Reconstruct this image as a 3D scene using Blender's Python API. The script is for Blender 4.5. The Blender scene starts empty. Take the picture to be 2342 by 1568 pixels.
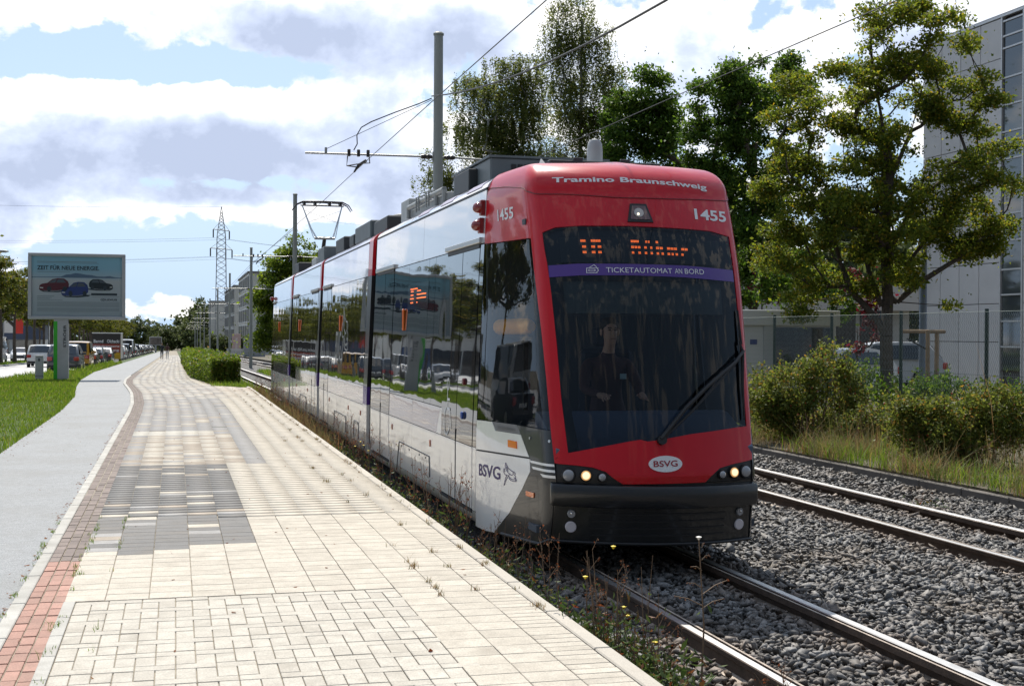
import bpy, bmesh, math, random
import numpy as np
from mathutils import Vector, Matrix
from mathutils.geometry import tessellate_polygon

SC = bpy.context.scene
COL = SC.collection
rnd = random.Random(7)
PI = math.pi

# ---------------------------------------------------------------- camera
# world: X = across the tracks (to the right), Y = along the tracks (away), Z up; footpath surface z = 0
CAM_Z = 1.76
YAW, PITCH, ROLL = math.radians(14.404), math.radians(0.378), 0.0055
FPX = 3000.0                                   # focal length in pixels of a 2341 px wide picture
cam_d = bpy.data.cameras.new('camera')
cam = bpy.data.objects.new('camera', cam_d)
COL.objects.link(cam)
SC.camera = cam
cam_d.sensor_width = 36.0
cam_d.lens = 36.0 * FPX / 2341.0
cam_d.clip_start, cam_d.clip_end = 0.1, 6000.0
fwd = Vector((math.sin(YAW) * math.cos(PITCH), math.cos(YAW) * math.cos(PITCH), -math.sin(PITCH)))
rgt = Vector((math.cos(YAW), -math.sin(YAW), 0))
upv = rgt.cross(fwd)
r2 = rgt * math.cos(ROLL) + upv * math.sin(ROLL)
u2 = upv * math.cos(ROLL) - rgt * math.sin(ROLL)
M = Matrix((r2, u2, -fwd)).transposed().to_4x4()
M.translation = Vector((0, 0, CAM_Z))
cam.matrix_world = M
SC.render.resolution_x, SC.render.resolution_y = 1024, 685

# ---------------------------------------------------------------- sun, sky, exposure
SUN_EL = math.radians(52.0)
SUN_AZ = math.radians(2.0)                    # measured from the track direction (+Y) towards +X
sun_d = bpy.data.lights.new('sun', 'SUN')
sun_d.energy = 5.0
sun_d.angle = math.radians(0.55)
sun_d.color = (1.0, 0.95, 0.86)
sun = bpy.data.objects.new('sun', sun_d)
COL.objects.link(sun)
sdir = Vector((math.sin(SUN_AZ) * math.cos(SUN_EL), math.cos(SUN_AZ) * math.cos(SUN_EL), math.sin(SUN_EL)))
sun.rotation_euler = sdir.to_track_quat('Z', 'Y').to_euler()

SC.view_settings.view_transform = 'Standard'
SC.view_settings.look = 'None'
SC.view_settings.gamma = 1.0
SC.view_settings.exposure = 0.30
SC.view_settings.use_curve_mapping = False

world = bpy.data.worlds.new('World')
SC.world = world
world.use_nodes = True
SKY_STRENGTH = 0.10


def px_dir(x, y):
    d = fwd + r2 * ((x - 1170.5) / FPX) - u2 * ((y - 784.0) / FPX)
    d.normalize()
    return math.atan2(d.x, d.y), math.asin(d.z)


def build_sky():
    nt = world.node_tree
    N, L = nt.nodes, nt.links
    N.clear()

    def new(tree, t, **kw):
        n = tree.nodes.new(t)
        for k, v in kw.items():
            setattr(n, k, v)
        return n

    def math_(tree, op, a, b=None, c=None, clamp=False):
        n = tree.nodes.new('ShaderNodeMath')
        n.operation = op
        n.use_clamp = clamp
        for i, v in enumerate((a, b, c)):
            if v is None:
                continue
            if hasattr(v, 'is_linked'):
                tree.links.new(v, n.inputs[i])
            else:
                n.inputs[i].default_value = v
        return n.outputs[0]

    # cloud density as a function of azimuth and elevation
    g = bpy.data.node_groups.new('cloud_density', 'ShaderNodeTree')
    g.interface.new_socket('Azimuth', in_out='INPUT', socket_type='NodeSocketFloat')
    g.interface.new_socket('Elevation', in_out='INPUT', socket_type='NodeSocketFloat')
    g.interface.new_socket('Density', in_out='OUTPUT', socket_type='NodeSocketFloat')
    gi = g.nodes.new('NodeGroupInput')
    go = g.nodes.new('NodeGroupOutput')
    az, el = gi.outputs[0], gi.outputs[1]
    # cloud rows get lower and wider towards the horizon
    elk = math_(g, 'MULTIPLY', math_(g, 'POWER', math_(g, 'MAXIMUM', math_(g, 'ADD', el, 0.04), 0.001), 0.75), 1.15)
    comb = g.nodes.new('ShaderNodeCombineXYZ')
    g.links.new(az, comb.inputs[0])
    g.links.new(elk, comb.inputs[1])

    def noise(scale, detail, off, rough=0.55, dist=0.0):
        mp = g.nodes.new('ShaderNodeMapping')
        mp.inputs['Location'].default_value = off
        g.links.new(comb.outputs[0], mp.inputs[0])
        n = g.nodes.new('ShaderNodeTexNoise')
        n.inputs['Scale'].default_value = scale
        n.inputs['Detail'].default_value = detail
        n.inputs['Roughness'].default_value = rough
        n.inputs['Distortion'].default_value = dist
        g.links.new(mp.outputs[0], n.inputs['Vector'])
        return n.outputs['Fac']

    big = noise(3.1, 3.0, (1.7, 0.4, 0.3))
    mid = noise(13.0, 4.0, (4.1, 2.2, 0.0), 0.58, 0.25)
    fine = noise(34.0, 5.0, (0.3, 7.7, 0.0), 0.62, 0.2)
    dens = math_(g, 'ADD', math_(g, 'MULTIPLY', math_(g, 'SUBTRACT', big, 0.5), 0.55),
                 math_(g, 'ADD', math_(g, 'MULTIPLY', math_(g, 'SUBTRACT', mid, 0.5), 1.95),
                       math_(g, 'MULTIPLY', math_(g, 'SUBTRACT', fine, 0.5), 1.05)))
    # the cloud banks of that afternoon: centre and half-size in pixels of the photograph, weight
    banks = [(790, 30, 310, 78, .95), (1000, 30, 160, 50, .30), (560, 20, 120, 50, .25), (110, 200, 130, 40, .28), (330, 205, 150, 40, .26), (560, 225, 110, 40, .2), (520, 250, 170, 45, .22),
             (250, 325, 350, 85, .80), (600, 320, 190, 80, .50), (30, 340, 120, 70, .2),
             (30, 25, 100, 50, .36), (300, 25, 120, 36, .30), (330, 95, 60, 26, .20), (90, 480, 130, 50, .40), (330, 450, 110, 30, .30), (50, 540, 120, 34, .30),
             (640, 480, 110, 36, .36), (700, 520, 60, 26, .2), (920, 200, 150, 80, .34), (860, 345, 140, 60, .55), (900, 470, 150, 60, .36), (560, 500, 90, 40, .25), (1150, 110, 160, 80, .34), (1480, 60, 330, 90, .32), (1330, 300, 150, 80, .22), (1650, 190, 260, 90, .32),
             (2100, 40, 200, 60, .42), (280, 700, 420, 22, .26), (900, 640, 500, 40, .2), (620, 590, 120, 22, .18),
             (540, 165, 190, 30, -.50), (160, 140, 180, 24, -.50), (160, 100, 50, 40, -.25), (1330, 200, 60, 60, -.2), (430, 575, 330, 46, -.45), (460, 418, 170, 18, -.40), (640, 410, 120, 24, -.30), (1210, 30, 50, 50, -.25), (480, 650, 220, 30, -.30), (760, 160, 60, 50, -.2), (1060, 150, 40, 40, -.15)]
    acc = dens
    for x, y, rx, ry, w in banks:
        a0, e0 = px_dir(x, y)
        da = math_(g, 'MULTIPLY', math_(g, 'SUBTRACT', az, a0), FPX / rx)
        de = math_(g, 'MULTIPLY', math_(g, 'SUBTRACT', el, e0), FPX / ry)
        rr = math_(g, 'ADD', math_(g, 'MULTIPLY', da, da), math_(g, 'MULTIPLY', de, de))
        ga = math_(g, 'EXPONENT', math_(g, 'MULTIPLY', rr, -0.7))
        acc = math_(g, 'ADD', acc, math_(g, 'MULTIPLY', ga, w))
    g.links.new(acc, go.inputs[0])

    tc = N.new('ShaderNodeTexCoord')
    sep = N.new('ShaderNodeSeparateXYZ')
    nrm = N.new('ShaderNodeVectorMath')
    nrm.operation = 'NORMALIZE'
    L.new(tc.outputs['Generated'], nrm.inputs[0])
    L.new(nrm.outputs[0], sep.inputs[0])
    az = math_(nt, 'ARCTAN2', sep.outputs[0], sep.outputs[1])
    el = math_(nt, 'ARCSINE', sep.outputs[2])

    def density(e):
        n = N.new('ShaderNodeGroup')
        n.node_tree = g
        L.new(az, n.inputs[0])
        L.new(e, n.inputs[1])
        return n.outputs[0]

    d0 = density(el)
    d1 = density(math_(nt, 'ADD', el, 0.022))
    # cover: how much of the blue the cloud hides
    cover = N.new('ShaderNodeMapRange')
    cover.interpolation_type = 'SMOOTHSTEP'
    cover.inputs['From Min'].default_value = 0.05
    cover.inputs['From Max'].default_value = 0.25
    L.new(d0, cover.inputs['Value'])
    # self-shading: cloud above the sample keeps the sun off it
    shade = N.new('ShaderNodeMapRange')
    shade.interpolation_type = 'LINEAR'
    shade.inputs['From Min'].default_value = 0.10
    shade.inputs['From Max'].default_value = 1.0
    L.new(math_(nt, 'ADD', math_(nt, 'MULTIPLY', d0, 0.35), math_(nt, 'MULTIPLY', d1, 0.75)), shade.inputs['Value'])
    k = 1.0 / SKY_STRENGTH
    cc = N.new('ShaderNodeValToRGB')
    e = cc.color_ramp.elements
    e[0].position, e[0].color = 0.10, (1.0, .985, .97, 1)
    e[1].position, e[1].color = 1.0, (.42, .485, .64, 1)
    e2 = e.new(.30)
    e2.color = (.84, .88, .965, 1)
    e3 = e.new(.58)
    e3.color = (.60, .675, .85, 1)
    L.new(shade.outputs[0], cc.inputs[0])
    ccs = N.new('ShaderNodeVectorMath')
    ccs.operation = 'SCALE'
    ccs.inputs['Scale'].default_value = 1.1 * k
    L.new(cc.outputs[0], ccs.inputs[0])
    sky = N.new('ShaderNodeTexSky')
    sky.sky_type = 'NISHITA'
    sky.sun_disc = False
    sky.sun_elevation = SUN_EL
    sky.sun_rotation = SUN_AZ
    sky.air_density, sky.dust_density, sky.ozone_density = 1.0, 1.2, 1.5
    blue = N.new('ShaderNodeMix')
    blue.data_type = 'RGBA'
    blue.blend_type = 'MIX'
    veil = N.new('ShaderNodeMapRange')              # thin high veil over the blue, thicker towards the horizon
    veil.inputs['From Min'].default_value, veil.inputs['From Max'].default_value = 0.0, 0.16
    veil.inputs['To Min'].default_value, veil.inputs['To Max'].default_value = 0.92, 0.45
    L.new(el, veil.inputs['Value'])
    L.new(veil.outputs[0], blue.inputs[0])
    L.new(sky.outputs[0], blue.inputs[6])
    blue.inputs[7].default_value = (0.47 * k, 0.66 * k, 0.93 * k, 1)
    mix = N.new('ShaderNodeMix')
    mix.data_type = 'RGBA'
    L.new(cover.outputs[0], mix.inputs[0])
    L.new(blue.outputs[2], mix.inputs[6])
    L.new(ccs.outputs[0], mix.inputs[7])
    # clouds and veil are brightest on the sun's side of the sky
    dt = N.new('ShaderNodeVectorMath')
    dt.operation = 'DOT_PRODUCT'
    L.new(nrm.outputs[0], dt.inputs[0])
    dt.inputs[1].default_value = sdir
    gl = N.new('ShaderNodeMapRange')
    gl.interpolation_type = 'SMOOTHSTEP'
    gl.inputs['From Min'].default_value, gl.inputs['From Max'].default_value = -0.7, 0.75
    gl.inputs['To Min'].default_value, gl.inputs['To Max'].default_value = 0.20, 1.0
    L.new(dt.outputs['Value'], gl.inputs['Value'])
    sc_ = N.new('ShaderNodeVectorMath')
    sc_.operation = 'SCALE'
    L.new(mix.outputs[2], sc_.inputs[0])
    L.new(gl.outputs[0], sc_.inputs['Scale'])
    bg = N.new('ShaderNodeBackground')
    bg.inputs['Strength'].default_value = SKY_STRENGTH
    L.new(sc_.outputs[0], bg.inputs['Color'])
    out = N.new('ShaderNodeOutputWorld')
    L.new(bg.outputs[0], out.inputs['Surface'])
    world.cycles.sampling_method = 'MANUAL'
    world.cycles.sample_map_resolution = 512


build_sky()
SC.cycles.use_adaptive_sampling = True
SC.cycles.max_bounces = 8
SC.cycles.transparent_max_bounces = 12
SC.cycles.use_denoising = True


# ---------------------------------------------------------------- helpers
def G(v):
    """ground falls gently away beyond the tram"""
    return 0.0 if v < 42 else -0.0105 * (v - 42)


def gpx(x, y, off=0.0):
    """point of the ground (lowered by off) seen at a pixel of the photograph"""
    d = fwd + r2 * ((x - 1170.5) / FPX) - u2 * ((y - 784.0) / FPX)
    v = 30.0
    for _ in range(80):
        t = (G(v) + off - CAM_Z) / d.z
        v = 0.5 * v + 0.5 * d.y * t
    return d.x * v / d.y, v


def upx(x, u):
    """distance v at which the line X = u is seen at picture column x"""
    for_y = 764.0
    d = fwd + r2 * ((x - 1170.5) / FPX) - u2 * ((for_y - 784.0) / FPX)
    return d.y * u / d.x


def zpx(x, y, v):
    d = fwd + r2 * ((x - 1170.5) / FPX) - u2 * ((y - 784.0) / FPX)
    return CAM_Z + d.z * v / d.y


class MB:
    """collects shapes into one mesh"""

    def __init__(self):
        self.v, self.f, self.m = [], [], []

    def add(self, vs, fs, mi=0):
        o = len(self.v)
        self.v.extend([tuple(p) for p in vs])
        self.f.extend([tuple(i + o for i in f) for f in fs])
        self.m.extend([mi] * len(fs))

    def box(self, x0, x1, y0, y1, z0, z1, mi=0, bev=0.0):
        if bev > 0:
            b = bev
            vs, fs = [], []
            pts = [(x0 + b, y0 + b), (x1 - b, y0 + b), (x1 - b, y1 - b), (x0 + b, y1 - b)]
            out = [(x0, y0 + b), (x0 + b, y0), (x1 - b, y0), (x1, y0 + b), (x1, y1 - b), (x1 - b, y1), (x0 + b, y1), (x0, y1 - b)]
            n = 8
            ins = [(x0 + b, y0 + b), (x0 + b, y0 + b), (x1 - b, y0 + b), (x1 - b, y0 + b), (x1 - b, y1 - b), (x1 - b, y1 - b), (x0 + b, y1 - b), (x0 + b, y1 - b)]
            vs = [(p[0], p[1], z0 + b) for p in out] + [(p[0], p[1], z1 - b) for p in out] + [(p[0], p[1], z0) for p in pts] + [(p[0], p[1], z1) for p in pts]
            for i in range(8):
                j = (i + 1) % 8
                fs.append((i, j, 8 + j, 8 + i))
            inner = [0, 0, 1, 1, 2, 2, 3, 3]
            for i in range(8):
                j = (i + 1) % 8
                a, c = inner[i], inner[j]
                if a == c:
                    fs.append((8 + i, 8 + j, 20 + a))
                    fs.append((j, i, 16 + a))
                else:
                    fs.append((8 + i, 8 + j, 20 + c, 20 + a))
                    fs.append((j, i, 16 + a, 16 + c))
            fs.append((20, 21, 22, 23))
            fs.append((19, 18, 17, 16))
            self.add(vs, fs, mi)
            return self
        vs = [(x0, y0, z0), (x1, y0, z0), (x1, y1, z0), (x0, y1, z0), (x0, y0, z1), (x1, y0, z1), (x1, y1, z1), (x0, y1, z1)]
        self.add(vs, [(3, 2, 1, 0), (4, 5, 6, 7), (0, 1, 5, 4), (1, 2, 6, 5), (2, 3, 7, 6), (3, 0, 4, 7)], mi)
        return self

    def tube(self, pts, r, n=8, mi=0, caps=True):
        """tapered tube along points; r a number or one per point"""
        pts = [Vector(p) for p in pts]
        rs = r if isinstance(r, (list, tuple)) else [r] * len(pts)
        vs, fs = [], []
        ref = None
        for i, p in enumerate(pts):
            a = pts[max(i - 1, 0)]
            b = pts[min(i + 1, len(pts) - 1)]
            t = (b - a)
            if t.length < 1e-9:
                t = Vector((0, 0, 1))
            t.normalize()
            if ref is None:
                ref = Vector((1, 0, 0)) if abs(t.x) < 0.8 else Vector((0, 1, 0))
            e1 = (ref - t * ref.dot(t)).normalized()
            e2 = t.cross(e1)
            ref = e1
            for k in range(n):
                an = 2 * PI * k / n
                vs.append(p + (e1 * math.cos(an) + e2 * math.sin(an)) * rs[i])
        for i in range(len(pts) - 1):
            for k in range(n):
                k2 = (k + 1) % n
                fs.append((i * n + k, i * n + k2, (i + 1) * n + k2, (i + 1) * n + k))
        if caps:
            fs.append(tuple(range(n - 1, -1, -1)))
            fs.append(tuple((len(pts) - 1) * n + k for k in range(n)))
        self.add(vs, fs, mi)
        return self

    def cyl(self, c, axis, r, h, n=16, mi=0, r2_=None):
        c, ax = Vector(c), Vector(axis).normalized()
        return self.tube([c, c + ax * h], [r, r if r2_ is None else r2_], n, mi)

    def lathe(self, c, prof, n=16, mi=0):
        vs, fs = [], []
        for (r, z) in prof:
            for k in range(n):
                an = 2 * PI * k / n
                vs.append((c[0] + r * math.cos(an), c[1] + r * math.sin(an), c[2] + z))
        for i in range(len(prof) - 1):
            for k in range(n):
                k2 = (k + 1) % n
                fs.append((i * n + k, i * n + k2, (i + 1) * n + k2, (i + 1) * n + k))
        fs.append(tuple(range(n - 1, -1, -1)))
        fs.append(tuple((len(prof) - 1) * n + k for k in range(n)))
        self.add(vs, fs, mi)
        return self

    def ball(self, c, r, n=10, m=7, mi=0):
        rx, ry, rz = r if isinstance(r, (tuple, list)) else (r, r, r)
        vs, fs = [(c[0], c[1], c[2] - rz)], []
        for i in range(1, m):
            ph = -PI / 2 + PI * i / m
            for k in range(n):
                an = 2 * PI * k / n
                vs.append((c[0] + rx * math.cos(ph) * math.cos(an), c[1] + ry * math.cos(ph) * math.sin(an), c[2] + rz * math.sin(ph)))
        vs.append((c[0], c[1], c[2] + rz))
        top = len(vs) - 1
        for k in range(n):
            k2 = (k + 1) % n
            fs.append((0, 1 + k2, 1 + k))
            for i in range(m - 2):
                a = 1 + i * n
                fs.append((a + k, a + k2, a + n + k2, a + n + k))
            fs.append((1 + (m - 2) * n + k, 1 + (m - 2) * n + k2, top))
        self.add(vs, fs, mi)
        return self

    def prism(self, poly, axis, a, b, mi=0):
        """polygon in the plane across `axis` ('x': (y,z), 'y': (x,z), 'z': (x,y)) pushed from a to b"""
        def P(p, t):
            return (t, p[0], p[1]) if axis == 'x' else (p[0], t, p[1]) if axis == 'y' else (p[0], p[1], t)
        n = len(poly)
        vs = [P(p, a) for p in poly] + [P(p, b) for p in poly]
        fs = [tuple(range(n - 1, -1, -1)), tuple(range(n, 2 * n))] + [(i, (i + 1) % n, n + (i + 1) % n, n + i) for i in range(n)]
        self.add(vs, fs, mi)
        return self

    def mesh(self, name, mats, smooth=False, fix=True):
        me = bpy.data.meshes.new(name)
        me.from_pydata(self.v, [], self.f)
        for m in (mats if isinstance(mats, (list, tuple)) else [mats]):
            me.materials.append(m)
        if any(self.m):
            me.polygons.foreach_set('material_index', self.m)
        if fix:
            bm = bmesh.new()
            bm.from_mesh(me)
            bmesh.ops.recalc_face_normals(bm, faces=bm.faces)
            bm.to_mesh(me)
            bm.free()
        if smooth:
            me.polygons.foreach_set('use_smooth', [True] * len(me.polygons))
            me.set_sharp_from_angle(angle=math.radians(38))
        me.update()
        return me

    def build(self, name, mats, parent=None, smooth=False, fix=True, loc=None):
        return link(name, self.mesh(name, mats, smooth, fix), parent, loc)


def link(name, me, parent=None, loc=None):
    o = bpy.data.objects.new(name, me)
    COL.objects.link(o)
    if parent is not None:
        o.parent = parent
    if loc is not None:
        o.location = loc
    return o


def tag(o, label=None, cat=None, group=None, kind=None):
    if label:
        o['label'] = label
    if cat:
        o['category'] = cat
    if group:
        o['group'] = group
    if kind:
        o['kind'] = kind
    return o


def thing(name, label, cat, loc=(0, 0, 0), rz=0.0, group=None):
    o = bpy.data.objects.new(name, None)
    COL.objects.link(o)
    o.empty_display_size = 0.2
    o.location = loc
    o.rotation_euler = (0, 0, rz)
    return tag(o, label, cat, group)


def structure(name, loc=(0, 0, 0)):
    o = bpy.data.objects.new(name, None)
    COL.objects.link(o)
    o.location = loc
    o['kind'] = 'structure'
    return o


def copy_tree(root, loc=None, rz=None, label=None, group=None, scale=None):
    kids = {}
    for o in list(SC.objects):
        if o.parent is not None:
            kids.setdefault(o.parent.name, []).append(o)

    def rec(o, parent):
        c = o.copy()
        COL.objects.link(c)
        if parent is not None:
            c.parent = parent
        for ch in kids.get(o.name, []):
            rec(ch, c)
        return c
    c = rec(root, None)
    if loc is not None:
        c.location = loc
    if rz is not None:
        c.rotation_euler = (0, 0, rz)
    if label:
        c['label'] = label
    if group:
        c['group'] = group
    if scale:
        c.scale = (scale,) * 3 if not isinstance(scale, (tuple, list)) else scale
    return c


def np_mesh(name, V, F, mats, mi=None, smooth=False):
    """V (n,3) float, F (m,k) int"""
    me = bpy.data.meshes.new(name)
    V = np.ascontiguousarray(V, dtype=np.float32)
    F = np.ascontiguousarray(F, dtype=np.int32)
    m, k = F.shape
    me.vertices.add(len(V))
    me.vertices.foreach_set('co', V.ravel())
    me.loops.add(m * k)
    me.loops.foreach_set('vertex_index', F.ravel())
    me.polygons.add(m)
    me.polygons.foreach_set('loop_start', np.arange(0, m * k, k, dtype=np.int32))
    me.polygons.foreach_set('loop_total', np.full(m, k, dtype=np.int32))
    for a in (mats if isinstance(mats, (list, tuple)) else [mats]):
        me.materials.append(a)
    if mi is not None:
        me.polygons.foreach_set('material_index', np.asarray(mi, dtype=np.int32))
    if smooth:
        me.polygons.foreach_set('use_smooth', np.ones(m, dtype=bool))
    me.update(calc_edges=True)
    return me


# ---------------------------------------------------------------- materials
def srgb(r, g, b):
    f = lambda c: (c / 255 / 12.92) if c / 255 <= 0.04045 else ((c / 255 + 0.055) / 1.055) ** 2.4
    return (f(r), f(g), f(b), 1)


def mat(name, col, rough=0.6, metal=0.0, spec=0.5, coat=0.0, var=0.0, var_scale=4.0, grain=0.0, grain_scale=150.0, bump=0.0, bump_scale=60.0,
        bump_dist=0.01, rand=0.0, island=False, wave=0.0, wave_scale=1.2, dirt=None, dirt_amt=0.0, dirt_scale=1.3, emit=None, emit_s=0.0, coord='Object', rvar=0.0):
    """one procedural surface: base colour with broad variation (var), fine grain, per-object or per-piece variation (rand), bump, waviness"""
    m = bpy.data.materials.new(name)
    m.use_nodes = True
    nt = m.node_tree
    N, L = nt.nodes, nt.links
    b = N['Principled BSDF']
    c = col if len(col) == 4 else (*col, 1)
    b.inputs['Base Color'].default_value = c
    b.inputs['Roughness'].default_value = rough
    b.inputs['Metallic'].default_value = metal
    b.inputs['Specular IOR Level'].default_value = spec
    b.inputs['Coat Weight'].default_value = coat
    b.inputs['Coat Roughness'].default_value = 0.03
    if emit is not None:
        b.inputs['Emission Color'].default_value = (*emit[:3], 1)
        b.inputs['Emission Strength'].default_value = emit_s
    vec = None
    if var or grain or bump or wave or dirt_amt or rvar:
        tc = N.new('ShaderNodeTexCoord')
        vec = tc.outputs[coord]
        if coord == 'Object' and rand and not island:
            # alike pieces share mesh data: shift the pattern per piece
            oi0 = N.new('ShaderNodeObjectInfo')
            ad = N.new('ShaderNodeVectorMath')
            ad.operation = 'ADD'
            sc0 = N.new('ShaderNodeMath')
            sc0.operation = 'MULTIPLY'
            sc0.inputs[1].default_value = 37.0
            L.new(oi0.outputs['Random'], sc0.inputs[0])
            L.new(vec, ad.inputs[0])
            L.new(sc0.outputs[0], ad.inputs[1])
            vec = ad.outputs[0]
    cur = None

    def noise(scale, detail=3.0, rough_=0.55):
        n = N.new('ShaderNodeTexNoise')
        n.inputs['Scale'].default_value = scale
        n.inputs['Detail'].default_value = detail
        n.inputs['Roughness'].default_value = rough_
        L.new(vec, n.inputs['Vector'])
        return n.outputs['Fac']

    def mr(s, a, b_, lo=0.3, hi=0.7):
        n = N.new('ShaderNodeMapRange')
        n.inputs['From Min'].default_value = lo
        n.inputs['From Max'].default_value = hi
        n.inputs['To Min'].default_value = a
        n.inputs['To Max'].default_value = b_
        L.new(s, n.inputs['Value'])
        return n.outputs[0]

    def mul(a, b_):
        n = N.new('ShaderNodeMath')
        n.operation = 'MULTIPLY'
        L.new(a, n.inputs[0])
        L.new(b_, n.inputs[1])
        return n.outputs[0]
    fac = None
    if var:
        fac = mr(noise(var_scale), 1 - var, 1 + var)
    if grain:
        g2 = mr(noise(grain_scale, 2.0), 1 - grain, 1 + grain)
        fac = g2 if fac is None else mul(fac, g2)
    if rand:
        if island:
            src = N.new('ShaderNodeNewGeometry').outputs['Random Per Island']
        else:
            src = N.new('ShaderNodeObjectInfo').outputs['Random']
        g3 = mr(src, 1 - rand, 1 + rand, 0, 1)
        fac = g3 if fac is None else mul(fac, g3)
    if fac is not None:
        mx = N.new('ShaderNodeVectorMath')
        mx.operation = 'SCALE'
        mx.inputs[0].default_value = c[:3]
        L.new(fac, mx.inputs['Scale'])
        cur = mx.outputs[0]
    if dirt_amt:
        dm = N.new('ShaderNodeMix')
        dm.data_type = 'RGBA'
        L.new(mr(noise(dirt_scale, 5.0, 0.65), 0.0, dirt_amt, 0.45, 0.75), dm.inputs[0])
        if cur is not None:
            L.new(cur, dm.inputs[6])
        else:
            dm.inputs[6].default_value = c
        dm.inputs[7].default_value = dirt if len(dirt) == 4 else (*dirt, 1)
        cur = dm.outputs[2]
    if cur is not None:
        L.new(cur, b.inputs['Base Color'])
    if rvar:
        L.new(mr(noise(3.0, 4.0), max(0.0, rough - rvar), min(1.0, rough + rvar)), b.inputs['Roughness'])
    if bump or wave:
        bp = N.new('ShaderNodeBump')
        if bump:
            bp.inputs['Strength'].default_value = bump
            bp.inputs['Distance'].default_value = bump_dist
            L.new(noise(bump_scale, 4.0), bp.inputs['Height'])
        else:
            bp.inputs['Strength'].default_value = 1.0
            bp.inputs['Distance'].default_value = wave
            L.new(noise(wave_scale, 1.0), bp.inputs['Height'])
        L.new(bp.outputs[0], b.inputs['Normal'])
        if wave and coat:
            L.new(bp.outputs[0], b.inputs['Coat Normal'])
    return m


def leaf_mat(name, c1, c2, c3=None, trans=0.45, f3=0.15, rough=0.55):
    """leaves: per-leaf colour between c1 and c2, a share f3 of c3, light coming through"""
    m = bpy.data.materials.new(name)
    m.use_nodes = True
    nt = m.node_tree
    N, L = nt.nodes, nt.links
    b = N['Principled BSDF']
    geo = N.new('ShaderNodeNewGeometry')
    rp = N.new('ShaderNodeValToRGB')
    e = rp.color_ramp.elements
    e[0].position, e[0].color = 0.0, (*c1, 1)
    e[1].position, e[1].color = 1 - f3, (*c2, 1)
    if c3:
        e3 = e.new(1.0)
        e3.color = (*c3, 1)
    L.new(geo.outputs['Random Per Island'], rp.inputs[0])
    L.new(rp.outputs[0], b.inputs['Base Color'])
    b.inputs['Roughness'].default_value = rough
    b.inputs['Specular IOR Level'].default_value = 0.18
    tr = N.new('ShaderNodeBsdfTranslucent')
    hs = N.new('ShaderNodeHueSaturation')
    hs.inputs['Value'].default_value = 1.5
    hs.inputs['Saturation'].default_value = 1.1
    hs.inputs['Hue'].default_value = 0.485
    L.new(rp.outputs[0], hs.inputs['Color'])
    L.new(hs.outputs[0], tr.inputs['Color'])
    mx = N.new('ShaderNodeMixShader')
    mx.inputs[0].default_value = trans
    L.new(b.outputs[0], mx.inputs[1])
    L.new(tr.outputs[0], mx.inputs[2])
    L.new(mx.outputs[0], N['Material Output'].inputs['Surface'])
    return m


def glass_mat(name, tint, refl_ior=1.5, rough=0.0, wave=0.0):
    """thin tinted window glass: Fresnel reflection over tinted see-through"""
    m = bpy.data.materials.new(name)
    m.use_nodes = True
    nt = m.node_tree
    N, L = nt.nodes, nt.links
    N.remove(N['Principled BSDF'])
    fr = N.new('ShaderNodeFresnel')
    fr.inputs[0].default_value = refl_ior
    tr = N.new('ShaderNodeBsdfTransparent')
    tr.inputs[0].default_value = (*tint, 1)
    gl = N.new('ShaderNodeBsdfGlossy')
    gl.inputs['Roughness'].default_value = rough
    mx = N.new('ShaderNodeMixShader')
    L.new(fr.outputs[0], mx.inputs[0])
    L.new(tr.outputs[0], mx.inputs[1])
    L.new(gl.outputs[0], mx.inputs[2])
    L.new(mx.outputs[0], N['Material Output'].inputs['Surface'])
    if wave:
        tc = N.new('ShaderNodeTexCoord')
        n = N.new('ShaderNodeTexNoise')
        n.inputs['Scale'].default_value = 1.1
        n.inputs['Detail'].default_value = 1.0
        L.new(tc.outputs['Object'], n.inputs['Vector'])
        bp = N.new('ShaderNodeBump')
        bp.inputs['Distance'].default_value = wave
        L.new(n.outputs['Fac'], bp.inputs['Height'])
        L.new(bp.outputs[0], gl.inputs['Normal'])
        L.new(bp.outputs[0], fr.inputs['Normal'])
    return m


# ---------------------------------------------------------------- lettering
_text_cache = {}


def text_tris(body, bold=0.0):
    """flat letters: vertices scaled so that the text's box is 0..1 x 0..1, faces, aspect"""
    key = (body, bold)
    if key in _text_cache:
        return _text_cache[key]
    cu = bpy.data.curves.new('lettering', 'FONT')
    cu.body = body
    cu.offset = bold
    cu.resolution_u = 3
    o = bpy.data.objects.new('lettering', cu)
    COL.objects.link(o)
    dg = bpy.context.evaluated_depsgraph_get()
    dg.update()
    me = o.evaluated_get(dg).to_mesh()
    vs = [(v.co.x, v.co.y) for v in me.vertices]
    fs = [tuple(p.vertices) for p in me.polygons]
    o.evaluated_get(dg).to_mesh_clear()
    bpy.data.objects.remove(o)
    bpy.data.curves.remove(cu)
    x0, x1 = min(v[0] for v in vs), max(v[0] for v in vs)
    y0, y1 = min(v[1] for v in vs), max(v[1] for v in vs)
    vs = [((x - x0) / (x1 - x0), (y - y0) / (y1 - y0)) for x, y in vs]
    _text_cache[key] = (vs, fs, (x1 - x0) / (y1 - y0))
    return _text_cache[key]


def letters(mb, body, fmap, bold=0.0, mi=0, flip=False):
    """letters laid through fmap(a, b) with a, b in 0..1"""
    vs, fs, _ = text_tris(body, bold)
    mb.add([fmap(a, b) for a, b in vs], [tuple(reversed(f)) if flip else f for f in fs], mi)
    return mb


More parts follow.
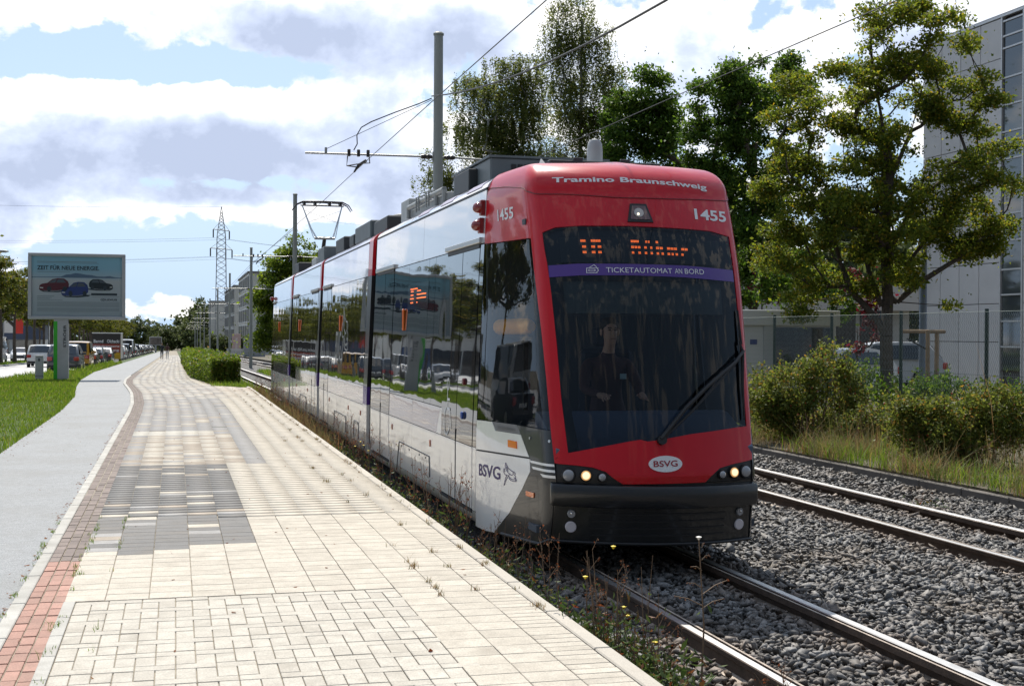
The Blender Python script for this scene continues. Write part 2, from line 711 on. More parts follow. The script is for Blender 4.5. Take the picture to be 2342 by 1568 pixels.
def strokes(mb, lines, fmap, w, mi=0):
    """drawn line work: each line a list of (a, b); w half-width in the same units"""
    for ln in lines:
        for p, q in zip(ln, ln[1:]):
            dx, dy = q[0] - p[0], q[1] - p[1]
            l = math.hypot(dx, dy) or 1
            nx, ny = -dy / l * w, dx / l * w
            ex, ey = dx / l * w * .5, dy / l * w * .5
            quad = [(p[0] - nx - ex, p[1] - ny - ey), (q[0] - nx + ex, q[1] - ny + ey), (q[0] + nx + ex, q[1] + ny + ey), (p[0] + nx - ex, p[1] + ny - ey)]
            mb.add([fmap(*c) for c in quad], [(0, 1, 2, 3)], mi)
    return mb
# ================================================================ SETTING: ground
def strip(name, rows, mats, parent=None, thick=0.12, step=None):
    """ribbon along Y: rows of (v, left X, right X, z); real thickness below"""
    mb = MB()
    n = len(rows)
    for (v, a, b, z) in rows:
        mb.v += [(a, v, z + G(v)), (b, v, z + G(v)), (a, v, z + G(v) - thick), (b, v, z + G(v) - thick)]
    for i in range(n - 1):
        o, p = 4 * i, 4 * (i + 1)
        mb.f += [(o, o + 1, p + 1, p), (o + 2, p + 2, p + 3, o + 3), (o, p, p + 2, o + 2), (o + 1, o + 3, p + 3, p + 1)]
    mb.f += [(0, 2, 3, 1), (4 * n - 4, 4 * n - 3, 4 * n - 1, 4 * n - 2)]
    mb.m = [0] * len(mb.f)
    return mb.build(name, mats, parent)


M_soil = mat('soil', (0.10, 0.085, 0.055), 0.95, var=0.35, var_scale=0.9, grain=0.4, grain_scale=25, bump=0.8, bump_scale=12, bump_dist=0.04)
M_lawnbase = mat('lawn_base', (0.055, 0.085, 0.022), 0.95, var=0.4, var_scale=0.7, grain=0.4, grain_scale=40, bump=0.8, bump_scale=30, bump_dist=0.03)
M_asphalt = mat('cycle_path_asphalt', (0.25, 0.257, 0.262), 0.85, var=0.10, var_scale=16, grain=0.35, grain_scale=85, bump=0.35, bump_scale=150, bump_dist=0.006, dirt=(0.19, 0.185, 0.17), dirt_amt=0.5, dirt_scale=0.7)
M_road = mat('road_asphalt', (0.34, 0.34, 0.34), 0.55, var=0.08, var_scale=0.5, grain=0.12, grain_scale=60, bump=0.2, bump_scale=90, bump_dist=0.004)
M_paint = mat('road_paint', (0.78, 0.78, 0.76), 0.6, grain=0.1)
M_bed = mat('joint_sand', (0.27, 0.235, 0.18), 0.95, var=0.3, var_scale=6, grain=0.3, bump=0.6, bump_scale=90, bump_dist=0.006)
M_kerb = mat('kerb_concrete', (0.40, 0.385, 0.35), 0.85, var=0.12, var_scale=3, grain=0.14, grain_scale=160, rand=0.08, dirt=(0.16, 0.14, 0.11), dirt_amt=0.45, dirt_scale=4, bump=0.25, bump_scale=130, bump_dist=0.005)
M_ballastbase = mat('ballast_bed', (0.11, 0.105, 0.10), 0.9, var=0.5, var_scale=22, grain=0.5, grain_scale=60, bump=1.0, bump_scale=24, bump_dist=0.06)


def slabm(n, c, r=0.06, dirtc=(0.17, 0.14, 0.105), da=0.42, isl=False):
    return mat(n, c, 0.86, var=0.085, var_scale=11, grain=0.17, grain_scale=95, rand=r, island=isl, dirt=dirtc, dirt_amt=da, dirt_scale=2.6, bump=0.3, bump_scale=170, bump_dist=0.004)


SLAB_COL = [('cream_slab', (0.47, 0.425, 0.355)), ('tan_slab', (0.36, 0.305, 0.245)), ('grey_slab', (0.30, 0.29, 0.28)), ('dark_slab', (0.155, 0.150, 0.144)), ('pale_slab', (0.52, 0.49, 0.43))]
M_slab = [slabm(n, c) for n, c in SLAB_COL]
M_slab_far = [slabm(n + '_far', c, isl=True, r=0.03, da=0.3) for n, c in SLAB_COL]
M_paver = slabm('cream_block', (0.455, 0.42, 0.36), 0.05)
M_red = slabm('red_brick', (0.36, 0.20, 0.155), 0.14, da=0.35)
M_redold = slabm('weathered_brick', (0.185, 0.145, 0.128), 0.2, da=0.5)
M_redold_far = slabm('weathered_brick_far', (0.21, 0.17, 0.15), 0.2, da=0.5, isl=True)

# one ground sheet to the horizon, below everything
mb = MB()
vs_ = [-60, 0, 20, 42, 60, 100, 160, 240, 400, 700, 1200, 2500]
us_ = [-900, -120, -60, -30, -21, -7, -2, 2.3, 10, 13, 40, 120, 900]
for v in vs_:
    for u in us_:
        mb.v.append((u, v, G(min(v, 700)) - 0.62))
for i in range(len(vs_) - 1):
    for j in range(len(us_) - 1):
        a = i * len(us_) + j
        mb.f.append((a, a + 1, a + len(us_) + 1, a + len(us_)))
mb.m = [0] * len(mb.f)
tag(mb.build('ground', M_soil), kind='structure')

RV = [-12, 0, 15, 30, 42, 60, 90, 140, 200, 300, 420]


def rows(L_, R_, z, vs=RV):
    f = lambda p, v: p(v) if callable(p) else p
    return [(v, f(L_, v), f(R_, v), z) for v in vs]


def interp(pts):
    xs, ys = [p[0] for p in pts], [p[1] for p in pts]
    return lambda v: float(np.interp(v, xs, ys))


kerbL = interp([(-20, -1.0), (30, -1.02), (34, -1.06), (39.4, -1.24), (44, -1.5), (49, -1.78), (55, -1.95), (65, -2.0), (120, -1.95), (500, -1.95)])
bikeL = interp([(-20, -2.43), (31, -2.48), (38, -2.68), (46, -3.2), (55, -3.65), (72, -4.12), (500, -4.15)])
footR = interp([(0, 2.28), (43.5, 2.28), (44.5, 1.75), (47, 1.3), (57, 0.8), (80, 0.62), (120, 0.55), (500, 0.5)])
FINE = [-12, 0, 10, 20, 26, 30, 32, 34, 36, 38, 40, 42, 44, 46, 48, 50, 53, 56, 60, 66, 72, 85, 100, 130, 170, 220, 300, 420]

roadR = interp([(-20, -6.9), (60, -6.9), (70, -6.4), (77, -5.0), (500, -4.95)])
tag(strip('verge', rows(roadR, bikeL, -0.05, sorted(FINE + [77])), M_lawnbase), kind='structure')
tag(strip('cycle_path', rows(bikeL, lambda v: kerbL(v) - 0.002, -0.022, FINE), M_asphalt), kind='structure')
road = structure('road')
strip('carriageway', rows(-12.3, lambda v: roadR(v) - .12, -0.20, sorted(FINE + [77])), M_road, road)
strip('far_carriageway', rows(-20.6, -14.4, -0.20), M_road, road)
kb = MB()
for v in np.arange(20, 220, 1.0):
    z = G(v + 1)
    r0, r1 = roadR(v), roadR(v + 1)
    kb.prism([(r0 - .12, v + .01), (r0, v + .01), (r1, v + .99), (r1 - .12, v + .99)], 'z', z - .3, z - .06)
    for (a, b) in ((-12.42, -12.3), (-14.4, -14.28)):
        kb.box(a, b, v + .01, v + .99, z - .3, z - .07, 0)
tag(kb.build('kerb_stone', M_kerb, road, fix=False), kind='stuff')
dash = MB()
for v in np.arange(20, 260, 9.0):
    dash.add([(-9.55, v, G(v) - .196), (-9.43, v, G(v) - .196), (-9.43, v + 4, G(v + 4) - .196), (-9.55, v + 4, G(v + 4) - .196)], [(0, 1, 2, 3)])
dash.build('lane_marking', M_paint, road, fix=False)
tag(strip('median', rows(-14.28, -12.42, -0.10), M_lawnbase), kind='structure')
tag(strip('forecourt', rows(-60, -20.6, -0.12), M_road), kind='structure')
tag(strip('track_bed', rows(2.36, 9.86, -0.365), M_ballastbase, thick=0.1), kind='structure')
tag(strip('bank', rows(9.97, 60, -0.165), M_soil), kind='structure')
tag(strip('grass_strip', rows(0.0, 2.36, -0.09, [44.5, 60, 90, 140, 200, 300, 420]), M_lawnbase), kind='structure')

# ---------------------------------------------------------------- footpath: slabs, bricks, kerbs
foot = structure('footpath')
strip('paving_bed', rows(lambda v: kerbL(v) + 0.06, footR, -0.012, [-12, 0, 10, 14.5]), M_bed, foot)
strip('paving_bed', rows(lambda v: kerbL(v) + 0.06, footR, -0.0045, [14.5] + [q for q in FINE if q > 15]), M_bed, foot)


def slab_mesh(name, w, d, m, joint=0.0045, th=0.06, bev=0.003):
    mb = MB()
    mb.box(-w / 2 + joint / 2, w / 2 - joint / 2, -d / 2 + joint / 2, d / 2 - joint / 2, -th, 0, 0, bev)
    return mb.mesh(name, m)


CB = [-.70, -.44, -.16, .12, .40, .67, .94, 1.21, 1.48, 1.75, 2.02, 2.28]


def slab_class(i, v):
    r = rnd.random()
    edge = [0.25, 0.0, 0.12, 0.3, 0.42][i] if i < 5 else 0
    if v < 10.75 + edge:
        return 0
    if v < 17.9:
        if i <= 4:
            if r < .095:
                return 0
            if r < .15:
                return 1
            return 2 if (i == 0 and v < 11.2) or r > .93 else 3
        return 0
    if v < 23.2:
        if i == 0:
            return 2 if r < .55 else 1
        if i <= 4:
            return 1 if r < .45 else (0 if r < .88 else 2)
        if i == 5:
            return 1 if r < .7 else 0
        return 2 if i == 6 else 0
    if v < 24.2 and i < 5:
        return 4 if r < .7 else 0
    if v < 36:
        if i <= 6:
            return 2 if r < .84 else (1 if r < .92 else (0 if r < .985 else 3))
        return 0
    if i <= 7:
        return 2 if r < .45 else (1 if r < .62 else (0 if r < .85 else 4))
    return 0 if r < .8 else 1


def shift_left(v):
    return kerbL(v) + 1.02


unit = {}
n_obj = 0
far_v, far_f, far_m = [], [], []


def far_slab(quad, z, mi, gap=0.0025, th=0.05):
    """simple raised piece from four ground corners"""
    c = (sum(p[0] for p in quad) / 4, sum(p[1] for p in quad) / 4)
    o = len(far_v)
    q = []
    for p in quad:
        dx, dy = c[0] - p[0], c[1] - p[1]
        l = math.hypot(dx, dy)
        q.append((p[0] + dx / l * gap * .7, p[1] + dy / l * gap * .7))
    for p in q:
        far_v.append((p[0], p[1], z + G(p[1])))
    for p in q:
        far_v.append((p[0], p[1], z + G(p[1]) - th))
    far_f.extend([(o, o + 1, o + 2, o + 3), (o, o + 4, o + 5, o + 1), (o + 1, o + 5, o + 6, o + 2), (o + 2, o + 6, o + 7, o + 3), (o + 3, o + 7, o + 4, o)])
    far_m.extend([mi] * 5)


v = 5.6
row = 0
while v < 210:
    d = 0.2 if v < 60 else (0.4 if v < 100 else 1.0)
    sub = 1
    for i in range(11):
        a, b = CB[i], CB[i + 1]
        if v < 9.0 and i < 8:
            continue
        w0, w1 = shift_left(v), shift_left(v + d)
        if v < 46:
            k = 1 - (i / 11.0) ** 2
            k2 = 1 - ((i + 1) / 11.0) ** 2
            q = [(a + w0 * k, v), (b + w0 * k2, v), (b + w1 * k2, v + d), (a + w1 * k, v + d)]
        else:
            q = [(a + w0, v), (b + w0, v), (b + w1, v + d), (a + w1, v + d)]
        if q[1][0] > footR(v) + 0.02 or q[2][0] > footR(v + d) + 0.05:
            if not (v < 43.5):
                continue
        cl = slab_class(i, v)
        if i == 10 and v < 40:
            # column along the kerb is laid in half-depth pieces
            parts = [(v, d / 2), (v + d / 2, d / 2)]
        else:
            parts = [(v, d)]
        for (vv, dd) in parts:
            if n_obj < 300 and v < 30:
                key = (round(b - a, 3), round(dd, 3), cl)
                if key not in unit:
                    unit[key] = slab_mesh('paving_slab', b - a, dd, M_slab[cl])
                o = link('paving_slab', unit[key], foot, ((a + b) / 2 + rnd.uniform(-.001, .001), vv + dd / 2, rnd.uniform(-.0010, .0006)))
                o.rotation_euler = (rnd.gauss(0, .002), rnd.gauss(0, .002), rnd.gauss(0, .002))
                n_obj += 1
            else:
                z = rnd.uniform(-.0003, .0003)
                if len(parts) == 2:
                    f = (vv - v) / d
                    q2 = [(q[0][0], vv), (q[1][0], vv), (q[2][0], vv + dd), (q[3][0], vv + dd)]
                    far_slab(q2, z, cl)
                else:
                    far_slab(q, z, cl)
    v = round(v + d, 4)
# slabs laid roughly past the end of the old platform
mbq = np_mesh('paving_slab', np.array(far_v), np.array(far_f), M_slab_far, far_m)
tag(link('paving_slab_distance', mbq, foot), kind='stuff')

# block paving in the foreground: rows of blocks end-on, then lying across
um1 = slab_mesh('paving_block', .105, .2, M_paver, joint=.005)
um2 = slab_mesh('paving_block', .21, .1, M_paver, joint=.005)
v = 8.98
flip = 0
nb = 0
while v > 5.4:
    if flip % 2 == 0:
        v -= .1
        x = -.62 + (0.0 if flip % 4 == 0 else .105)
        if flip % 4:
            o = link('paving_block', slab_mesh('paving_block', .105, .1, M_paver, .006) if 'h' not in unit else unit['h'], foot, (-.62 + .0525, v + .05, 0))
            unit['h'] = o.data
            nb += 1
        while x < 1.44:
            o = link('paving_block', um2, foot, (x + .105, v + .05, rnd.uniform(-.003, .001)))
            o.rotation_euler = (rnd.gauss(0, .004), rnd.gauss(0, .004), rnd.gauss(0, .004))
            nb += 1
            x += .21
    else:
        v -= .2
        x = -.62 + (.0525 if flip % 4 == 1 else 0.0) * 0
        while x < 1.44:
            o = link('paving_block', um1, foot, (x + .0525, v + .1, rnd.uniform(-.003, .001)))
            o.rotation_euler = (rnd.gauss(0, .004), rnd.gauss(0, .004), rnd.gauss(0, .004))
            nb += 1
            x += .105
    flip += 1
edge_u = slab_mesh('edging_slab', .08, .5, M_kerb, .006)
for v in np.arange(5.5, 9.0, .5):
    link('edging_slab', edge_u, foot, (-.66, v + .25, .003))

# bricks along the left kerb
ub = [slab_mesh('edge_brick', .082, .195, M_red, .008), slab_mesh('edge_brick', .082, .195, M_redold, .008)]
far_v, far_f, far_m = [], [], []
cnt = 0
for r in range(0, 330):
    v = 6.6 + r * .2
    for c in range(3):
        s = shift_left(v)
        x = -.94 + c * .0825 + .04 + s
        if cnt < 300:
            o = link('edge_brick', ub[0 if v < 10.6 else 1], foot, (x, v + .1 + (c % 2) * .03, rnd.uniform(-.004, .001) + G(v)))
            o.rotation_euler = (rnd.gauss(0, .006), rnd.gauss(0, .008), rnd.gauss(0, .008))
            cnt += 1
        else:
            far_slab([(x - .04, v), (x + .04, v), (x + .04, v + .2), (x - .04, v + .2)], -.002, 0, .008)
tag(link('edge_brick_distance', np_mesh('edge_brick', np.array(far_v), np.array(far_f), M_redold_far, far_m), foot), kind='stuff')

# kerb stones both sides
uk = MB().box(-.045, .045, .006, .994, -.25, 0.004, 0, .006).mesh('kerb_stone', M_kerb)
for v in np.arange(5.0, 62.0, 1.0):
    s0, s1 = kerbL(v), kerbL(v + 1)
    o = link('kerb_stone', uk, foot, (s0 + .035, v, G(v)))
    o.rotation_euler = (0, 0, -math.atan2(s1 - s0, 1.0))
uk2 = MB().box(-.05, .05, .006, .994, -.42, 0.006, 0, .008).mesh('platform_edge_stone', mat('platform_edge_concrete', (0.45, 0.41, 0.35), 0.85, var=0.1, var_scale=3, grain=0.14, grain_scale=160, rand=0.06, dirt=(0.15, 0.13, 0.10), dirt_amt=0.35, dirt_scale=3, bump=0.25, bump_scale=130, bump_dist=0.005))
for v in np.arange(4.0, 44.0, 1.0):
    link('platform_edge_stone', uk2, foot, (2.335, v, G(v)))

# concrete edging on the far side of the tracks
eg = structure('track_edging')
ue = MB().box(-.06, .06, .008, .992, -.5, 0, 0, .01).mesh('edging_stone', mat('edging_concrete', (0.15, 0.135, 0.12), 0.9, var=0.25, var_scale=3, grain=0.2, grain_scale=120, rand=0.1, dirt=(0.07, 0.06, 0.05), dirt_amt=0.6, dirt_scale=3, bump=0.3, bump_scale=90, bump_dist=0.006))
for v in np.arange(8, 60, 1.0):
    link('edging_stone', ue, eg, (9.93, v, -.2 + G(v)))

# ---------------------------------------------------------------- rails
M_railtop = mat('rail_running_surface', (0.62, 0.61, 0.60), 0.42, metal=1.0, var=0.1, var_scale=8)
M_rail = mat('rail_rust', (0.075, 0.05, 0.036), 0.75, metal=0.2, var=0.3, var_scale=9, grain=0.3, grain_scale=90)
M_railfoot = mat('rail_foot', (0.34, 0.28, 0.23), 0.7, metal=0.2, var=0.3, var_scale=9, grain=0.3, grain_scale=90)
M_sleeper = mat('sleeper_concrete', (0.24, 0.22, 0.20), 0.9, var=0.2, var_scale=4, grain=0.2)
RAIL_Z = -0.22
# grooved rail: head, groove and lip on the inner side
PROF = [(-.085, -.15), (.065, -.15), (.065, -.138), (.016, -.118), (.014, -.05), (.032, -.034), (.034, -.006), (.028, 0), (-.028, 0), (-.034, -.006), (-.036, -.036), (-.060, -.036), (-.062, -.005), (-.079, -.005), (-.081, -.05), (-.03, -.08), (-.022, -.118), (-.085, -.138)]


def rail(parent, x, inner):
    mb = MB()
    vs = [-10, 0, 10, 20, 30, 42, 60, 90, 140, 200, 300, 420]
    n = len(PROF)
    for v in vs:
        for (a, z) in PROF:
            mb.v.append((x - a * inner, v, RAIL_Z + z + G(v)))
    for i in range(len(vs) - 1):
        for k in range(n):
            k2 = (k + 1) % n
            mb.f.append((i * n + k, i * n + k2, (i + 1) * n + k2, (i + 1) * n + k))
            mb.m.append(0 if k in (7, 8) else (2 if k in (2, 12, 16) else 1))
    return mb.build('rail', [M_railtop, M_rail, M_railfoot], parent)


us = MB().box(-1.0, 1.0, -.12, .12, -.2, 0, 0, .02).mesh('sleeper', M_sleeper)
for tname, xc in (('tram_track', 3.97), ('tram_track', 7.865)):
    t = structure(tname)
    rail(t, xc - .58, 1)
    rail(t, xc + .58, -1)
    for v in np.arange(2.2, 60, .7):
        link('sleeper', us, t, (xc, v, RAIL_Z - .165 + G(v)))
    # fastening clips: two a side at every sleeper
    cl = MB()
    for v in np.arange(2.2, 30, .7):
        for s in (-.58, .58):
            for e in (-.075, .075):
                cl.box(xc + s + e - .022, xc + s + e + .022, v - .05, v + .05, RAIL_Z - .155, RAIL_Z - .125, 0)
    tag(cl.build('rail_clip', M_rail, t, fix=False), kind='stuff')

# ---------------------------------------------------------------- ballast stones
M_stone = mat('ballast_stone', (0.14, 0.135, 0.13), 0.7, rand=0.62, island=True, grain=0.25, grain_scale=80, dirt=(0.17, 0.125, 0.085), dirt_amt=0.75, dirt_scale=1.1, bump=0.4, bump_scale=60, bump_dist=0.008)


def rust_near_rails(m):
    nt = m.node_tree
    b = nt.nodes['Principled BSDF']
    src = b.inputs['Base Color'].links[0].from_socket
    tc = nt.nodes.new('ShaderNodeTexCoord')
    sp = nt.nodes.new('ShaderNodeSeparateXYZ')
    nt.links.new(tc.outputs['Object'], sp.inputs[0])
    best = None
    for xr in (3.39, 4.55, 7.285, 8.445):
        a = nt.nodes.new('ShaderNodeMath')
        a.operation = 'SUBTRACT'
        a.inputs[1].default_value = xr
        nt.links.new(sp.outputs[0], a.inputs[0])
        c = nt.nodes.new('ShaderNodeMath')
        c.operation = 'ABSOLUTE'
        nt.links.new(a.outputs[0], c.inputs[0])
        if best is None:
            best = c.outputs[0]
        else:
            d = nt.nodes.new('ShaderNodeMath')
            d.operation = 'MINIMUM'
            nt.links.new(best, d.inputs[0])
            nt.links.new(c.outputs[0], d.inputs[1])
            best = d.outputs[0]
    mr = nt.nodes.new('ShaderNodeMapRange')
    mr.inputs['From Min'].default_value, mr.inputs['From Max'].default_value = 0.06, 0.42
    mr.inputs['To Min'].default_value, mr.inputs['To Max'].default_value = 0.62, 0.0
    nt.links.new(best, mr.inputs['Value'])
    mx = nt.nodes.new('ShaderNodeMix')
    mx.data_type = 'RGBA'
    mx.blend_type = 'MULTIPLY'
    nt.links.new(mr.outputs[0], mx.inputs[0])
    nt.links.new(src, mx.inputs[6])
    mx.inputs[7].default_value = (1.0, .66, .42, 1)
    nt.links.new(mx.outputs[2], b.inputs['Base Color'])


rust_near_rails(M_stone)


def stone_shapes(k, seed):
    r = np.random.RandomState(seed)
    out = []
    for _ in range(k):
        bm = bmesh.new()
        for p in r.normal(size=(9, 3)):
            p = p / np.linalg.norm(p) * (0.72 + 0.38 * r.rand())
            bm.verts.new(p * np.array([1.0, 0.76, 0.46]))
        bmesh.ops.convex_hull(bm, input=bm.verts)
        bmesh.ops.delete(bm, geom=[v_ for v_ in bm.verts if not v_.link_faces], context='VERTS')
        bmesh.ops.triangulate(bm, faces=bm.faces)
        bm.verts.index_update()
        V = np.array([v_.co[:] for v_ in bm.verts])
        F = np.array([[v_.index for v_ in f.verts] for f in bm.faces])
        bm.free()
        out.append((V, F))
    return out


def rot_mats(r, n, tilt):
    a = r.rand(n) * 2 * np.pi
    tx, ty = r.normal(0, tilt, n), r.normal(0, tilt, n)
    ca, sa = np.cos(a), np.sin(a)
    cx, sx, cy, sy = np.cos(tx), np.sin(tx), np.cos(ty), np.sin(ty)
    Z = np.zeros(n)
    O = np.ones(n)
    Rz = np.stack([np.stack([ca, -sa, Z], -1), np.stack([sa, ca, Z], -1), np.stack([Z, Z, O], -1)], 1)
    Rx = np.stack([np.stack([O, Z, Z], -1), np.stack([Z, cx, -sx], -1), np.stack([Z, sx, cx], -1)], 1)
    Ry = np.stack([np.stack([cy, Z, sy], -1), np.stack([Z, O, Z], -1), np.stack([-sy, Z, cy], -1)], 1)
    return Rx @ Ry @ Rz


def scatter_stones(n, u0, u1, v0, v1, size, seed, z0, zj, keep=None):
    r = np.random.RandomState(seed)
    shapes = stone_shapes(10, seed)
    P = np.column_stack([r.uniform(u0, u1, n), r.uniform(v0, v1, n), np.zeros(n)])
    if keep is not None:
        P = P[keep(P)]
        n = len(P)
    P[:, 2] = z0 + r.uniform(-zj, zj, n) + np.where(P[:, 1] < 42, 0, -0.0105 * (P[:, 1] - 42))
    S = size * np.exp(r.normal(0, .28, n))
    R = rot_mats(r, n, .45)
    k = r.randint(0, len(shapes), n)
    VV, FF, off = [], [], 0
    for j, (V, F) in enumerate(shapes):
        idx = np.where(k == j)[0]
        if not len(idx):
            continue
        W = np.einsum('nij,vj->nvi', R[idx], V) * S[idx][:, None, None] + P[idx][:, None, :]
        VV.append(W.reshape(-1, 3))
        FF.append((F[None] + (np.arange(len(idx)) * len(V))[:, None, None] + off).reshape(-1, 3))
        off += len(idx) * len(V)
    return np.concatenate(VV), np.concatenate(FF)


def off_rails(P):
    ok = np.ones(len(P), bool)
    for xc in (3.97, 7.865):
        for s in (-.58, .58):
            ok &= np.abs(P[:, 0] - xc - s + .012 * np.sign(s)) > .098
    return ok


# only what the camera can see over the platform edge or past the tram
def seen_near(P):
    return off_rails(P) & (P[:, 0] > 2.38 + 0.0 * P[:, 1]) & ~((P[:, 0] > 2.9) & (P[:, 0] < 5.0) & (P[:, 1] > 13)) & (P[:, 0] < P[:, 1] * 0.95 + .8)


V1, F1 = scatter_stones(46000, 2.40, 9.85, 4.2, 14.5, .040, 3, -.322, .026, seen_near)
V2, F2 = scatter_stones(15000, 2.40, 9.85, 14.5, 30, .046, 4, -.322, .022, seen_near)
V3, F3 = scatter_stones(9000, 2.40, 9.85, 40, 75, .06, 5, -.40, .02, off_rails)
V4, F4 = scatter_stones(5200, 9.2, 9.87, 7, 40, .040, 8, -.315, .03)
F2 = F2 + len(V1)
F4 = F4 + len(V1) + len(V2) + len(V3)
F3 = F3 + len(V1) + len(V2)
tag(link('ballast_gravel', np_mesh('ballast_gravel', np.concatenate([V1, V2, V3, V4]), np.concatenate([F1, F2, F3, F4]), M_stone)), 'grey crushed stone ballast between and beside the rails', 'gravel', kind='stuff')
# ================================================================ THE TRAM
TX, TY = 3.97, 10.1                         # tram axis and nose; local y runs back from the nose, z above the rails
ZR = 3.24

M_red_p = mat('tram_red_paint', (0.50, 0.006, 0.014), 0.3, spec=0.2, coat=0.42, wave=0.0008, wave_scale=2.2, var=0.05, var_scale=2)
M_white_p = mat('tram_white_paint', (0.80, 0.79, 0.765), 0.22, coat=0.8, wave=0.0012, wave_scale=1.6, dirt=(0.50, 0.46, 0.40), dirt_amt=0.25, dirt_scale=2.2)
M_silver_p = mat('tram_upper_paint', (0.60, 0.58, 0.63), 0.16, coat=1.0, wave=0.0022, wave_scale=1.1)
M_lav = mat('tram_lavender_film', (0.30, 0.265, 0.325), 0.12, coat=1.0, wave=0.0022, wave_scale=1.3)
M_win = mat('tram_tinted_glass', (0.012, 0.014, 0.016), 0.015, spec=0.9, coat=0.5, wave=0.0036, wave_scale=1.2)
M_darkp = mat('tram_dark_paint', (0.018, 0.019, 0.021), 0.3, spec=0.3, coat=0.45, wave=0.0010)
M_black = mat('tram_black', (0.012, 0.012, 0.013), 0.5)
M_rubber = mat('rubber', (0.014, 0.014, 0.015), 0.75)
M_bump = mat('tram_bumper', (0.013, 0.0135, 0.015), 0.28, coat=0.3, bump=0.05, bump_scale=200)
M_skirt = mat('tram_skirt_edge', (0.40, 0.385, 0.36), 0.4, coat=0.3, dirt=(0.12, 0.10, 0.08), dirt_amt=0.6, dirt_scale=3)
M_roofbox = mat('roof_unit_grey', (0.10, 0.118, 0.125), 0.5, var=0.15, var_scale=3)
M_roofbox2 = mat('roof_unit_dark', (0.022, 0.026, 0.028), 0.5)
M_roofpale = mat('roof_unit_pale', (0.36, 0.37, 0.365), 0.5, var=0.1)
M_alu = mat('aluminium', (0.55, 0.55, 0.54), 0.3, metal=1.0)
M_steel = mat('galvanised_steel', (0.33, 0.335, 0.325), 0.5, metal=0.6, var=0.15, var_scale=3)
M_orange = mat('orange_lens', (0.85, 0.17, 0.012), 0.15, coat=1.0)
M_redlens = mat('red_lens', (0.22, 0.012, 0.010), 0.12, coat=1.0)
M_purple = mat('purple_film', (0.075, 0.035, 0.22), 0.25)
M_lett = mat('white_lettering', (0.72, 0.72, 0.72), 0.5)
M_lettp = mat('purple_lettering', (0.045, 0.022, 0.12), 0.5)
M_lettr = mat('red_lettering', (0.30, 0.01, 0.02), 0.5)
M_lamp_on = mat('lit_headlamp', (1, 0.9, 0.7), 0.2, emit=(1.0, 0.76, 0.42), emit_s=0.9)
M_lamp_amber = mat('headlamp_glow', (0.6, 0.4, 0.2), 0.2, emit=(1.0, 0.50, 0.16), emit_s=0.42)
M_lens = mat('lamp_glass', (0.30, 0.30, 0.31), 0.05, coat=1.0)
M_lenswhite = mat('reflector_white', (0.62, 0.57, 0.58), 0.35)
M_chrome = mat('chrome', (0.75, 0.75, 0.75), 0.08, metal=1.0)
M_led = mat('led_lit', (0.8, 0.15, 0.02), 0.5, emit=(1.0, 0.16, 0.03), emit_s=1.6)
M_blue = mat('blue_button', (0.02, 0.06, 0.25), 0.3)
M_yellow = mat('yellow_pad', (0.75, 0.30, 0.004), 0.6)
M_inside = mat('cab_lining', (0.07, 0.08, 0.095), 0.8)
M_dash = mat('dashboard', (0.10, 0.13, 0.19), 0.6)
M_blind = mat('roller_blind', (0.17, 0.19, 0.185), 0.8)
M_wsglass = glass_mat('windscreen_glass', (0.46, 0.52, 0.57), 1.45, 0.0, 0.0)
M_sideglass = glass_mat('cab_window_glass', (0.85, 0.88, 0.88), 1.36, 0.0, 0.002)

tram = thing('tram', 'red and white articulated tram with lit headlights coming along the nearest track', 'tram', (TX, TY, RAIL_Z))


def wz(z):
    return 1.15 if z < 1.0 else 1.15 - (z - 1.0) * .04


def lz(q):
    if q <= ZR:
        return q, 0.
    ph = min((q - ZR) / .6, 1) * PI / 2
    return ZR + .30 * math.sin(ph), ph


def fy0(z):
    if z < .8:
        return .16 + (.8 - z) * .14
    return .16 + .2 * (z - .8) + .14 * max(0, z - 2.2) ** 2


def surf(s, q):
    """skin of the cab: s = 0 middle of the front, 1..2 the corner, 3 the door edge; q = height above the rail, curling over the roof"""
    z, ph = lz(q)
    g = 1 if s >= 0 else -1
    t = abs(s)
    zz = min(z, ZR)
    y0 = fy0(zz)
    xc = .955
    xf = xc - .07
    b = .30
    yf = lambda x: y0 + b * x * x
    w = wz(zz)
    P1 = (xf, yf(xf))
    K = (xc - .006, yf(xc))
    Q = (xc + .012, yf(xc) + .13)
    E = (w, 2.25)
    if t <= 1:
        x, y = xf * t, yf(xf * t)
    elif t <= 2:
        u = t - 1
        x = (1 - u) ** 2 * P1[0] + 2 * u * (1 - u) * K[0] + u * u * Q[0]
        y = (1 - u) ** 2 * P1[1] + 2 * u * (1 - u) * K[1] + u * u * Q[1]
    else:
        u = min(t - 2, 1.0)
        c = (w - .02, Q[1] + (E[1] - Q[1]) * .66)
        x = (1 - u) ** 2 * Q[0] + 2 * u * (1 - u) * c[0] + u * u * E[0]
        y = (1 - u) ** 2 * Q[1] + 2 * u * (1 - u) * c[1] + u * u * E[1]
        if t > 3:
            y += (t - 3)
    if ph > 0:
        k = 1 - math.cos(ph)
        x *= 1 - .17 * k
        fr = max(0, 1 - max(0, y - y0) / (2.25 - y0))
        y += .55 * k * fr
    return g * x, y, z


def side_x(z):
    """cross-section of the carriages: skirt, wall, roof edge"""
    if z < .26:
        t = (.26 - z) / .16
        return 1.15 - .10 * t * t
    if z <= 3.38:
        return wz(z)
    t = (z - 3.38) / .2
    return wz(3.38) - .26 * t * t


def surf_l(a, q):
    return -side_x(q), -a, q


def surf_r(a, q):
    return side_x(q), a, q


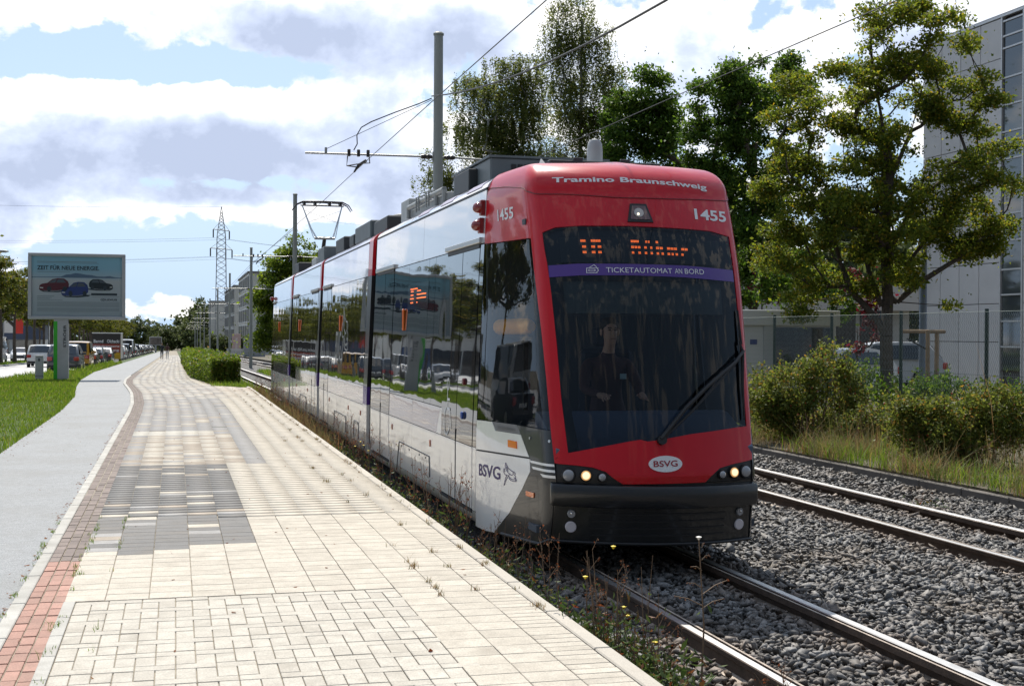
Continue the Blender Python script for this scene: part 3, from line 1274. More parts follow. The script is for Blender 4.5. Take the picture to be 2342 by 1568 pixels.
def nrm(S, a, q, e=1e-3):
    p = Vector(S(a, q))
    n = (Vector(S(a + e, q)) - p).cross(Vector(S(a, q + e)) - p)
    if n.length < 1e-12:
        return Vector((0, -1, 0))
    return n.normalized()


def clip_cell(poly, x0, x1, y0, y1):
    for ax, lim, sg in ((0, x0, 1), (0, x1, -1), (1, y0, 1), (1, y1, -1)):
        out = []
        n = len(poly)
        for i in range(n):
            p, q = poly[i], poly[(i + 1) % n]
            a, b = (p[ax] - lim) * sg, (q[ax] - lim) * sg
            if a >= -1e-12:
                out.append(p)
            if (a > 1e-12 and b < -1e-12) or (a < -1e-12 and b > 1e-12):
                t = a / (a - b)
                out.append((p[0] + (q[0] - p[0]) * t, p[1] + (q[1] - p[1]) * t))
        poly = out
        if len(poly) < 3:
            return []
    return poly


def skin(mb, S, poly, da=.12, dq=.15, off=0.0, rim=0.02, mi=0):
    """a panel with the outline `poly` (in surface coordinates) laid on surface S, `off` proud of it, with a rim turned back by `rim`"""
    ar = sum(p[0] * q[1] - q[0] * p[1] for p, q in zip(poly, poly[1:] + poly[:1]))
    if ar < 0:
        poly = poly[::-1]
    a0, a1 = min(p[0] for p in poly), max(p[0] for p in poly)
    q0, q1 = min(p[1] for p in poly), max(p[1] for p in poly)
    na, nq = max(1, math.ceil((a1 - a0) / da)), max(1, math.ceil((q1 - q0) / dq))
    key, vs, fs = {}, [], []

    def vid(p):
        k = (round(p[0], 5), round(p[1], 5))
        if k not in key:
            key[k] = len(vs)
            vs.append(Vector(S(*p)) + nrm(S, *p) * off)
        return key[k]
    for tri in tessellate_polygon([[Vector((p[0], p[1], 0)) for p in poly]]):
        T = [poly[k] for k in tri]
        if (T[1][0] - T[0][0]) * (T[2][1] - T[0][1]) - (T[2][0] - T[0][0]) * (T[1][1] - T[0][1]) < 0:
            T = T[::-1]
        i0 = max(0, int((min(p[0] for p in T) - a0) / (a1 - a0) * na - 1e-9))
        i1 = min(na - 1, int((max(p[0] for p in T) - a0) / (a1 - a0) * na + 1e-9))
        j0 = max(0, int((min(p[1] for p in T) - q0) / (q1 - q0) * nq - 1e-9))
        j1 = min(nq - 1, int((max(p[1] for p in T) - q0) / (q1 - q0) * nq + 1e-9))
        for i in range(i0, i1 + 1):
            for j in range(j0, j1 + 1):
                c = clip_cell(T, a0 + (a1 - a0) * i / na, a0 + (a1 - a0) * (i + 1) / na, q0 + (q1 - q0) * j / nq, q0 + (q1 - q0) * (j + 1) / nq)
                ids = list(dict.fromkeys(vid(p) for p in c))
                if len(ids) >= 3:
                    fs.append(tuple(ids))
    if rim:
        inv = {v: k for k, v in key.items()}
        ed = {}
        for f in fs:
            for x, y in zip(f, f[1:] + f[:1]):
                ed[(x, y)] = ed.get((x, y), 0) + 1
        back = {}

        def bid(i):
            if i not in back:
                p = inv[i]
                back[i] = len(vs)
                vs.append(Vector(S(*p)) + nrm(S, *p) * (off - rim))
            return back[i]
        for (x, y) in list(ed):
            if (y, x) not in ed:
                fs.append((y, x, bid(x), bid(y)))
    mb.add(vs, fs, mi)
    return mb


def panel(name, S, poly, m, parent, da=.12, dq=.15, off=0.0, rim=0.02, smooth=True):
    return skin(MB(), S, poly, da, dq, off, rim).build(name, m, parent, smooth=smooth, fix=False)


def quad_map(S, c, off=.004):
    """map 0..1 x 0..1 onto the surface patch with corners c = (lower left, lower right, upper right, upper left)"""
    def f(a, b):
        s = (c[0][0] * (1 - a) + c[1][0] * a) * (1 - b) + (c[3][0] * (1 - a) + c[2][0] * a) * b
        q = (c[0][1] * (1 - a) + c[1][1] * a) * (1 - b) + (c[3][1] * (1 - a) + c[2][1] * a) * b
        return tuple(Vector(S(s, q)) + nrm(S, s, q) * off)
    return f


# ---------------------------------------------------------------- front: red shell round the windscreen
WS = [(-.891, .993), (-.657, 1.037), (-.323, 1.096), (-.23, 1.107), (-.158, 1.092), (-.082, 1.100), (.282, 1.147), (.814, 1.186), (.968, 1.192), (.968, 1.527), (.972, 2.053), (.968, 2.521), (.965, 2.868),
      (.717, 2.907), (.399, 2.915), (-.162, 2.924), (-.665, 2.923), (-.881, 2.909), (-1.015, 2.862), (-.985, 2.60), (-.966, 2.322), (-.942, 1.899), (-.927, 1.454)]
PILL = [(-1.083, .912), (-1.212, 1.176), (-1.336, 1.60), (-1.50, 2.0), (-1.65, 2.25), (-1.80, 2.55), (-1.84, 2.82)]      # outer edge of the left pillar, upwards
shell = MB()
DQ, DA = .1, .06
# over the windscreen and across the roof edge
top = [(-3.0, 2.852), (-1.84, 2.82), (-1.015, 2.862), (-.881, 2.909), (-.665, 2.923), (-.162, 2.924), (.399, 2.915), (.717, 2.907), (.965, 2.868), (1.84, 2.82), (3.0, 2.852), (3.0, 3.84), (-3.0, 3.84)]
skin(shell, surf, top, DA, .05, 0, .03)
left = PILL + [(-1.015, 2.862), (-.985, 2.60), (-.966, 2.322), (-.942, 1.899), (-.927, 1.454), (-.891, .993)]
skin(shell, surf, left, DA, DQ, 0, .03)
right = [(-p[0], p[1]) for p in PILL][::-1] + [(.968, 1.192), (.968, 1.527), (.972, 2.053), (.968, 2.521), (.965, 2.868)][0:0]
right = [(.965, 2.868), (.968, 2.521), (.972, 2.053), (.968, 1.527), (.968, 1.192), (1.083, .912), (1.212, 1.176), (1.336, 1.60), (1.50, 2.0), (1.65, 2.25), (1.80, 2.55), (1.84, 2.82)]
skin(shell, surf, right, DA, DQ, 0, .03)
mask = [(-1.083, .912), (-1.02, .905), (-.812, .892), (-.679, .878), (-.570, .845), (-.497, .788), (-.411, .742), (.416, .742), (.483, .795), (.587, .855), (.743, .88), (.966, .9), (1.083, .912), (.968, 1.192), (.814, 1.186), (.282, 1.147),
        (-.082, 1.1), (-.158, 1.092), (-.23, 1.107), (-.323, 1.096), (-.657, 1.037), (-.891, .993)]
skin(shell, surf, mask, DA, .06, 0, .03)
# roof of the cab
cap = []
for s in np.linspace(-3, 3, 61):
    cap.append(surf(float(s), 3.84))
o = len(shell.v)
shell.add(cap + [(0, 1.5, 3.585), (0, 2.25, 3.6)], [(i, i + 1, 61) if i < 60 else () for i in range(60)] + [(60, 0, 62), (0, 61, 62), (61, 60, 62)])
front = shell.build('front_shell', M_red_p, tram, smooth=True, fix=False)
# seam line and drip edge under the roof
sm = MB()
SEAM = [(-3.0, 3.43), (-2.84, 3.422), (-2.37, 3.373), (-1.78, 3.249), (-1.2, 3.215), (-.75, 3.205), (-.25, 3.175), (.3, 3.18), (.9, 3.20), (1.5, 3.22), (2.4, 3.37), (3, 3.43)]
sm.tube([Vector(surf(*p)) + nrm(surf, *p) * .003 for p in np.array([[np.interp(t, np.linspace(0, 1, len(SEAM)), [q[k] for q in SEAM]) for k in (0, 1)] for t in np.linspace(0, 1, 70)])], .005, 6)
sm.build('roof_seam', mat('seam_red', (0.16, 0.008, 0.01), 0.4), front, smooth=True)


def text_part(name, body, S, corners, m, parent, bold=0.02, off=.004):
    return letters(MB(), body, quad_map(S, corners, off), bold).build(name, m, parent, fix=False)


# curved title on the roof edge
def title_map(a, b):
    s = -.87 + a * 1.63
    q = 3.315 + .02 * (1 - (2 * a - 1) ** 2) - .012 * a * 3 + b * .09
    return tuple(Vector(surf(s, q)) + nrm(surf, s, q) * .004)


letters(MB(), 'Tramino', lambda a, b: title_map(a * .365, .19 + b * .70), .025).build('title_lettering', M_lett, front, fix=False)
letters(MB(), 'Braunschweig', lambda a, b: title_map(.403 + a * .597, b * .92), .025).build('title_lettering', M_lett, front, fix=False)
text_part('number_lettering', '1455', surf, [(.55, 3.005), (.955, 2.998), (.965, 3.098), (.555, 3.104)], M_lett, front, .025)
text_part('number_lettering', '1455', surf, [(-2.574, 3.036), (-2.224, 3.03), (-2.21, 3.139), (-2.592, 3.148)], M_lett, front, .02)

# marker lamp above the windscreen
lampf = panel('marker_lamp', surf, [(-.196, 2.957), (.066, 2.957), (.018, 3.12), (-.147, 3.12)], M_black, tram, .05, .05, .012, .03)
lm = MB()
skin(lm, surf, [(-.165, 2.978), (.037, 2.978), (.003, 3.1), (-.132, 3.1)], .05, .05, .0165, .01)
lm.build('lamp_cover', mat('smoked_lens', (0.10, 0.04, 0.035), 0.08, coat=1.0), lampf, smooth=True, fix=False)
c = Vector(surf(-.075, 3.035)) + nrm(surf, -.075, 3.035) * .018
MB().cyl(c, nrm(surf, -.075, 3.035), .043, .006, 20).build('lamp_ring', M_lens, lampf)
MB().ball(c + Vector((-.008, -.012, -.012)), .011).build('bulb', mat('lamp_glint', (1, .9, .75), .2, emit=(1, .85, .6), emit_s=1.5), lampf)

# ---------------------------------------------------------------- windscreen, frit, blind, signs
ws = panel('windscreen', surf, WS, M_wsglass, tram, .08, .12, -.006, .0)
frit = MB()
L_in = [(-.80, 1.045), (-.86, 1.454), (-.868, 1.9), (-.888, 2.322), (-.90, 2.60)]
L_out = [(-.891, .993), (-.927, 1.454), (-.942, 1.899), (-.966, 2.322), (-.985, 2.60)]
skin(frit, surf, L_out + L_in[::-1], .05, .1, -.012, 0)
skin(frit, surf, [(.968, 1.192), (.968, 1.527), (.972, 2.053), (.969, 2.6), (.9, 2.6), (.9, 2.053), (.895, 1.527), (.89, 1.21)], .05, .1, -.012, 0)
skin(frit, surf, [(-.985, 2.60), (.969, 2.6), (.965, 2.868), (.717, 2.907), (.399, 2.915), (-.162, 2.924), (-.665, 2.923), (-.881, 2.909), (-1.015, 2.862), (-.99, 2.68), (-.8, 2.63), (-.8, 2.83), (.78, 2.83), (.78, 2.62), (-.8, 2.62)][:9] + [(-.995, 2.84), (.965, 2.84), (.969, 2.6)][:0], .08, .06, -.05, 0)
frit.build('glass_border', mat('glass_border_black', (0.012, 0.014, 0.018), 0.3), ws, smooth=True, fix=False)
ban = panel('purple_banner', surf, [(-.975, 2.470), (-.701, 2.486), (-.217, 2.489), (.33, 2.480), (.95, 2.455), (.95, 2.561), (.344, 2.584), (-.206, 2.588), (-.701, 2.588), (-.975, 2.572)], M_purple, ws, .06, .06, .001, .0)
for w_, a_, b_ in (('TICKETAUTOMAT', -.455, .205), ('AN', .235, .315), ('BORD', .345, .568)):
    text_part('banner_lettering', w_, surf, [(a_, 2.511), (b_, 2.510), (b_, 2.554), (a_, 2.555)], M_lett, ws, -.004, .005)
ic = MB()
im = quad_map(surf, [(-.637, 2.503), (-.528, 2.503), (-.521, 2.577), (-.63, 2.577)], .005)
strokes(ic, [[(0, .05), (.86, .05), (.86, .22), (.97, .26), (.97, .42), (.88, .5), (.95, .56), (.95, .62), (0, .62), (0, .05)], [(.18, .24), (.7, .24), (.7, .45), (.18, .45), (.18, .24)], [(.18, .62), (.6, 1.0), (.78, .8), (.85, .62)]], im, .028)
ic.build('ticket_symbol', M_lett, ws, fix=False)

# destination display behind the glass
dd = thing('destination_display', None, None)
dd.parent = tram
dsp = MB()
skin(dsp, surf, [(-.86, 2.607), (.82, 2.607), (.83, 2.828), (-.86, 2.828)], .08, .06, -.02, .1)
dsp.build('display_case', mat('display_face', (0.045, 0.055, 0.058), 0.4), dd, smooth=True, fix=False)
led = MB()


def led_xy(px, py):
    """column and row of the lit segment as seen in the display"""
    return -.867 + (px - 740) / (1980 - 740) * 1.707, 2.832 - (py - 662) / 200.0 * .216


SEG = {693: [(885, 920), (955, 978), (978, 1000), (1000, 1023), (1237, 1258), (1258, 1278), (1278, 1297), (1345, 1358), (1364, 1378), (1424, 1443)],
       741: [(893, 919), (955, 981), (999, 1024), (1236, 1256), (1260, 1280), (1284, 1304), (1332, 1351), (1377, 1394), (1422, 1444), (1450, 1475), (1508, 1532), (1536, 1560), (1564, 1588), (1624, 1648), (1652, 1677)],
       786: [(893, 919), (955, 980), (999, 1023), (1236, 1254), (1284, 1303), (1332, 1350), (1376, 1393), (1422, 1441), (1460, 1478), (1507, 1528), (1540, 1557), (1572, 1591), (1619, 1638)]}
for py, segs in SEG.items():
    for (a, b) in segs:
        drop = (a - 1237) * .020 if a > 1200 else 0
        s0, q0 = led_xy(a, py + drop)
        s1, q1 = led_xy(b, py + drop)
        n = max(2, int((b - a) / 8))
        for k in range(n):
            for rr in (0, 1):
                sa = s0 + (s1 - s0) * (k + .08) / n
                sb = s0 + (s1 - s0) * (k + .92) / n
                qq = q0 + .006 - rr * .0105
                mp = lambda s, q: tuple(Vector(surf(s, q)) + nrm(surf, s, q) * (-.016))
                led.add([mp(sa, qq - .0085), mp(sb, qq - .0085), mp(sb, qq), mp(sa, qq)], [(0, 1, 2, 3)])
tag(led.build('led_segment', M_led, dd, fix=False), kind='stuff')

# cab inside
cabin = MB()
cabin.box(-1.06, 1.06, 2.2, 2.24, .35, 3.1, 0)            # rear wall
cabin.box(-1.0, 1.0, .6, 2.2, .30, .36, 0)                # floor
cabin.box(-.98, .98, 1.1, 2.2, 2.95, 3.0, 0)              # ceiling
cabin.box(.98, 1.02, 1.2, 2.2, .35, 1.15, 0)             # right wall below the window
cb_o = cabin.build('cab_lining', M_inside, tram)
db = MB()
db.prism([(.42, 1.02), (.55, 1.10), (.95, 1.28), (1.08, 1.30), (1.1, 1.24), (1.02, .4), (.55, .4)], 'x', -.88, .9, 0)
db.build('dashboard', M_dash, tram)
bl = MB()
skin(bl, surf, [(-.86, 2.18), (.86, 2.18), (.87, 2.46), (-.87, 2.46)], .1, .1, -.09, .02)
bl.build('roller_blind', M_blind, tram, fix=False)
seat = MB()
seat.box(-.26, .26, 1.72, 1.84, 1.05, 1.85, 0, .04)
seat.box(-.26, .26, 1.3, 1.8, .88, 1.02, 0, .04)
seat.box(-.13, .13, 1.74, 1.82, 1.87, 2.05, 0, .03)
seat.cyl((0, 1.55, .36), (0, 0, 1), .08, .54, 10)
seat.build('driver_seat', mat('seat_fabric', (0.03, 0.035, 0.05), 0.9), tram)
pad = MB()
pad.tube([(-.90, 1.16, 2.05), (-.925, 1.24, 2.05), (-.955, 2.08, 2.05), (-.955, 2.16, 2.05)], [.045, .075, .075, .045], 14)
pad.build('yellow_pad', M_yellow, tram, smooth=True)
MB().box(-.99, -.86, 1.2, 2.1, 1.94, 1.975, 0, .012).box(-.93, -.89, 1.3, 1.36, 1.3, 1.96, 0).build('pad_bracket', M_black, tram)

# ---------------------------------------------------------------- front: lamps, bumper, lower dress
for sg in (-1, 1):
    hp = [(-1.02, .903), (-.812, .89), (-.679, .876), (-.570, .843), (-.497, .786), (-.411, .740), (-1.02, .738)] if sg < 0 else [(1.02, .738), (.416, .740), (.483, .793), (.587, .853), (.743, .878), (.966, .898), (1.02, .9)]
    hl = panel('headlight_unit', surf, hp, M_black, tram, .06, .06, -.012, .02)
    for s, r, m, nm in ((.748, .043, M_lamp_on, 'headlamp'), (.90, .05, M_lens, 'main_beam_lamp'), (.605, .032, M_lens, 'small_lamp')):
        c = Vector(surf(sg * s, .812 if r > .04 else .80))
        n = nrm(surf, sg * s, .81)
        n = (n * .45 + Vector((0, -1, 0)) * .55).normalized()
        MB().tube([c - n * .05, c + n * .004, c + n * .016], [r * 1.22, r * 1.22, r * 1.1], 24).build('lamp_ring', M_black, hl, smooth=True)
        if nm == 'headlamp':
            hd_ = MB().tube([c + n * .012, c + n * .022], [r, r * .9], 24).build(nm, M_lamp_amber, hl, smooth=True)
            MB().tube([c + n * .0225, c + n * .025], [r * .72, r * .6], 20).build('lamp_core', M_lamp_on, hd_, smooth=True)
        else:
            MB().tube([c + n * .012, c + n * .022, c + n * .028], [r, r * .8, r * .4], 24).build(nm, M_lens, hl, smooth=True)
bumper = MB()
sl = np.linspace(-1.25, 1.25, 41)
ring = [(0, .732), (.045, .726), (.058, .70), (.055, .58), (.04, .545), (0, .53)]
for i, s in enumerate(sl):
    for (d, q) in ring:
        e = 1.0 if abs(s) < 1.1 else max(.2, 1 - (abs(s) - 1.1) * 4)
        qq = q - (.018 * s if q > .6 else .02 * s)
        bumper.v.append(tuple(Vector(surf(float(s), .65)) * 1 + Vector((0, 0, qq - .65)) + nrm(surf, float(s), .65) * (d * e)))
for i in range(len(sl) - 1):
    for k in range(len(ring) - 1):
        a = i * 6 + k
        bumper.f.append((a, a + 1, a + 7, a + 6))
bumper.m = [0] * len(bumper.f)
bumper.build('bumper', M_bump, tram, smooth=True)
low = MB()
skin(low, surf, [(-2.30, .15), (-1.22, .255), (-.71, .243), (-.067, .225), (.702, .21), (1.2, .205), (1.22, .72), (-1.22, .73), (-1.1, .74)][:5] + [(1.2, .205), (1.22, .735), (-1.22, .735), (-2.0, .735)][:2] + [(-1.22, .735)], .08, .08, -.012, .04)
valance = low.build('lower_valance', mat('valance_black', (0.010, 0.011, 0.012), 0.32, coat=0.4), tram, smooth=True, fix=False)
gr = MB()
for q in np.arange(.30, .53, .06):
    skin(gr, surf, [(-.69, q), (.66, q - .02), (.68, q - .005), (-.69, q + .015)], .1, .1, -.004, .012)
gr.build('grille_bar', M_black, valance, fix=False)
for sg in (-1, 1):
    for q, m, r, nm in ((.362, M_lenswhite, .041, 'reflector'), (.474, M_lens, .03, 'fog_lamp')):
        s = sg * .858
        c = Vector(surf(s, q - .012 * sg))
        n = (nrm(surf, s, q) * .5 + Vector((0, -1, 0)) * .5).normalized()
        l_ = MB().tube([c - n * .03, c + n * .006, c + n * .012], [r * 1.15, r * 1.15, r], 20).build(nm, m, valance, smooth=True)
        if nm == 'fog_lamp':
            MB().ball(c + n * .012 + Vector((0, 0, .006)), .012).build('lamp_glint', M_chrome, l_)
lip = MB()
lip.tube([Vector(surf(s, float(np.interp(s, [-2.5, -1.22, -.71, -.07, .7, 1.3], [.162, .258, .245, .227, .212, .205])))) for s in np.linspace(-2.45, 1.3, 40)], .014, 8)
lip.build('valance_lip', M_black, valance, smooth=True)

# side corner: dark panel, white panel, vent, stripes
dark = panel('corner_panel', surf, [(-2.252, 1.177), (-2.203, 1.10), (-2.117, .921), (-2.107, .905), (-2.103, .89), (-2.102, .86), (-2.105, .815), (-2.11, .80), (-2.191, .627), (-2.335, .381), (-2.562, .149), (-1.9, .2), (-1.221, .262), (-1.15, .4), (-1.1, .735), (-1.02, .74), (-1.083, .912), (-1.19, 1.173)], M_darkp, tram, .07, .07, -.002, .02)
for i, (q0, q1, e) in enumerate([(.877, .897, -2.1), (.828, .849, -2.08), (.78, .803, -1.9)]):
    panel('white_stripe', surf, [(e, q0), (-1.09 + .02 * i, q0), (-1.11 + .02 * i, q1), (e - .012 - .1 * (i == 2), q1)], M_white_p, dark, .1, .1, .002, .004)
for cx in (-2.1, -1.32):
    cc = Vector(surf(cx, 1.085)) + nrm(surf, cx, 1.085) * .0
    MB().cyl(cc, nrm(surf, cx, 1.085), .013, .006, 10).build('panel_lock', M_alu, dark)
oc = [(-2.144, .582), (-2.063, .582), (-2.063, .625), (-2.144, .625)]
panel('side_reflector', surf, oc, M_orange, dark, .1, .1, .006, .01)
wp = panel('white_side_panel', surf, [(-3.0, 1.152), (-2.63, 1.166), (-2.56, 1.09), (-2.205, 1.10), (-2.119, .921), (-3.0, .872)], M_white_p, tram, .1, .1, 0, .02)
wl = panel('white_side_panel', surf, [(-3.0, .856), (-2.113, .905), (-2.113, .80), (-2.193, .627), (-2.338, .381), (-2.565, .149), (-2.75, .13), (-3.0, .13)], M_white_p, tram, .1, .05, 0, .02)
panel('side_vent', surf, [(-2.626, 1.168), (-2.254, 1.178), (-2.206, 1.102), (-2.556, 1.092)], mat('vent_grey', (0.13, 0.13, 0.13), 0.5), tram, .1, .1, -.002, .02)
text_part('vent_lettering', 'tramino', surf, [(-2.53, 1.112), (-2.27, 1.118), (-2.28, 1.152), (-2.54, 1.148)], mat('vent_letter', (0.09, 0.09, 0.09), 0.4), wp, .02, .002)
panel('side_strip', surf, [(-3.0, .858), (-2.12, .907), (-2.12, .919), (-3.0, .87)], M_black, tram, .1, .1, -.012, .0)
text_part('logo_lettering', 'BSVG', surf, [(-2.905, .63), (-2.475, .651), (-2.479, .772), (-2.905, .744)], M_lettp, wl, .018, .003)
ind = panel('turn_indicator', surf, [(-2.354, .971), (-2.248, .973), (-2.25, 1.035), (-2.354, 1.035)], M_orange, wp, .1, .1, .012, .02)
lion = MB()
lm_ = quad_map(surf, [(-2.43, .615), (-2.255, .640), (-2.25, .80), (-2.43, .828)], .003)
LION = [[(.16, 1.0), (.12, .86), (.18, .72), (.33, .60), (.47, .56)], [(.16, 1.0), (.38, .80), (.53, .76)], [(.22, .92), (.34, .74)], [(.20, .82), (.36, .66)], [(.53, .76), (.60, .73), (.78, .73), (.88, .66), (.82, .58), (.90, .52), (.93, .44), (.80, .44)],
        [(.47, .56), (.62, .52), (.74, .60), (.70, .70)], [(.47, .56), (.40, .46), (.22, .24), (.12, .02), (.05, .0), (.10, .14), (.18, .34), (.30, .48)], [(.40, .46), (.52, .36), (.72, .32), (.86, .36), (.98, .26), (.80, .24), (.58, .26), (.42, .34)],
        [(.30, .48), (.14, .46), (.02, .54), (.0, .66), (.06, .72), (.10, .62), (.05, .56)], [(.80, .44), (.92, .40), (.98, .33)]]
strokes(lion, LION, lm_, .016)
lion.build('winged_lion_emblem', M_lettp, wl, fix=False)
# cab side window
CW = [(-3.0, 1.165), (-2.2, 1.185), (-1.22, 1.182), (-1.345, 1.60), (-1.508, 2.0), (-1.658, 2.25), (-1.808, 2.55), (-1.846, 2.81), (-3.0, 2.842)]
cw = panel('cab_window', surf, CW, M_sideglass, tram, .1, .1, -.004, 0)
# right-hand side of the cab
panel('cab_window', surf, [(-a, q) for a, q in CW], M_sideglass, tram, .1, .1, -.004, .0)
panel('white_side_panel', surf, [(3.0, 1.15), (2.2, 1.17), (2.2, .17), (3.0, .13)], M_white_p, tram, .1, .1, -.001, .02)
panel('corner_panel', surf, [(2.195, 1.17), (1.215, 1.17), (1.09, .92), (1.02, .74), (1.1, .735), (1.22, .2), (2.195, .17)], M_darkp, tram, .1, .1, -.001, .02)

for sg in (-1, 1):
    bk = [(-3.0, .16), (-1.3, .28), (-1.0, .75), (-.93, 1.0), (-.95, 1.15), (-3.0, 1.16)]
    skin_b = MB()
    skin(skin_b, surf, [(a * -sg, q) for a, q in bk], .1, .1, -.03, 0)
    skin_b.build('cab_backing', M_black, tram, fix=False)
# BSVG badge
bad = MB()
bc = (0.0, .906)
pts = [(bc[0] + .168 * math.cos(t), bc[1] + .067 * math.sin(t)) for t in np.linspace(0, 2 * PI, 37)[:-1]]
skin(bad, surf, pts, .06, .06, .006, .008)
badge = bad.build('oval_badge', M_lett, tram, smooth=True, fix=False)
text_part('badge_lettering', 'BSVG', surf, [(-.122, .882), (.118, .884), (.118, .934), (-.122, .932)], M_lettr, badge, .012, .01)

# wiper
wi = thing('wiper', None, None)
wi.parent = tram
P = lambda s, q, d: Vector(surf(s, q)) + nrm(surf, s, q) * d
MB().tube([P(-.04, 1.11, .03), P(.22, 1.36, .05), P(.475, 1.545, .06), P(.82, 1.74, .05), P(.965, 1.84, .03)], [.02, .018, .016, .014, .016], 8).build('wiper_arm', M_black, wi, smooth=True)
MB().tube([P(-.01, 1.115, .02), P(.30, 1.34, .035), P(.62, 1.58, .035), P(.90, 1.77, .03)], [.012] * 4, 6).build('wiper_rod', M_black, wi, smooth=True)
MB().tube([P(.93, 1.93, .02), P(.955, 1.83, .03), P(.93, 1.55, .02), P(.925, 1.25, .015)], [.008, .016, .014, .008], 6).build('wiper_blade', M_rubber, wi, smooth=True)
MB().cyl(P(-.03, 1.10, -.01), nrm(surf, -.03, 1.1), .04, .05, 14).build('wiper_pivot', M_black, wi, smooth=True)
MB().tube([P(.95, 2.2, .012), P(.955, 1.9, .02)], [.008, .012], 6).build('wiper_blade', M_rubber, wi)

# red side lamps behind the red corner (two domes on brackets)
for (z, y) in ((3.205, 2.33), (3.035, 2.36)):
    sl_ = MB().box(-.005, .045, -.045, .045, -.075, .075, 0, .008).build('side_signal_lamp', mat('lamp_bracket_red', (0.20, 0.01, 0.012), 0.4), tram, loc=(-wz(z) - .04, y, z))
    MB().lathe((0, 0, 0), [(.055, 0), (.054, .03), (.045, .055), (.028, .072), (.008, .078)], 16).build('lens', M_redlens, sl_, smooth=True).rotation_euler = (0, -PI / 2, 0)

# ---------------------------------------------------------------- carriages
MODS = [(2.26, 9.33), (10.16, 16.52), (17.18, 23.42), (24.22, 30.2)]
# doors: (y0, y1); windows split between them
LAY = [dict(doors=[(2.42, 3.98), (7.58, 9.12)], split=[4.66, 5.07, 6.42], pan=[5.80], top=[5.5], hatch=[(4.6, 6.9)], orange=[6.66], mark=[4.6, 7.3]),
       dict(doors=[(14.98, 16.3)], split=[11.0, 12.35, 13.3, 14.35], pan=[12.2, 13.55], top=[13.2], hatch=[(12.2, 13.9), (10.6, 11.2)], orange=[13.38], mark=[10.4, 11.9, 14.7]),
       dict(doors=[(17.35, 18.7), (21.9, 23.2)], split=[20.3], pan=[], top=[20.5], hatch=[(19.2, 20.7)], orange=[21.35], mark=[18.9, 21.6]),
       dict(doors=[(29.2, 30.05)], split=[25.7, 27.4], pan=[26.5], top=[27], hatch=[(27.8, 29.2)], orange=[27.55], mark=[25.2, 28.9])]


def L_(y0, y1, q0, q1):
    return [(-y1, q0), (-y0, q0), (-y0, q1), (-y1, q1)]


def R_(y0, y1, q0, q1):
    return [(y0, q0), (y1, q0), (y1, q1), (y0, q1)]


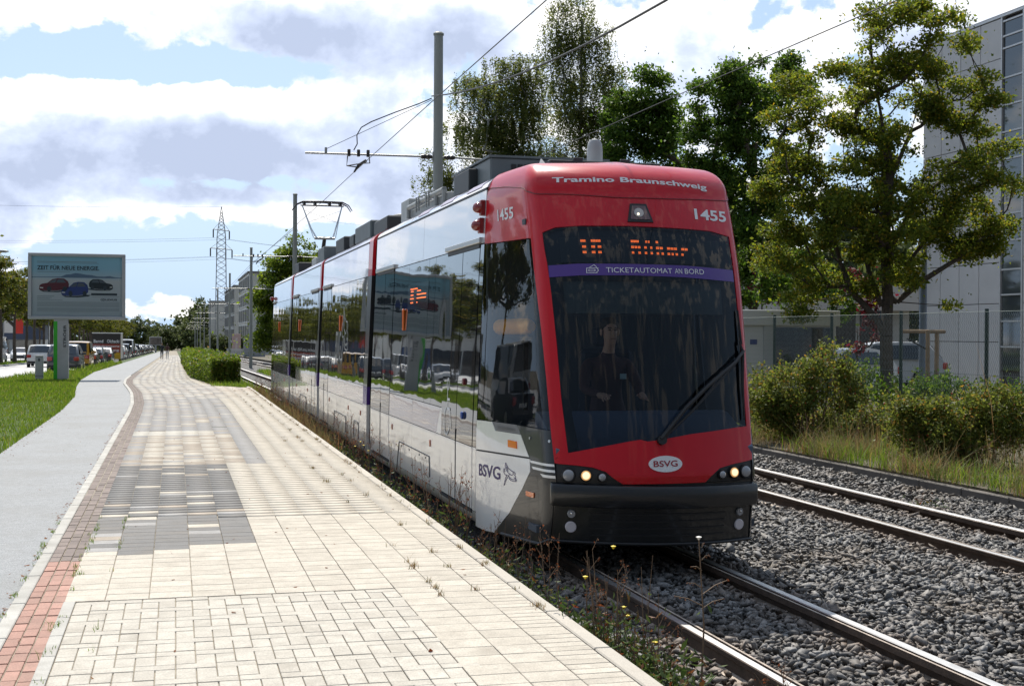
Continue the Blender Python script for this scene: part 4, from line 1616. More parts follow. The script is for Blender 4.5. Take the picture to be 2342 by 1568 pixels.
JG = .005
for k, ((ya, yb), ly) in enumerate(zip(MODS, LAY)):
    car = thing('carriage', None, None)
    car.parent = tram
    # structure behind the skin: fills the joints with black
    inner = MB()
    prof = [(-side_x(z) + .03, z) for z in (.12, .3, 1.0, 2.0, 3.0, 3.4, 3.53)] + [(side_x(z) - .03, z) for z in (3.53, 3.4, 3.0, 2.0, 1.0, .3, .12)]
    inner.prism(prof, 'y', ya + .01, yb - .01)
    inner.build('carcass', M_black, car)
    # roof skin with rounded edges
    rf = MB()
    prof = [(-side_x(z), z) for z in (3.40, 3.44, 3.48, 3.52, 3.545, 3.565)] + [(-.5, 3.595), (.5, 3.595)] + [(side_x(z), z) for z in (3.565, 3.545, 3.52, 3.48, 3.44, 3.40)]
    n = len(prof)
    for y in (ya, yb):
        rf.v += [(p[0], y, p[1]) for p in prof]
    rf.f = [(i, i + 1, n + i + 1, n + i) for i in range(n - 1)] + [tuple(range(n - 1, -1, -1)), tuple(range(n, 2 * n))]
    rf.m = [0] * len(rf.f)
    roof = rf.build('roof', M_silver_p, car, smooth=True)
    for e in range(int((yb - ya) / 1.4)):
        y0 = ya + .3 + e * 1.4
        if k == 0 and e < 3:
            panel('roof_edge_label', surf_l, L_(y0, y0 + .7, 3.43, 3.50), mat('label_lilac', (0.42, 0.37, 0.47), 0.35) if e == 0 else bpy.data.materials['label_lilac'], roof, .3, .03, .003, 0)
    # left skin
    ups = [ya] + ly['top'] + [yb]
    for a, b in zip(ups, ups[1:]):
        panel('upper_panel', surf_l, L_(a + JG, b - JG, 2.865, 3.372), M_silver_p, car, .8, .26)
    MB().box(-side_x(3.385) - .004, -side_x(3.385) + .03, ya, yb, 3.374, 3.398, 0).build('cornice_strip', M_black, car)
    solid = sorted([d for d in ly['doors']])
    free, cur = [], ya
    for d in solid:
        if d[0] - cur > .06:
            free.append((cur, d[0]))
        cur = d[1]
    if yb - cur > .06:
        free.append((cur, yb))
    for (a, b) in free:
        cuts = [a] + [s for s in ly['split'] if a + .2 < s < b - .2] + [b]
        if b - a < .35:
            panel('door_post', surf_l, L_(a + JG, b - JG, .885, 2.85), M_win if k else M_win, car, .3, .5)
            panel('lower_panel', surf_l, L_(a + JG, b - JG, .265, .878), M_white_p, car, .4, .3)
            continue
        for c0, c1 in zip(cuts, cuts[1:]):
            panel('window', surf_l, L_(c0 + JG, c1 - JG, 1.182, 2.855), M_win, car, .45, .45)
        cuts = [a] + [s for s in ly['pan'] if a + .2 < s < b - .2] + [b]
        for c0, c1 in zip(cuts, cuts[1:]):
            pl = L_(c0 + JG, c1 - JG, .884, 1.174)
            if k == 0 and c0 == a and abs(a - 3.98) < .01:
                pl = [(-c1 + JG, .884), (-4.27, .884), (-4.05, 1.174), (-c1 + JG, 1.174)]
                panel('lower_panel', surf_l, [(-4.262, .884), (-3.985, .884), (-3.985, 1.174), (-4.042, 1.174)], M_white_p, car, .4, .3)
            panel('lavender_panel', surf_l, pl, M_lav, car, .6, .3)
            panel('lower_panel', surf_l, L_(c0 + JG, c1 - JG, .265, .876), M_white_p, car, .6, .3)
    for (a, b) in solid:
        dr = thing('door', None, None)
        dr.parent = car
        m_ = (a + b) / 2
        for c0, c1 in ((a, m_), (m_, b)):
            panel('door_glass', surf_l, L_(c0 + .012, c1 - .012, .884, 2.82), M_win, dr, .45, .45, .004)
            panel('door_leaf', surf_l, L_(c0 + .012, c1 - .012, .275, .876), M_white_p, dr, .45, .3, .004)
        MB().box(-1.158, -1.13, a, b, .235, .262, 0).build('door_sill', M_rubber, dr)
        MB().box(-1.158, -1.135, m_ - .011, m_ + .011, .27, 1.0, 0).build('door_seal', M_rubber, dr)
        MB().box(-1.108, -1.05, a - .06, b + .04, 2.868, 2.922, 0, .006).build('door_gutter', M_alu, car)
        MB().box(-1.086, -1.05, a + .02, b - .02, 2.825, 2.864, 0).build('door_gap', M_black, dr)
        if k == 0 and a < 3:
            MB().lathe((0, 0, 0), [(.04, 0), (.04, .015), (.03, .022)], 20).build('door_button', M_blue, dr, smooth=True, loc=(-1.152, 2.86, 1.16)).rotation_euler = (0, -PI / 2, 0)
            MB().lathe((0, 0, 0), [(.036, 0), (.036, .015), (.028, .022)], 20).build('door_button', mat('red_button', (0.12, 0.01, 0.015), 0.3), dr, smooth=True, loc=(-1.135, 2.86, 1.5)).rotation_euler = (0, -PI / 2, 0)
            sy = MB()
            sm_ = quad_map(surf_l, [(-3.82, .90), (-3.42, .90), (-3.42, 1.52), (-3.82, 1.52)], .008)
            circ = lambda cx, cy, rx, ry, a0, a1: [(cx + rx * math.cos(t), cy + ry * math.sin(t)) for t in np.linspace(a0, a1, 16)]
            strokes(sy, [circ(.42, .88, .13, .09, 0, 2 * PI), [(.40, .76), (.40, .46), (.75, .46), (.95, .14)], [(.40, .62), (.70, .62)], circ(.42, .26, .36, .24, 2.2, 5.9)], sm_, .022)
            sy.build('wheelchair_symbol', M_lett, dr, fix=False)
    for (a, b) in ly['hatch']:
        h = MB()
        h.tube([(-1.153, a, .35), (-1.153, a + .05, .58), (-1.153, b - .18, .585), (-1.153, b, .20)] if k == 0 else [(-1.153, a, .3), (-1.153, a + .03, .57), (-1.153, b - .05, .575), (-1.153, b, .3)], .007, 5)
        hh = h.build('hatch_joint', M_black, car)
        for t in (.12, .3, .6, .85):
            MB().cyl((-1.149, a + (b - a) * t, .545), (-1, 0, 0), .013, .006, 8).build('hatch_lock', M_black, hh)
    for y in ly['orange']:
        MB().box(-1.135, -1.1, y - .035, y + .035, 2.02, 2.30, 0, .012).build('side_indicator', M_orange, car, loc=(0, 0, 0))
        MB().box(-1.14, -1.12, y - .008, y + .008, 2.05, 2.27, 0).build('indicator_bar', M_black, car)
    for y in ly['mark']:
        MB().box(-1.16, -1.14, y - .022, y + .022, .70, .775, 0, .004).build('side_reflector', mat('amber_reflector', (0.42, 0.10, 0.03), 0.3) if 'amber_reflector' not in bpy.data.materials else bpy.data.materials['amber_reflector'], car)
    # skirt, rolled under
    panel('skirt', surf_l, L_(ya, yb, .12, .258), M_skirt, car, 2.0, .03, 0, .02)
    # right skin
    panel('upper_panel', surf_r, R_(ya, yb, 2.865, 3.39), M_silver_p, car, 2, .3)
    panel('window', surf_r, R_(ya, yb, 1.182, 2.86), M_win, car, 2, .5)
    panel('lower_panel', surf_r, R_(ya, yb, .12, 1.176), M_white_p, car, 2, .15)
    # side LED panel behind the glass of the first carriage
    if k == 0:
        sd = panel('side_display', surf_l, L_(5.05, 6.45, 2.28, 2.60), mat('side_display_face', (0.02, 0.025, 0.03), 0.1, coat=1.0), car, .5, .2, .003, 0)
        le = MB()
        rowsd = [(2.53, [(5.78, 6.2)]), (2.50, [(6.05, 6.2), (5.55, 5.75)]), (2.455, [(6.05, 6.2), (5.2, 5.75)]), (2.41, [(6.02, 6.2), (5.2, 5.75)]), (2.36, [(6.05, 6.18), (5.75, 5.8)])]
        for q, segs in rowsd:
            for (a, b) in segs:
                y = a
                while y < b:
                    le.add([(-side_x(q) - .006, y + .05, q), (-side_x(q) - .006, y, q), (-side_x(q) - .006, y, q + .012), (-side_x(q) - .006, y + .05, q + .012)], [(0, 1, 2, 3)])
                    y += .06
        tag(le.build('led_segment', M_led, sd, fix=False), kind='stuff')
    if k == 1:
        text_part('logo_lettering', 'BSVG', surf_l, [(-13.95, 1.50), (-13.2, 1.50), (-13.2, 2.02), (-13.95, 2.02)], mat('pale_film', (0.33, 0.33, 0.31), 0.4), car, .0, .006)
        li = MB()
        strokes(li, LION, quad_map(surf_l, [(-13.1, 1.45), (-12.2, 1.45), (-12.2, 2.45), (-13.1, 2.45)], .006), .014)
        li.build('winged_lion_emblem', bpy.data.materials['pale_film'], car, fix=False)
    # undercarriage
    ub_ = MB()
    ub_.box(-.95, .95, ya + .2, yb - .2, .12, .3, 0)
    ub_.build('underframe', M_black, car)
for ybog in (4.9, 13.4, 20.3, 28.4):
    bog = thing('bogie', None, None)
    bog.parent = tram
    MB().box(-.78, .78, ybog - 1.1, ybog + 1.1, .14, .34, 0, .03).build('bogie_frame', M_black, bog)
    for yy in (-.9, .9):
        for s in (-1, 1):
            MB().cyl((s * .545, ybog + yy, .3), (s, 0, 0), .30, .09, 28).build('wheel', M_rail, bog, smooth=True)
# tail of the last carriage
tl = MB()
prof0 = [(-1.08, .2), (-1.15, .5), (-1.07, 3.0), (-.9, 3.5), (.9, 3.5), (1.07, 3.0), (1.15, .5), (1.08, .2)]
for (y, f, zf) in ((30.2, 1.0, 1), (31.3, .93, 1), (32.1, .82, .97), (32.4, .7, .9)):
    tl.v += [(x * f, y, .2 + (z - .2) * zf) for x, z in prof0]
for i in range(3):
    for j in range(8):
        tl.f.append((i * 8 + j, i * 8 + (j + 1) % 8, i * 8 + 8 + (j + 1) % 8, i * 8 + 8 + j))
tl.f.append(tuple(range(24, 32)))
tl.m = [0] * len(tl.f)
tl.build('tail_shell', M_red_p, tram, smooth=True)
sl_ = MB().ball((0, 0, 0), .06).build('side_signal_lamp', M_redlens, tram, loc=(-1.13, 30.25, 3.02))

# joints between carriages: bellows and portal frame
for (ya, yb) in zip([m[1] for m in MODS[:-1]], [m[0] for m in MODS[1:]]):
    jt = thing('articulation', None, None)
    jt.parent = tram
    be = MB()
    ys = np.linspace(ya - .02, yb + .02, 15)
    for i, y in enumerate(ys):
        f = .93 if i % 2 else .885
        be.v += [(x * f, y, .1 + (z - .1) * (1 - (1 - f) * .4)) for x, z in prof0]
    for i in range(len(ys) - 1):
        for j in range(8):
            be.f.append((i * 8 + j, i * 8 + (j + 1) % 8, i * 8 + 8 + (j + 1) % 8, i * 8 + 8 + j))
    be.m = [0] * len(be.f)
    be.build('bellows', M_rubber, jt, fix=True)
    pa, pb = ya + .42, yb - .005
    for sg, S, mk in ((-1, surf_l, L_), (1, surf_r, R_)):
        for (q0, q1, m, nm) in ((2.862, 3.40, M_red_p, 'portal_red'), (1.172, 2.86, M_darkp, 'portal_black'), (.897, 1.17, M_purple, 'portal_purple'), (.13, .895, M_white_p, 'portal_white')):
            panel(nm, S, mk(pa, pb, q0, q1), m, jt, .4, .2, 0, .05)
    rp = MB()
    prof = [(-side_x(z), z) for z in (3.40, 3.44, 3.48, 3.52, 3.545)] + [(-.5, 3.565), (.5, 3.565)] + [(side_x(z), z) for z in (3.545, 3.52, 3.48, 3.44, 3.40)]
    n = len(prof)
    for y in (pa, pb):
        rp.v += [(p[0], y, p[1]) for p in prof]
    rp.f = [(i, i + 1, n + i + 1, n + i) for i in range(n - 1)] + [tuple(range(n - 1, -1, -1)), tuple(range(n, 2 * n))]
    rp.m = [0] * len(rp.f)
    rp.build('portal_roof', M_red_p, jt, smooth=True)

# ---------------------------------------------------------------- roof equipment
ru = MB()
ru.box(-.75, .55, 3.4, 5.3, 3.56, 3.85, 0, .015)
rb = ru.build('roof_unit', M_roofbox, tram)
MB().box(-.77, .57, 3.38, 5.32, 3.85, 3.872, 0).build('unit_lid', M_roofbox, rb)
gv_ = MB()
for i in range(9):
    gv_.box(-.52 + i * .07, -.47 + i * .07, 3.385, 3.399, 3.72, 3.78, 0)
gv_.build('unit_grille', M_black, rb)
MB().box(-.85, -.745, 4.0, 4.75, 3.56, 3.80, 0, .01).build('unit_cover', M_roofbox2, rb)
bw = MB().box(-.34, .84, 2.55, 2.66, 3.5, 3.735, 0, .01)
for x in (-.05, .45):
    bw.box(x - .05, x + .05, 2.52, 2.56, 3.5, 3.76, 0, .006)
bw.build('roof_baffle', M_roofbox2, tram)
MB().lathe((0, 0, 0), [(.085, 0), (.082, .30), (.075, .37), (.05, .41), (.0, .425)], 20).build('antenna', M_roofpale, tram, smooth=True, loc=(.31, 3.1, 3.62))
fin = MB()
fin.add([(-.05, 0, 0), (.05, 0, 0), (.03, .19, 0), (-.03, .19, 0), (0, .14, .12), (0, .18, .12)], [(0, 1, 4), (1, 2, 5, 4), (2, 3, 5), (3, 0, 4, 5), (0, 3, 2, 1)])
fin.build('antenna_fin', M_roofpale, tram, smooth=True, loc=(-.5, 2.15, 3.58))
ins = MB().box(-.78, -.42, 5.45, 8.1, 3.57, 3.70, 0, .01).build('roof_rail', M_roofpale, tram)
ir = MB().tube([(-.82, 5.5, 3.73), (-.82, 8.0, 3.73)], .035, 10)
for y in (5.5, 6.0, 8.0):
    ir.cyl((-.82, y, 3.58), (0, 0, 1), .03, .15, 8)
ir.build('bus_bar', M_steel, ins, smooth=True)
hp_ = MB()
for y in (6.3, 7.0):
    for dy in (0, .18):
        hp_.tube([(-.86, y + dy, 3.60), (-.86, y + dy, 3.79), (-.78, y + dy + .05, 3.81), (-.72, y + dy, 3.77), (-.72, y + dy, 3.6)], .012, 6)
hp_.build('support_loop', M_steel, ins, smooth=True)
MB().box(-.80, -.3, 8.1, 8.75, 3.57, 3.88, 0, .01).build('roof_unit', M_roofpale, tram)
u2_ = MB().box(-.82, .6, 9.9, 11.3, 3.57, 3.80, 0, .02).build('roof_unit', M_roofbox2, tram)
MB().lathe((0, 0, 0), [(.45, 0), (.45, .05), (.4, .07)], 20).build('fan_cowl', M_roofbox2, u2_, smooth=True, loc=(-.2, 10.6, 3.8))
MB().box(-.85, .6, 11.5, 13.4, 3.57, 3.86, 0, .02).build('roof_unit', M_roofbox, tram)
MB().box(-.85, .5, 13.6, 14.2, 3.57, 3.78, 0, .02).build('roof_unit', M_roofbox2, tram)
MB().box(-.85, .5, 15.0, 16.3, 3.57, 3.84, 0, .02).build('roof_unit', M_roofbox2, tram)
MB().box(-.8, .5, 18.9, 20.2, 3.57, 3.90, 0, .02).build('roof_unit', M_roofbox, tram)
MB().box(-.8, .5, 20.6, 21.6, 3.57, 3.75, 0, .02).build('roof_unit', M_roofpale, tram)
MB().box(-.8, .5, 25.0, 26.3, 3.57, 3.86, 0, .02).build('roof_unit', M_roofbox2, tram)
# pantograph on the last carriage
pan = thing('pantograph', None, None, (0, 26.15, 3.6))
pan.parent = tram
PB = MB().box(-.5, .5, -.5, 1.3, 0, .1, 0, .02)
PB.build('pantograph_base', M_roofbox2, pan)
MB().tube([(0, 1.1, .08), (0, -.05, 1.0)], [.07, .05], 10).build('lower_arm', M_black, pan, smooth=True)
kn = MB().tube([(-.28, -.05, .98), (.28, -.05, .98)], .035, 8)
kn.build('knuckle', M_steel, pan, smooth=True)
ua = MB()
for s in (-1, 1):
    ua.tube([(s * .22, -.05, .98), (s * .34, .3, 1.28), (s * .56, .62, 1.95)], [.026, .022, .018], 8)
    ua.tube([(s * .30, -.02, 1.0), (s * .42, .34, 1.45), (s * .56, .62, 1.95)], [.012, .012, .012], 6)
ua.tube([(-.40, .32, 1.45), (.50, .58, 1.80)], .006, 5).tube([(.40, .32, 1.45), (-.50, .58, 1.80)], .006, 5)
ua.build('upper_arm', M_alu, pan, smooth=True)
hd = MB()
for dy in (-.16, .16):
    hd.tube([(-.82, .62 + dy, 1.80), (-.72, .62 + dy, 1.95), (-.55, .62 + dy, 2.03), (0, .62 + dy, 2.045), (.55, .62 + dy, 2.03), (.72, .62 + dy, 1.95), (.82, .62 + dy, 1.80)], [.012, .016, .022, .022, .022, .016, .012], 8)
for x in (-.5, -.2, .2, .5):
    hd.box(x - .03, x + .03, .44, .80, 1.94, 2.02, 0)
hd.tube([(-.6, .62, 1.94), (.6, .62, 1.94)], .022, 8)
hd.build('contact_head', M_black, pan, smooth=True)
# ================================================================ OVERHEAD LINE
M_mast = mat('mast_paint', (0.27, 0.285, 0.265), 0.55, var=0.08, var_scale=2, dirt=(0.14, 0.14, 0.12), dirt_amt=0.3, dirt_scale=2)
M_wire = mat('wire', (0.045, 0.043, 0.042), 0.5, metal=0.4)
M_insul = mat('insulator', (0.03, 0.025, 0.022), 0.35)
MAST_U = 5.915


def mast(v, ztop, label, group=None, detail=True):
    base = -.45 + G(v)
    t = thing('tram_mast', label, 'mast', (MAST_U, v, base), 0, group)
    h = ztop - base
    pole = MB().tube([(0, 0, 0), (0, 0, h)], [.135, .105], 20).build('pole', M_mast, t, smooth=True)
    MB().tube([(0, 0, h - .02), (0, 0, h + .02), (0, 0, h + .05)], [.125, .125, .09], 20).build('cap', M_mast, t, smooth=True)
    za = 5.87 + G(v) * .8 - base
    for s in (-1, 1):
        arm = MB().tube([(s * .10, 0, za), (s * .42, 0, za), (s * 3.07 if s < 0 else 1.1, 0, za - .02)], .024, 8)
        a = arm.build('cantilever_arm', M_steel, t, smooth=True)
        if detail:
            ins_ = MB().tube([(s * .14, 0, za), (s * .2, 0, za), (s * .24, 0, za), (s * .28, 0, za), (s * .32, 0, za), (s * .40, 0, za)], [.04, .045, .06, .045, .06, .04], 10)
            ins_.build('insulator', M_insul, a, smooth=True)
    if s > 0 and not detail:
        pass
    a2 = MB().tube([(1.1, 0, za - .02), (3.0, 0, za - .02)], .02, 6).build('arm_extension', M_steel, t, smooth=True)
    if detail:
        MB().box(-.13, -.09, -.03, .03, za - .12, za + .12, 0).build('bracket', M_steel, t)
        x = 4.06 - MAST_U
        cl = MB()
        for dx in (-.22, 0, .22):
            cl.box(x + dx - .035, x + dx + .035, -.04, .04, za - .06, za + .10, 0, .01)
        cl.tube([(x - .25, 0, za - .05), (x - .27, 0, za - .28), (x + .1, -.1, za - .22), (x + .26, 0, za - .2), (x + .24, 0, za)], .014, 6)
        cl.tube([(x + .18, 0, za - .14), (x, 0, za - .26), (x - .1, 0, za - .42)], [.035, .035, .02], 8)
        cl.tube([(x - .25, 0, za - .28), (x - .05, 0, za - .3)], .014, 6)
        cl.build('wire_clamp', M_insul, t)
        MB().tube([(-2.6, 0, za + .12), (-2.6, 0, za)], [.03, .03], 8).build('stay_eye', M_steel, t)
    return t


mast(30.05, 8.72, 'thick grey tram mast standing behind the front carriage of the red tram')
mast(67.7, 8.83, 'grey tram mast behind the rear end of the tram, beside the pantograph')
mast(107.5, 8.58, 'slim grey tram mast in front of the white office block, left of the tram')
mast(150, 8.38, 'slim grey tram mast standing right of the lattice pylon')
mast(193, 8.0, 'slim grey tram mast standing in front of the lattice pylon')
mast(236, 7.7, 'slim grey tram mast just left of the lattice pylon', detail=False)
for v_, z_ in ((281, 7.35), (325, 7.3), (368, 7.0), (412, 6.7), (456, 6.4), (500, 6.2)):
    mast(v_, z_, 'small far tram mast in the row beyond the hedge', 'far tram masts beyond the hedge', detail=False)


def wire(name, label, pts, r=.008, group=None, cat='cable'):
    return tag(MB().tube(pts, r, 6, caps=False).build(name, M_wire, None, smooth=True, fix=False), label, cat, group)


def sag(p, q, d, n=14):
    p, q = Vector(p), Vector(q)
    return [p.lerp(q, t) - Vector((0, 0, d * 4 * t * (1 - t))) for t in np.linspace(0, 1, n)]


wire('contact_wire', 'thin contact wire over the track of the red tram', [(3.9, -10, 5.5), (3.97, 14, 5.46), (3.97, 20.8, 5.474), (4.03, 30, 5.52), (3.97, 36.3, 5.43), (3.9, 67.7, 5.35), (4.05, 107, 5.05), (3.9, 150, 4.7), (4.0, 236, 3.9)], .0075)
wire('contact_wire', 'thin contact wire over the far track, crossing the upper right sky', [(7.86, -10, 5.5), (7.86, 13.2, 5.54), (7.86, 20, 5.64), (7.86, 30, 5.75), (7.9, 67.7, 5.5), (7.8, 107, 5.1), (7.9, 150, 4.7), (7.9, 236, 3.9)], .0075)
wire('feeder_cable', 'thick twisted feeder cable running up from the mast over the tram', sag((5.75, 30.0, 7.27), (5.85, -8, 7.4), 1.55, 24), .016)
wire('feeder_drop', 'black cable curving from the mast down to the clamp on the arm', [(5.75, 30.0, 7.22), (5.45, 30.0, 7.08), (4.9, 30.03, 6.86), (4.35, 30.05, 6.62), (4.12, 30.05, 6.48), (4.02, 30.05, 6.3), (4.03, 30.05, 6.1), (3.95, 30.05, 5.95)], .014)
wire('stay_wire', 'thin stay wire from the mast to the end of the cantilever arm', [(5.78, 30.05, 7.2), (3.31, 30.05, 5.95)], .007)
wire('stay_wire', 'thin slanting wire between the second mast and the far trees', [(5.9, 67.7, 7.1), (5.9, 107.5, 7.3), (5.9, 150, 6.9), (5.9, 193, 6.4)], .012)

# ================================================================ LATTICE PYLON far off
PYV = 420.0
pyu = None
d = fwd + r2 * ((505 - 1170.5) / FPX)
pyu = d.x * PYV / d.y
M_lat = mat('lattice_steel', (0.30, 0.31, 0.32), 0.6, metal=0.3)
pz0 = -4.5
ztop_ = zpx(506, 473, PYV)
pyl = thing('lattice_pylon', 'tall grey steel lattice pylon with two cross arms far behind the masts', 'pylon', (pyu, PYV, pz0))
H_ = ztop_ - pz0
za1, za2 = zpx(506, 526, PYV) - pz0, zpx(506, 569, PYV) - pz0


def pw(z):
    if z < H_ * .80:
        return 1.55 + (0.95 - 1.55) * z / (H_ * .8) + .35
    return 1.30 * (1 - (z - H_ * .8) / (H_ * .2)) + .03


body = MB()
lv = [0]
while lv[-1] < H_ - 1.0:
    lv.append(lv[-1] + max(.9, pw(lv[-1]) * 1.25))
lv[-1] = H_
cor = [(-1, -1), (1, -1), (1, 1), (-1, 1)]
for a, b in zip(lv, lv[1:]):
    for k in range(4):
        (x0, y0), (x1, y1) = cor[k], cor[(k + 1) % 4]
        wa, wb = pw(a), pw(b)
        body.tube([(x0 * wa, y0 * wa, a), (x0 * wb, y0 * wb, b)], .09, 4)
        body.tube([(x0 * wa, y0 * wa, a), (x1 * wb, y1 * wb, b)], .045, 4)
        body.tube([(x1 * wa, y1 * wa, a), (x0 * wb, y0 * wb, b)], .045, 4)
tag(body.build('lattice_tower', M_lat, pyl, fix=False), kind='stuff')
for za, hw, n_i in ((za1, 2.45, 2), (za2, 3.3, 4)):
    ar = MB()
    tilt = -.35
    for s in (-1, 1):
        ar.tube([(0, 0, za), (s * hw, 0, za + tilt * s * .6)], .14, 5)
        ar.tube([(s * .8, 0, za + 2.0), (s * hw, 0, za + tilt * s * .6)], .05, 4)
        ar.tube([(0, .6, za), (s * hw, 0, za + tilt * s * .6)], .09, 4)
    ao = ar.build('cross_arm', M_lat, pyl, fix=False)
    for s in (-1, 1):
        for t in ((1.0,) if n_i == 2 else (1.0, .42)):
            MB().tube([(s * hw * t, 0, za + tilt * s * .6 - .1), (s * hw * t, 0, za - 2.6 + tilt * s * .6)], .20, 6).build('insulator_string', M_insul, ao)
for k, (dx, dz) in enumerate([(-2.45, za1 - 2.5), (2.45, za1 - 2.9), (-3.3, za2 - 2.5), (-1.4, za2 - 2.6), (3.3, za2 - 3.0), (0, H_)]):
    p0 = Vector((pyu + dx, PYV, pz0 + dz))
    left_end = Vector((pyu - 260 + dx, PYV - 150, pz0 + dz - 3.0))
    right_end = Vector((pyu + 160 + dx, PYV + 60, pz0 + dz - 1.0))
    wire('power_line', 'thin high voltage line strung across the sky from the pylon', sag(left_end, p0, 5.5, 30) + sag(p0, right_end, 3.5, 16)[1:], .03, 'high voltage lines on the pylon', 'power line')

# ================================================================ BILLBOARD on the verge
BV = 56.14
bb = thing('billboard', 'large poster billboard with three cars on a thick post on the verge', 'billboard', (-3.85, BV, G(BV)))
M_bframe = mat('billboard_frame', (0.36, 0.375, 0.385), 0.4, metal=0.3, var=0.04)
M_bpost = mat('billboard_post', (0.36, 0.365, 0.37), 0.5, var=0.05, dirt=(0.2, 0.19, 0.17), dirt_amt=0.3)
M_green = mat('green_stripe', (0.03, 0.36, 0.02), 0.45)
x0, x1, z0, z1 = -1.89, 1.87, 2.41, 5.09
fr = MB()
fw = .13
fr.box(x0, x1, -.17, .17, z0, z0 + fw, 0, .02).box(x0, x1, -.17, .17, z1 - fw, z1, 0, .02).box(x0, x0 + fw, -.17, .17, z0 + fw, z1 - fw, 0).box(x1 - fw, x1, -.17, .17, z0 + fw, z1 - fw, 0)
fr.build('frame', M_bframe, bb)
MB().box(x0 + .1, x1 - .1, .02, .15, z0 + .1, z1 - .1, 0).build('back_panel', M_bframe, bb)
po = MB().box(-.90, -.33, -.14, .14, -.1, 2.45, 0, .015).build('post', M_bpost, bb)
MB().box(-.905, -.76, -.146, .146, -.05, 2.33, 0).build('green_stripe', M_green, po)
MB().box(-.90, -.33, -.13, .13, 2.25, 2.42, 0).build('neck', mat('neck_dark', (0.06, 0.06, 0.06), 0.6), po)
letters(MB(), 'STRÖER', lambda a, b: (-.42 - b * .13 + .0, -.150, 1.28 + a * .92), .02).build('post_lettering', mat('post_letter', (0.035, 0.04, 0.045), 0.5), po, fix=False)
# printed poster: flat print
PX0, PX1, PZ0, PZ1 = x0 + fw + .0, x1 - fw, z0 + fw, z1 - fw
pr = bpy.data.materials.new('poster_print')
pr.use_nodes = True
nt = pr.node_tree
tc = nt.nodes.new('ShaderNodeTexCoord')
sp = nt.nodes.new('ShaderNodeSeparateXYZ')
mrn = nt.nodes.new('ShaderNodeMapRange')
mrn.inputs['From Min'].default_value, mrn.inputs['From Max'].default_value = PZ0, PZ1
rp = nt.nodes.new('ShaderNodeValToRGB')
e = rp.color_ramp.elements
e[0].position, e[0].color = 0.0, (.42, .48, .53, 1)
e[1].position, e[1].color = 1.0, (.30, .56, .70, 1)
for p_, c_ in ((.35, (.50, .54, .58, 1)), (.60, (.56, .58, .60, 1)), (.645, (.45, .56, .64, 1)), (.80, (.30, .54, .68, 1))):
    q_ = e.new(p_)
    q_.color = c_
nt.links.new(tc.outputs['Object'], sp.inputs[0])
nt.links.new(sp.outputs[2], mrn.inputs['Value'])
nt.links.new(mrn.outputs[0], rp.inputs[0])
nt.links.new(rp.outputs[0], nt.nodes['Principled BSDF'].inputs['Base Color'])
nt.nodes['Principled BSDF'].inputs['Roughness'].default_value = 0.5
poster = MB().box(PX0, PX1, -.06, .02, PZ0, PZ1, 0).build('poster', pr, bb)


def pm(y=-.064):
    """0..1 across and up the poster"""
    return lambda a, b: (PX0 + a * (PX1 - PX0), y, PZ0 + b * (PZ1 - PZ0))


def pbox(a0, b0, a1, b1, y=-.064):
    f = pm(y)
    return lambda a, b: f(a0 + (a1 - a0) * a, b0 + (b1 - b0) * b)


M_ink = mat('poster_ink', (0.03, 0.045, 0.06), 0.6)
M_ink2 = mat('poster_ink_grey', (0.24, 0.28, 0.31), 0.6)
M_mtn = mat('poster_mountain', (0.12, 0.19, 0.29), 0.6)
letters(MB(), 'ZEIT FÜR NEUE ENERGIE.', pbox(.06, .775, .745, .86, -.07), .022).build('poster_headline', M_ink, poster, fix=False)
mt = MB()
ml = [(0, .655), (.2, .657), (.32, .662), (.38, .70), (.43, .705), (.48, .725), (.53, .718), (.6, .70), (.66, .695), (.72, .675), (.80, .672), (.86, .685), (.92, .665), (1, .655), (1, .645), (0, .645)]
mt.add([pm(-.0625)(a, b) for a, b in ml], [tuple(range(len(ml)))[::-1]])
mt.build('poster_mountains', M_mtn, poster)
bars = MB()
for (a0, a1, b, h) in [(.06, .72, .905, .010), (.06, .74, .885, .004), (.06, .745, .765, .004), (.06, .42, .735, .008), (.06, .25, .33, .01), (.06, .22, .305, .008), (.06, .20, .29, .008), (.06, .34, .265, .008), (.66, .97, .33, .006)] + \
        [(.06, .97, .235 - i * .018, .007) for i in range(5)] + [(.06, .97, .13 - i * .018, .008) for i in range(3)] + [(.06, .75, .075, .006)]:
    f = pm(-.0632)
    bars.add([f(a0, b), f(a1, b), f(a1, b + h), f(a0, b + h)], [(3, 2, 1, 0)])
tag(bars.build('small_print', M_ink2, poster, fix=False), kind='stuff')


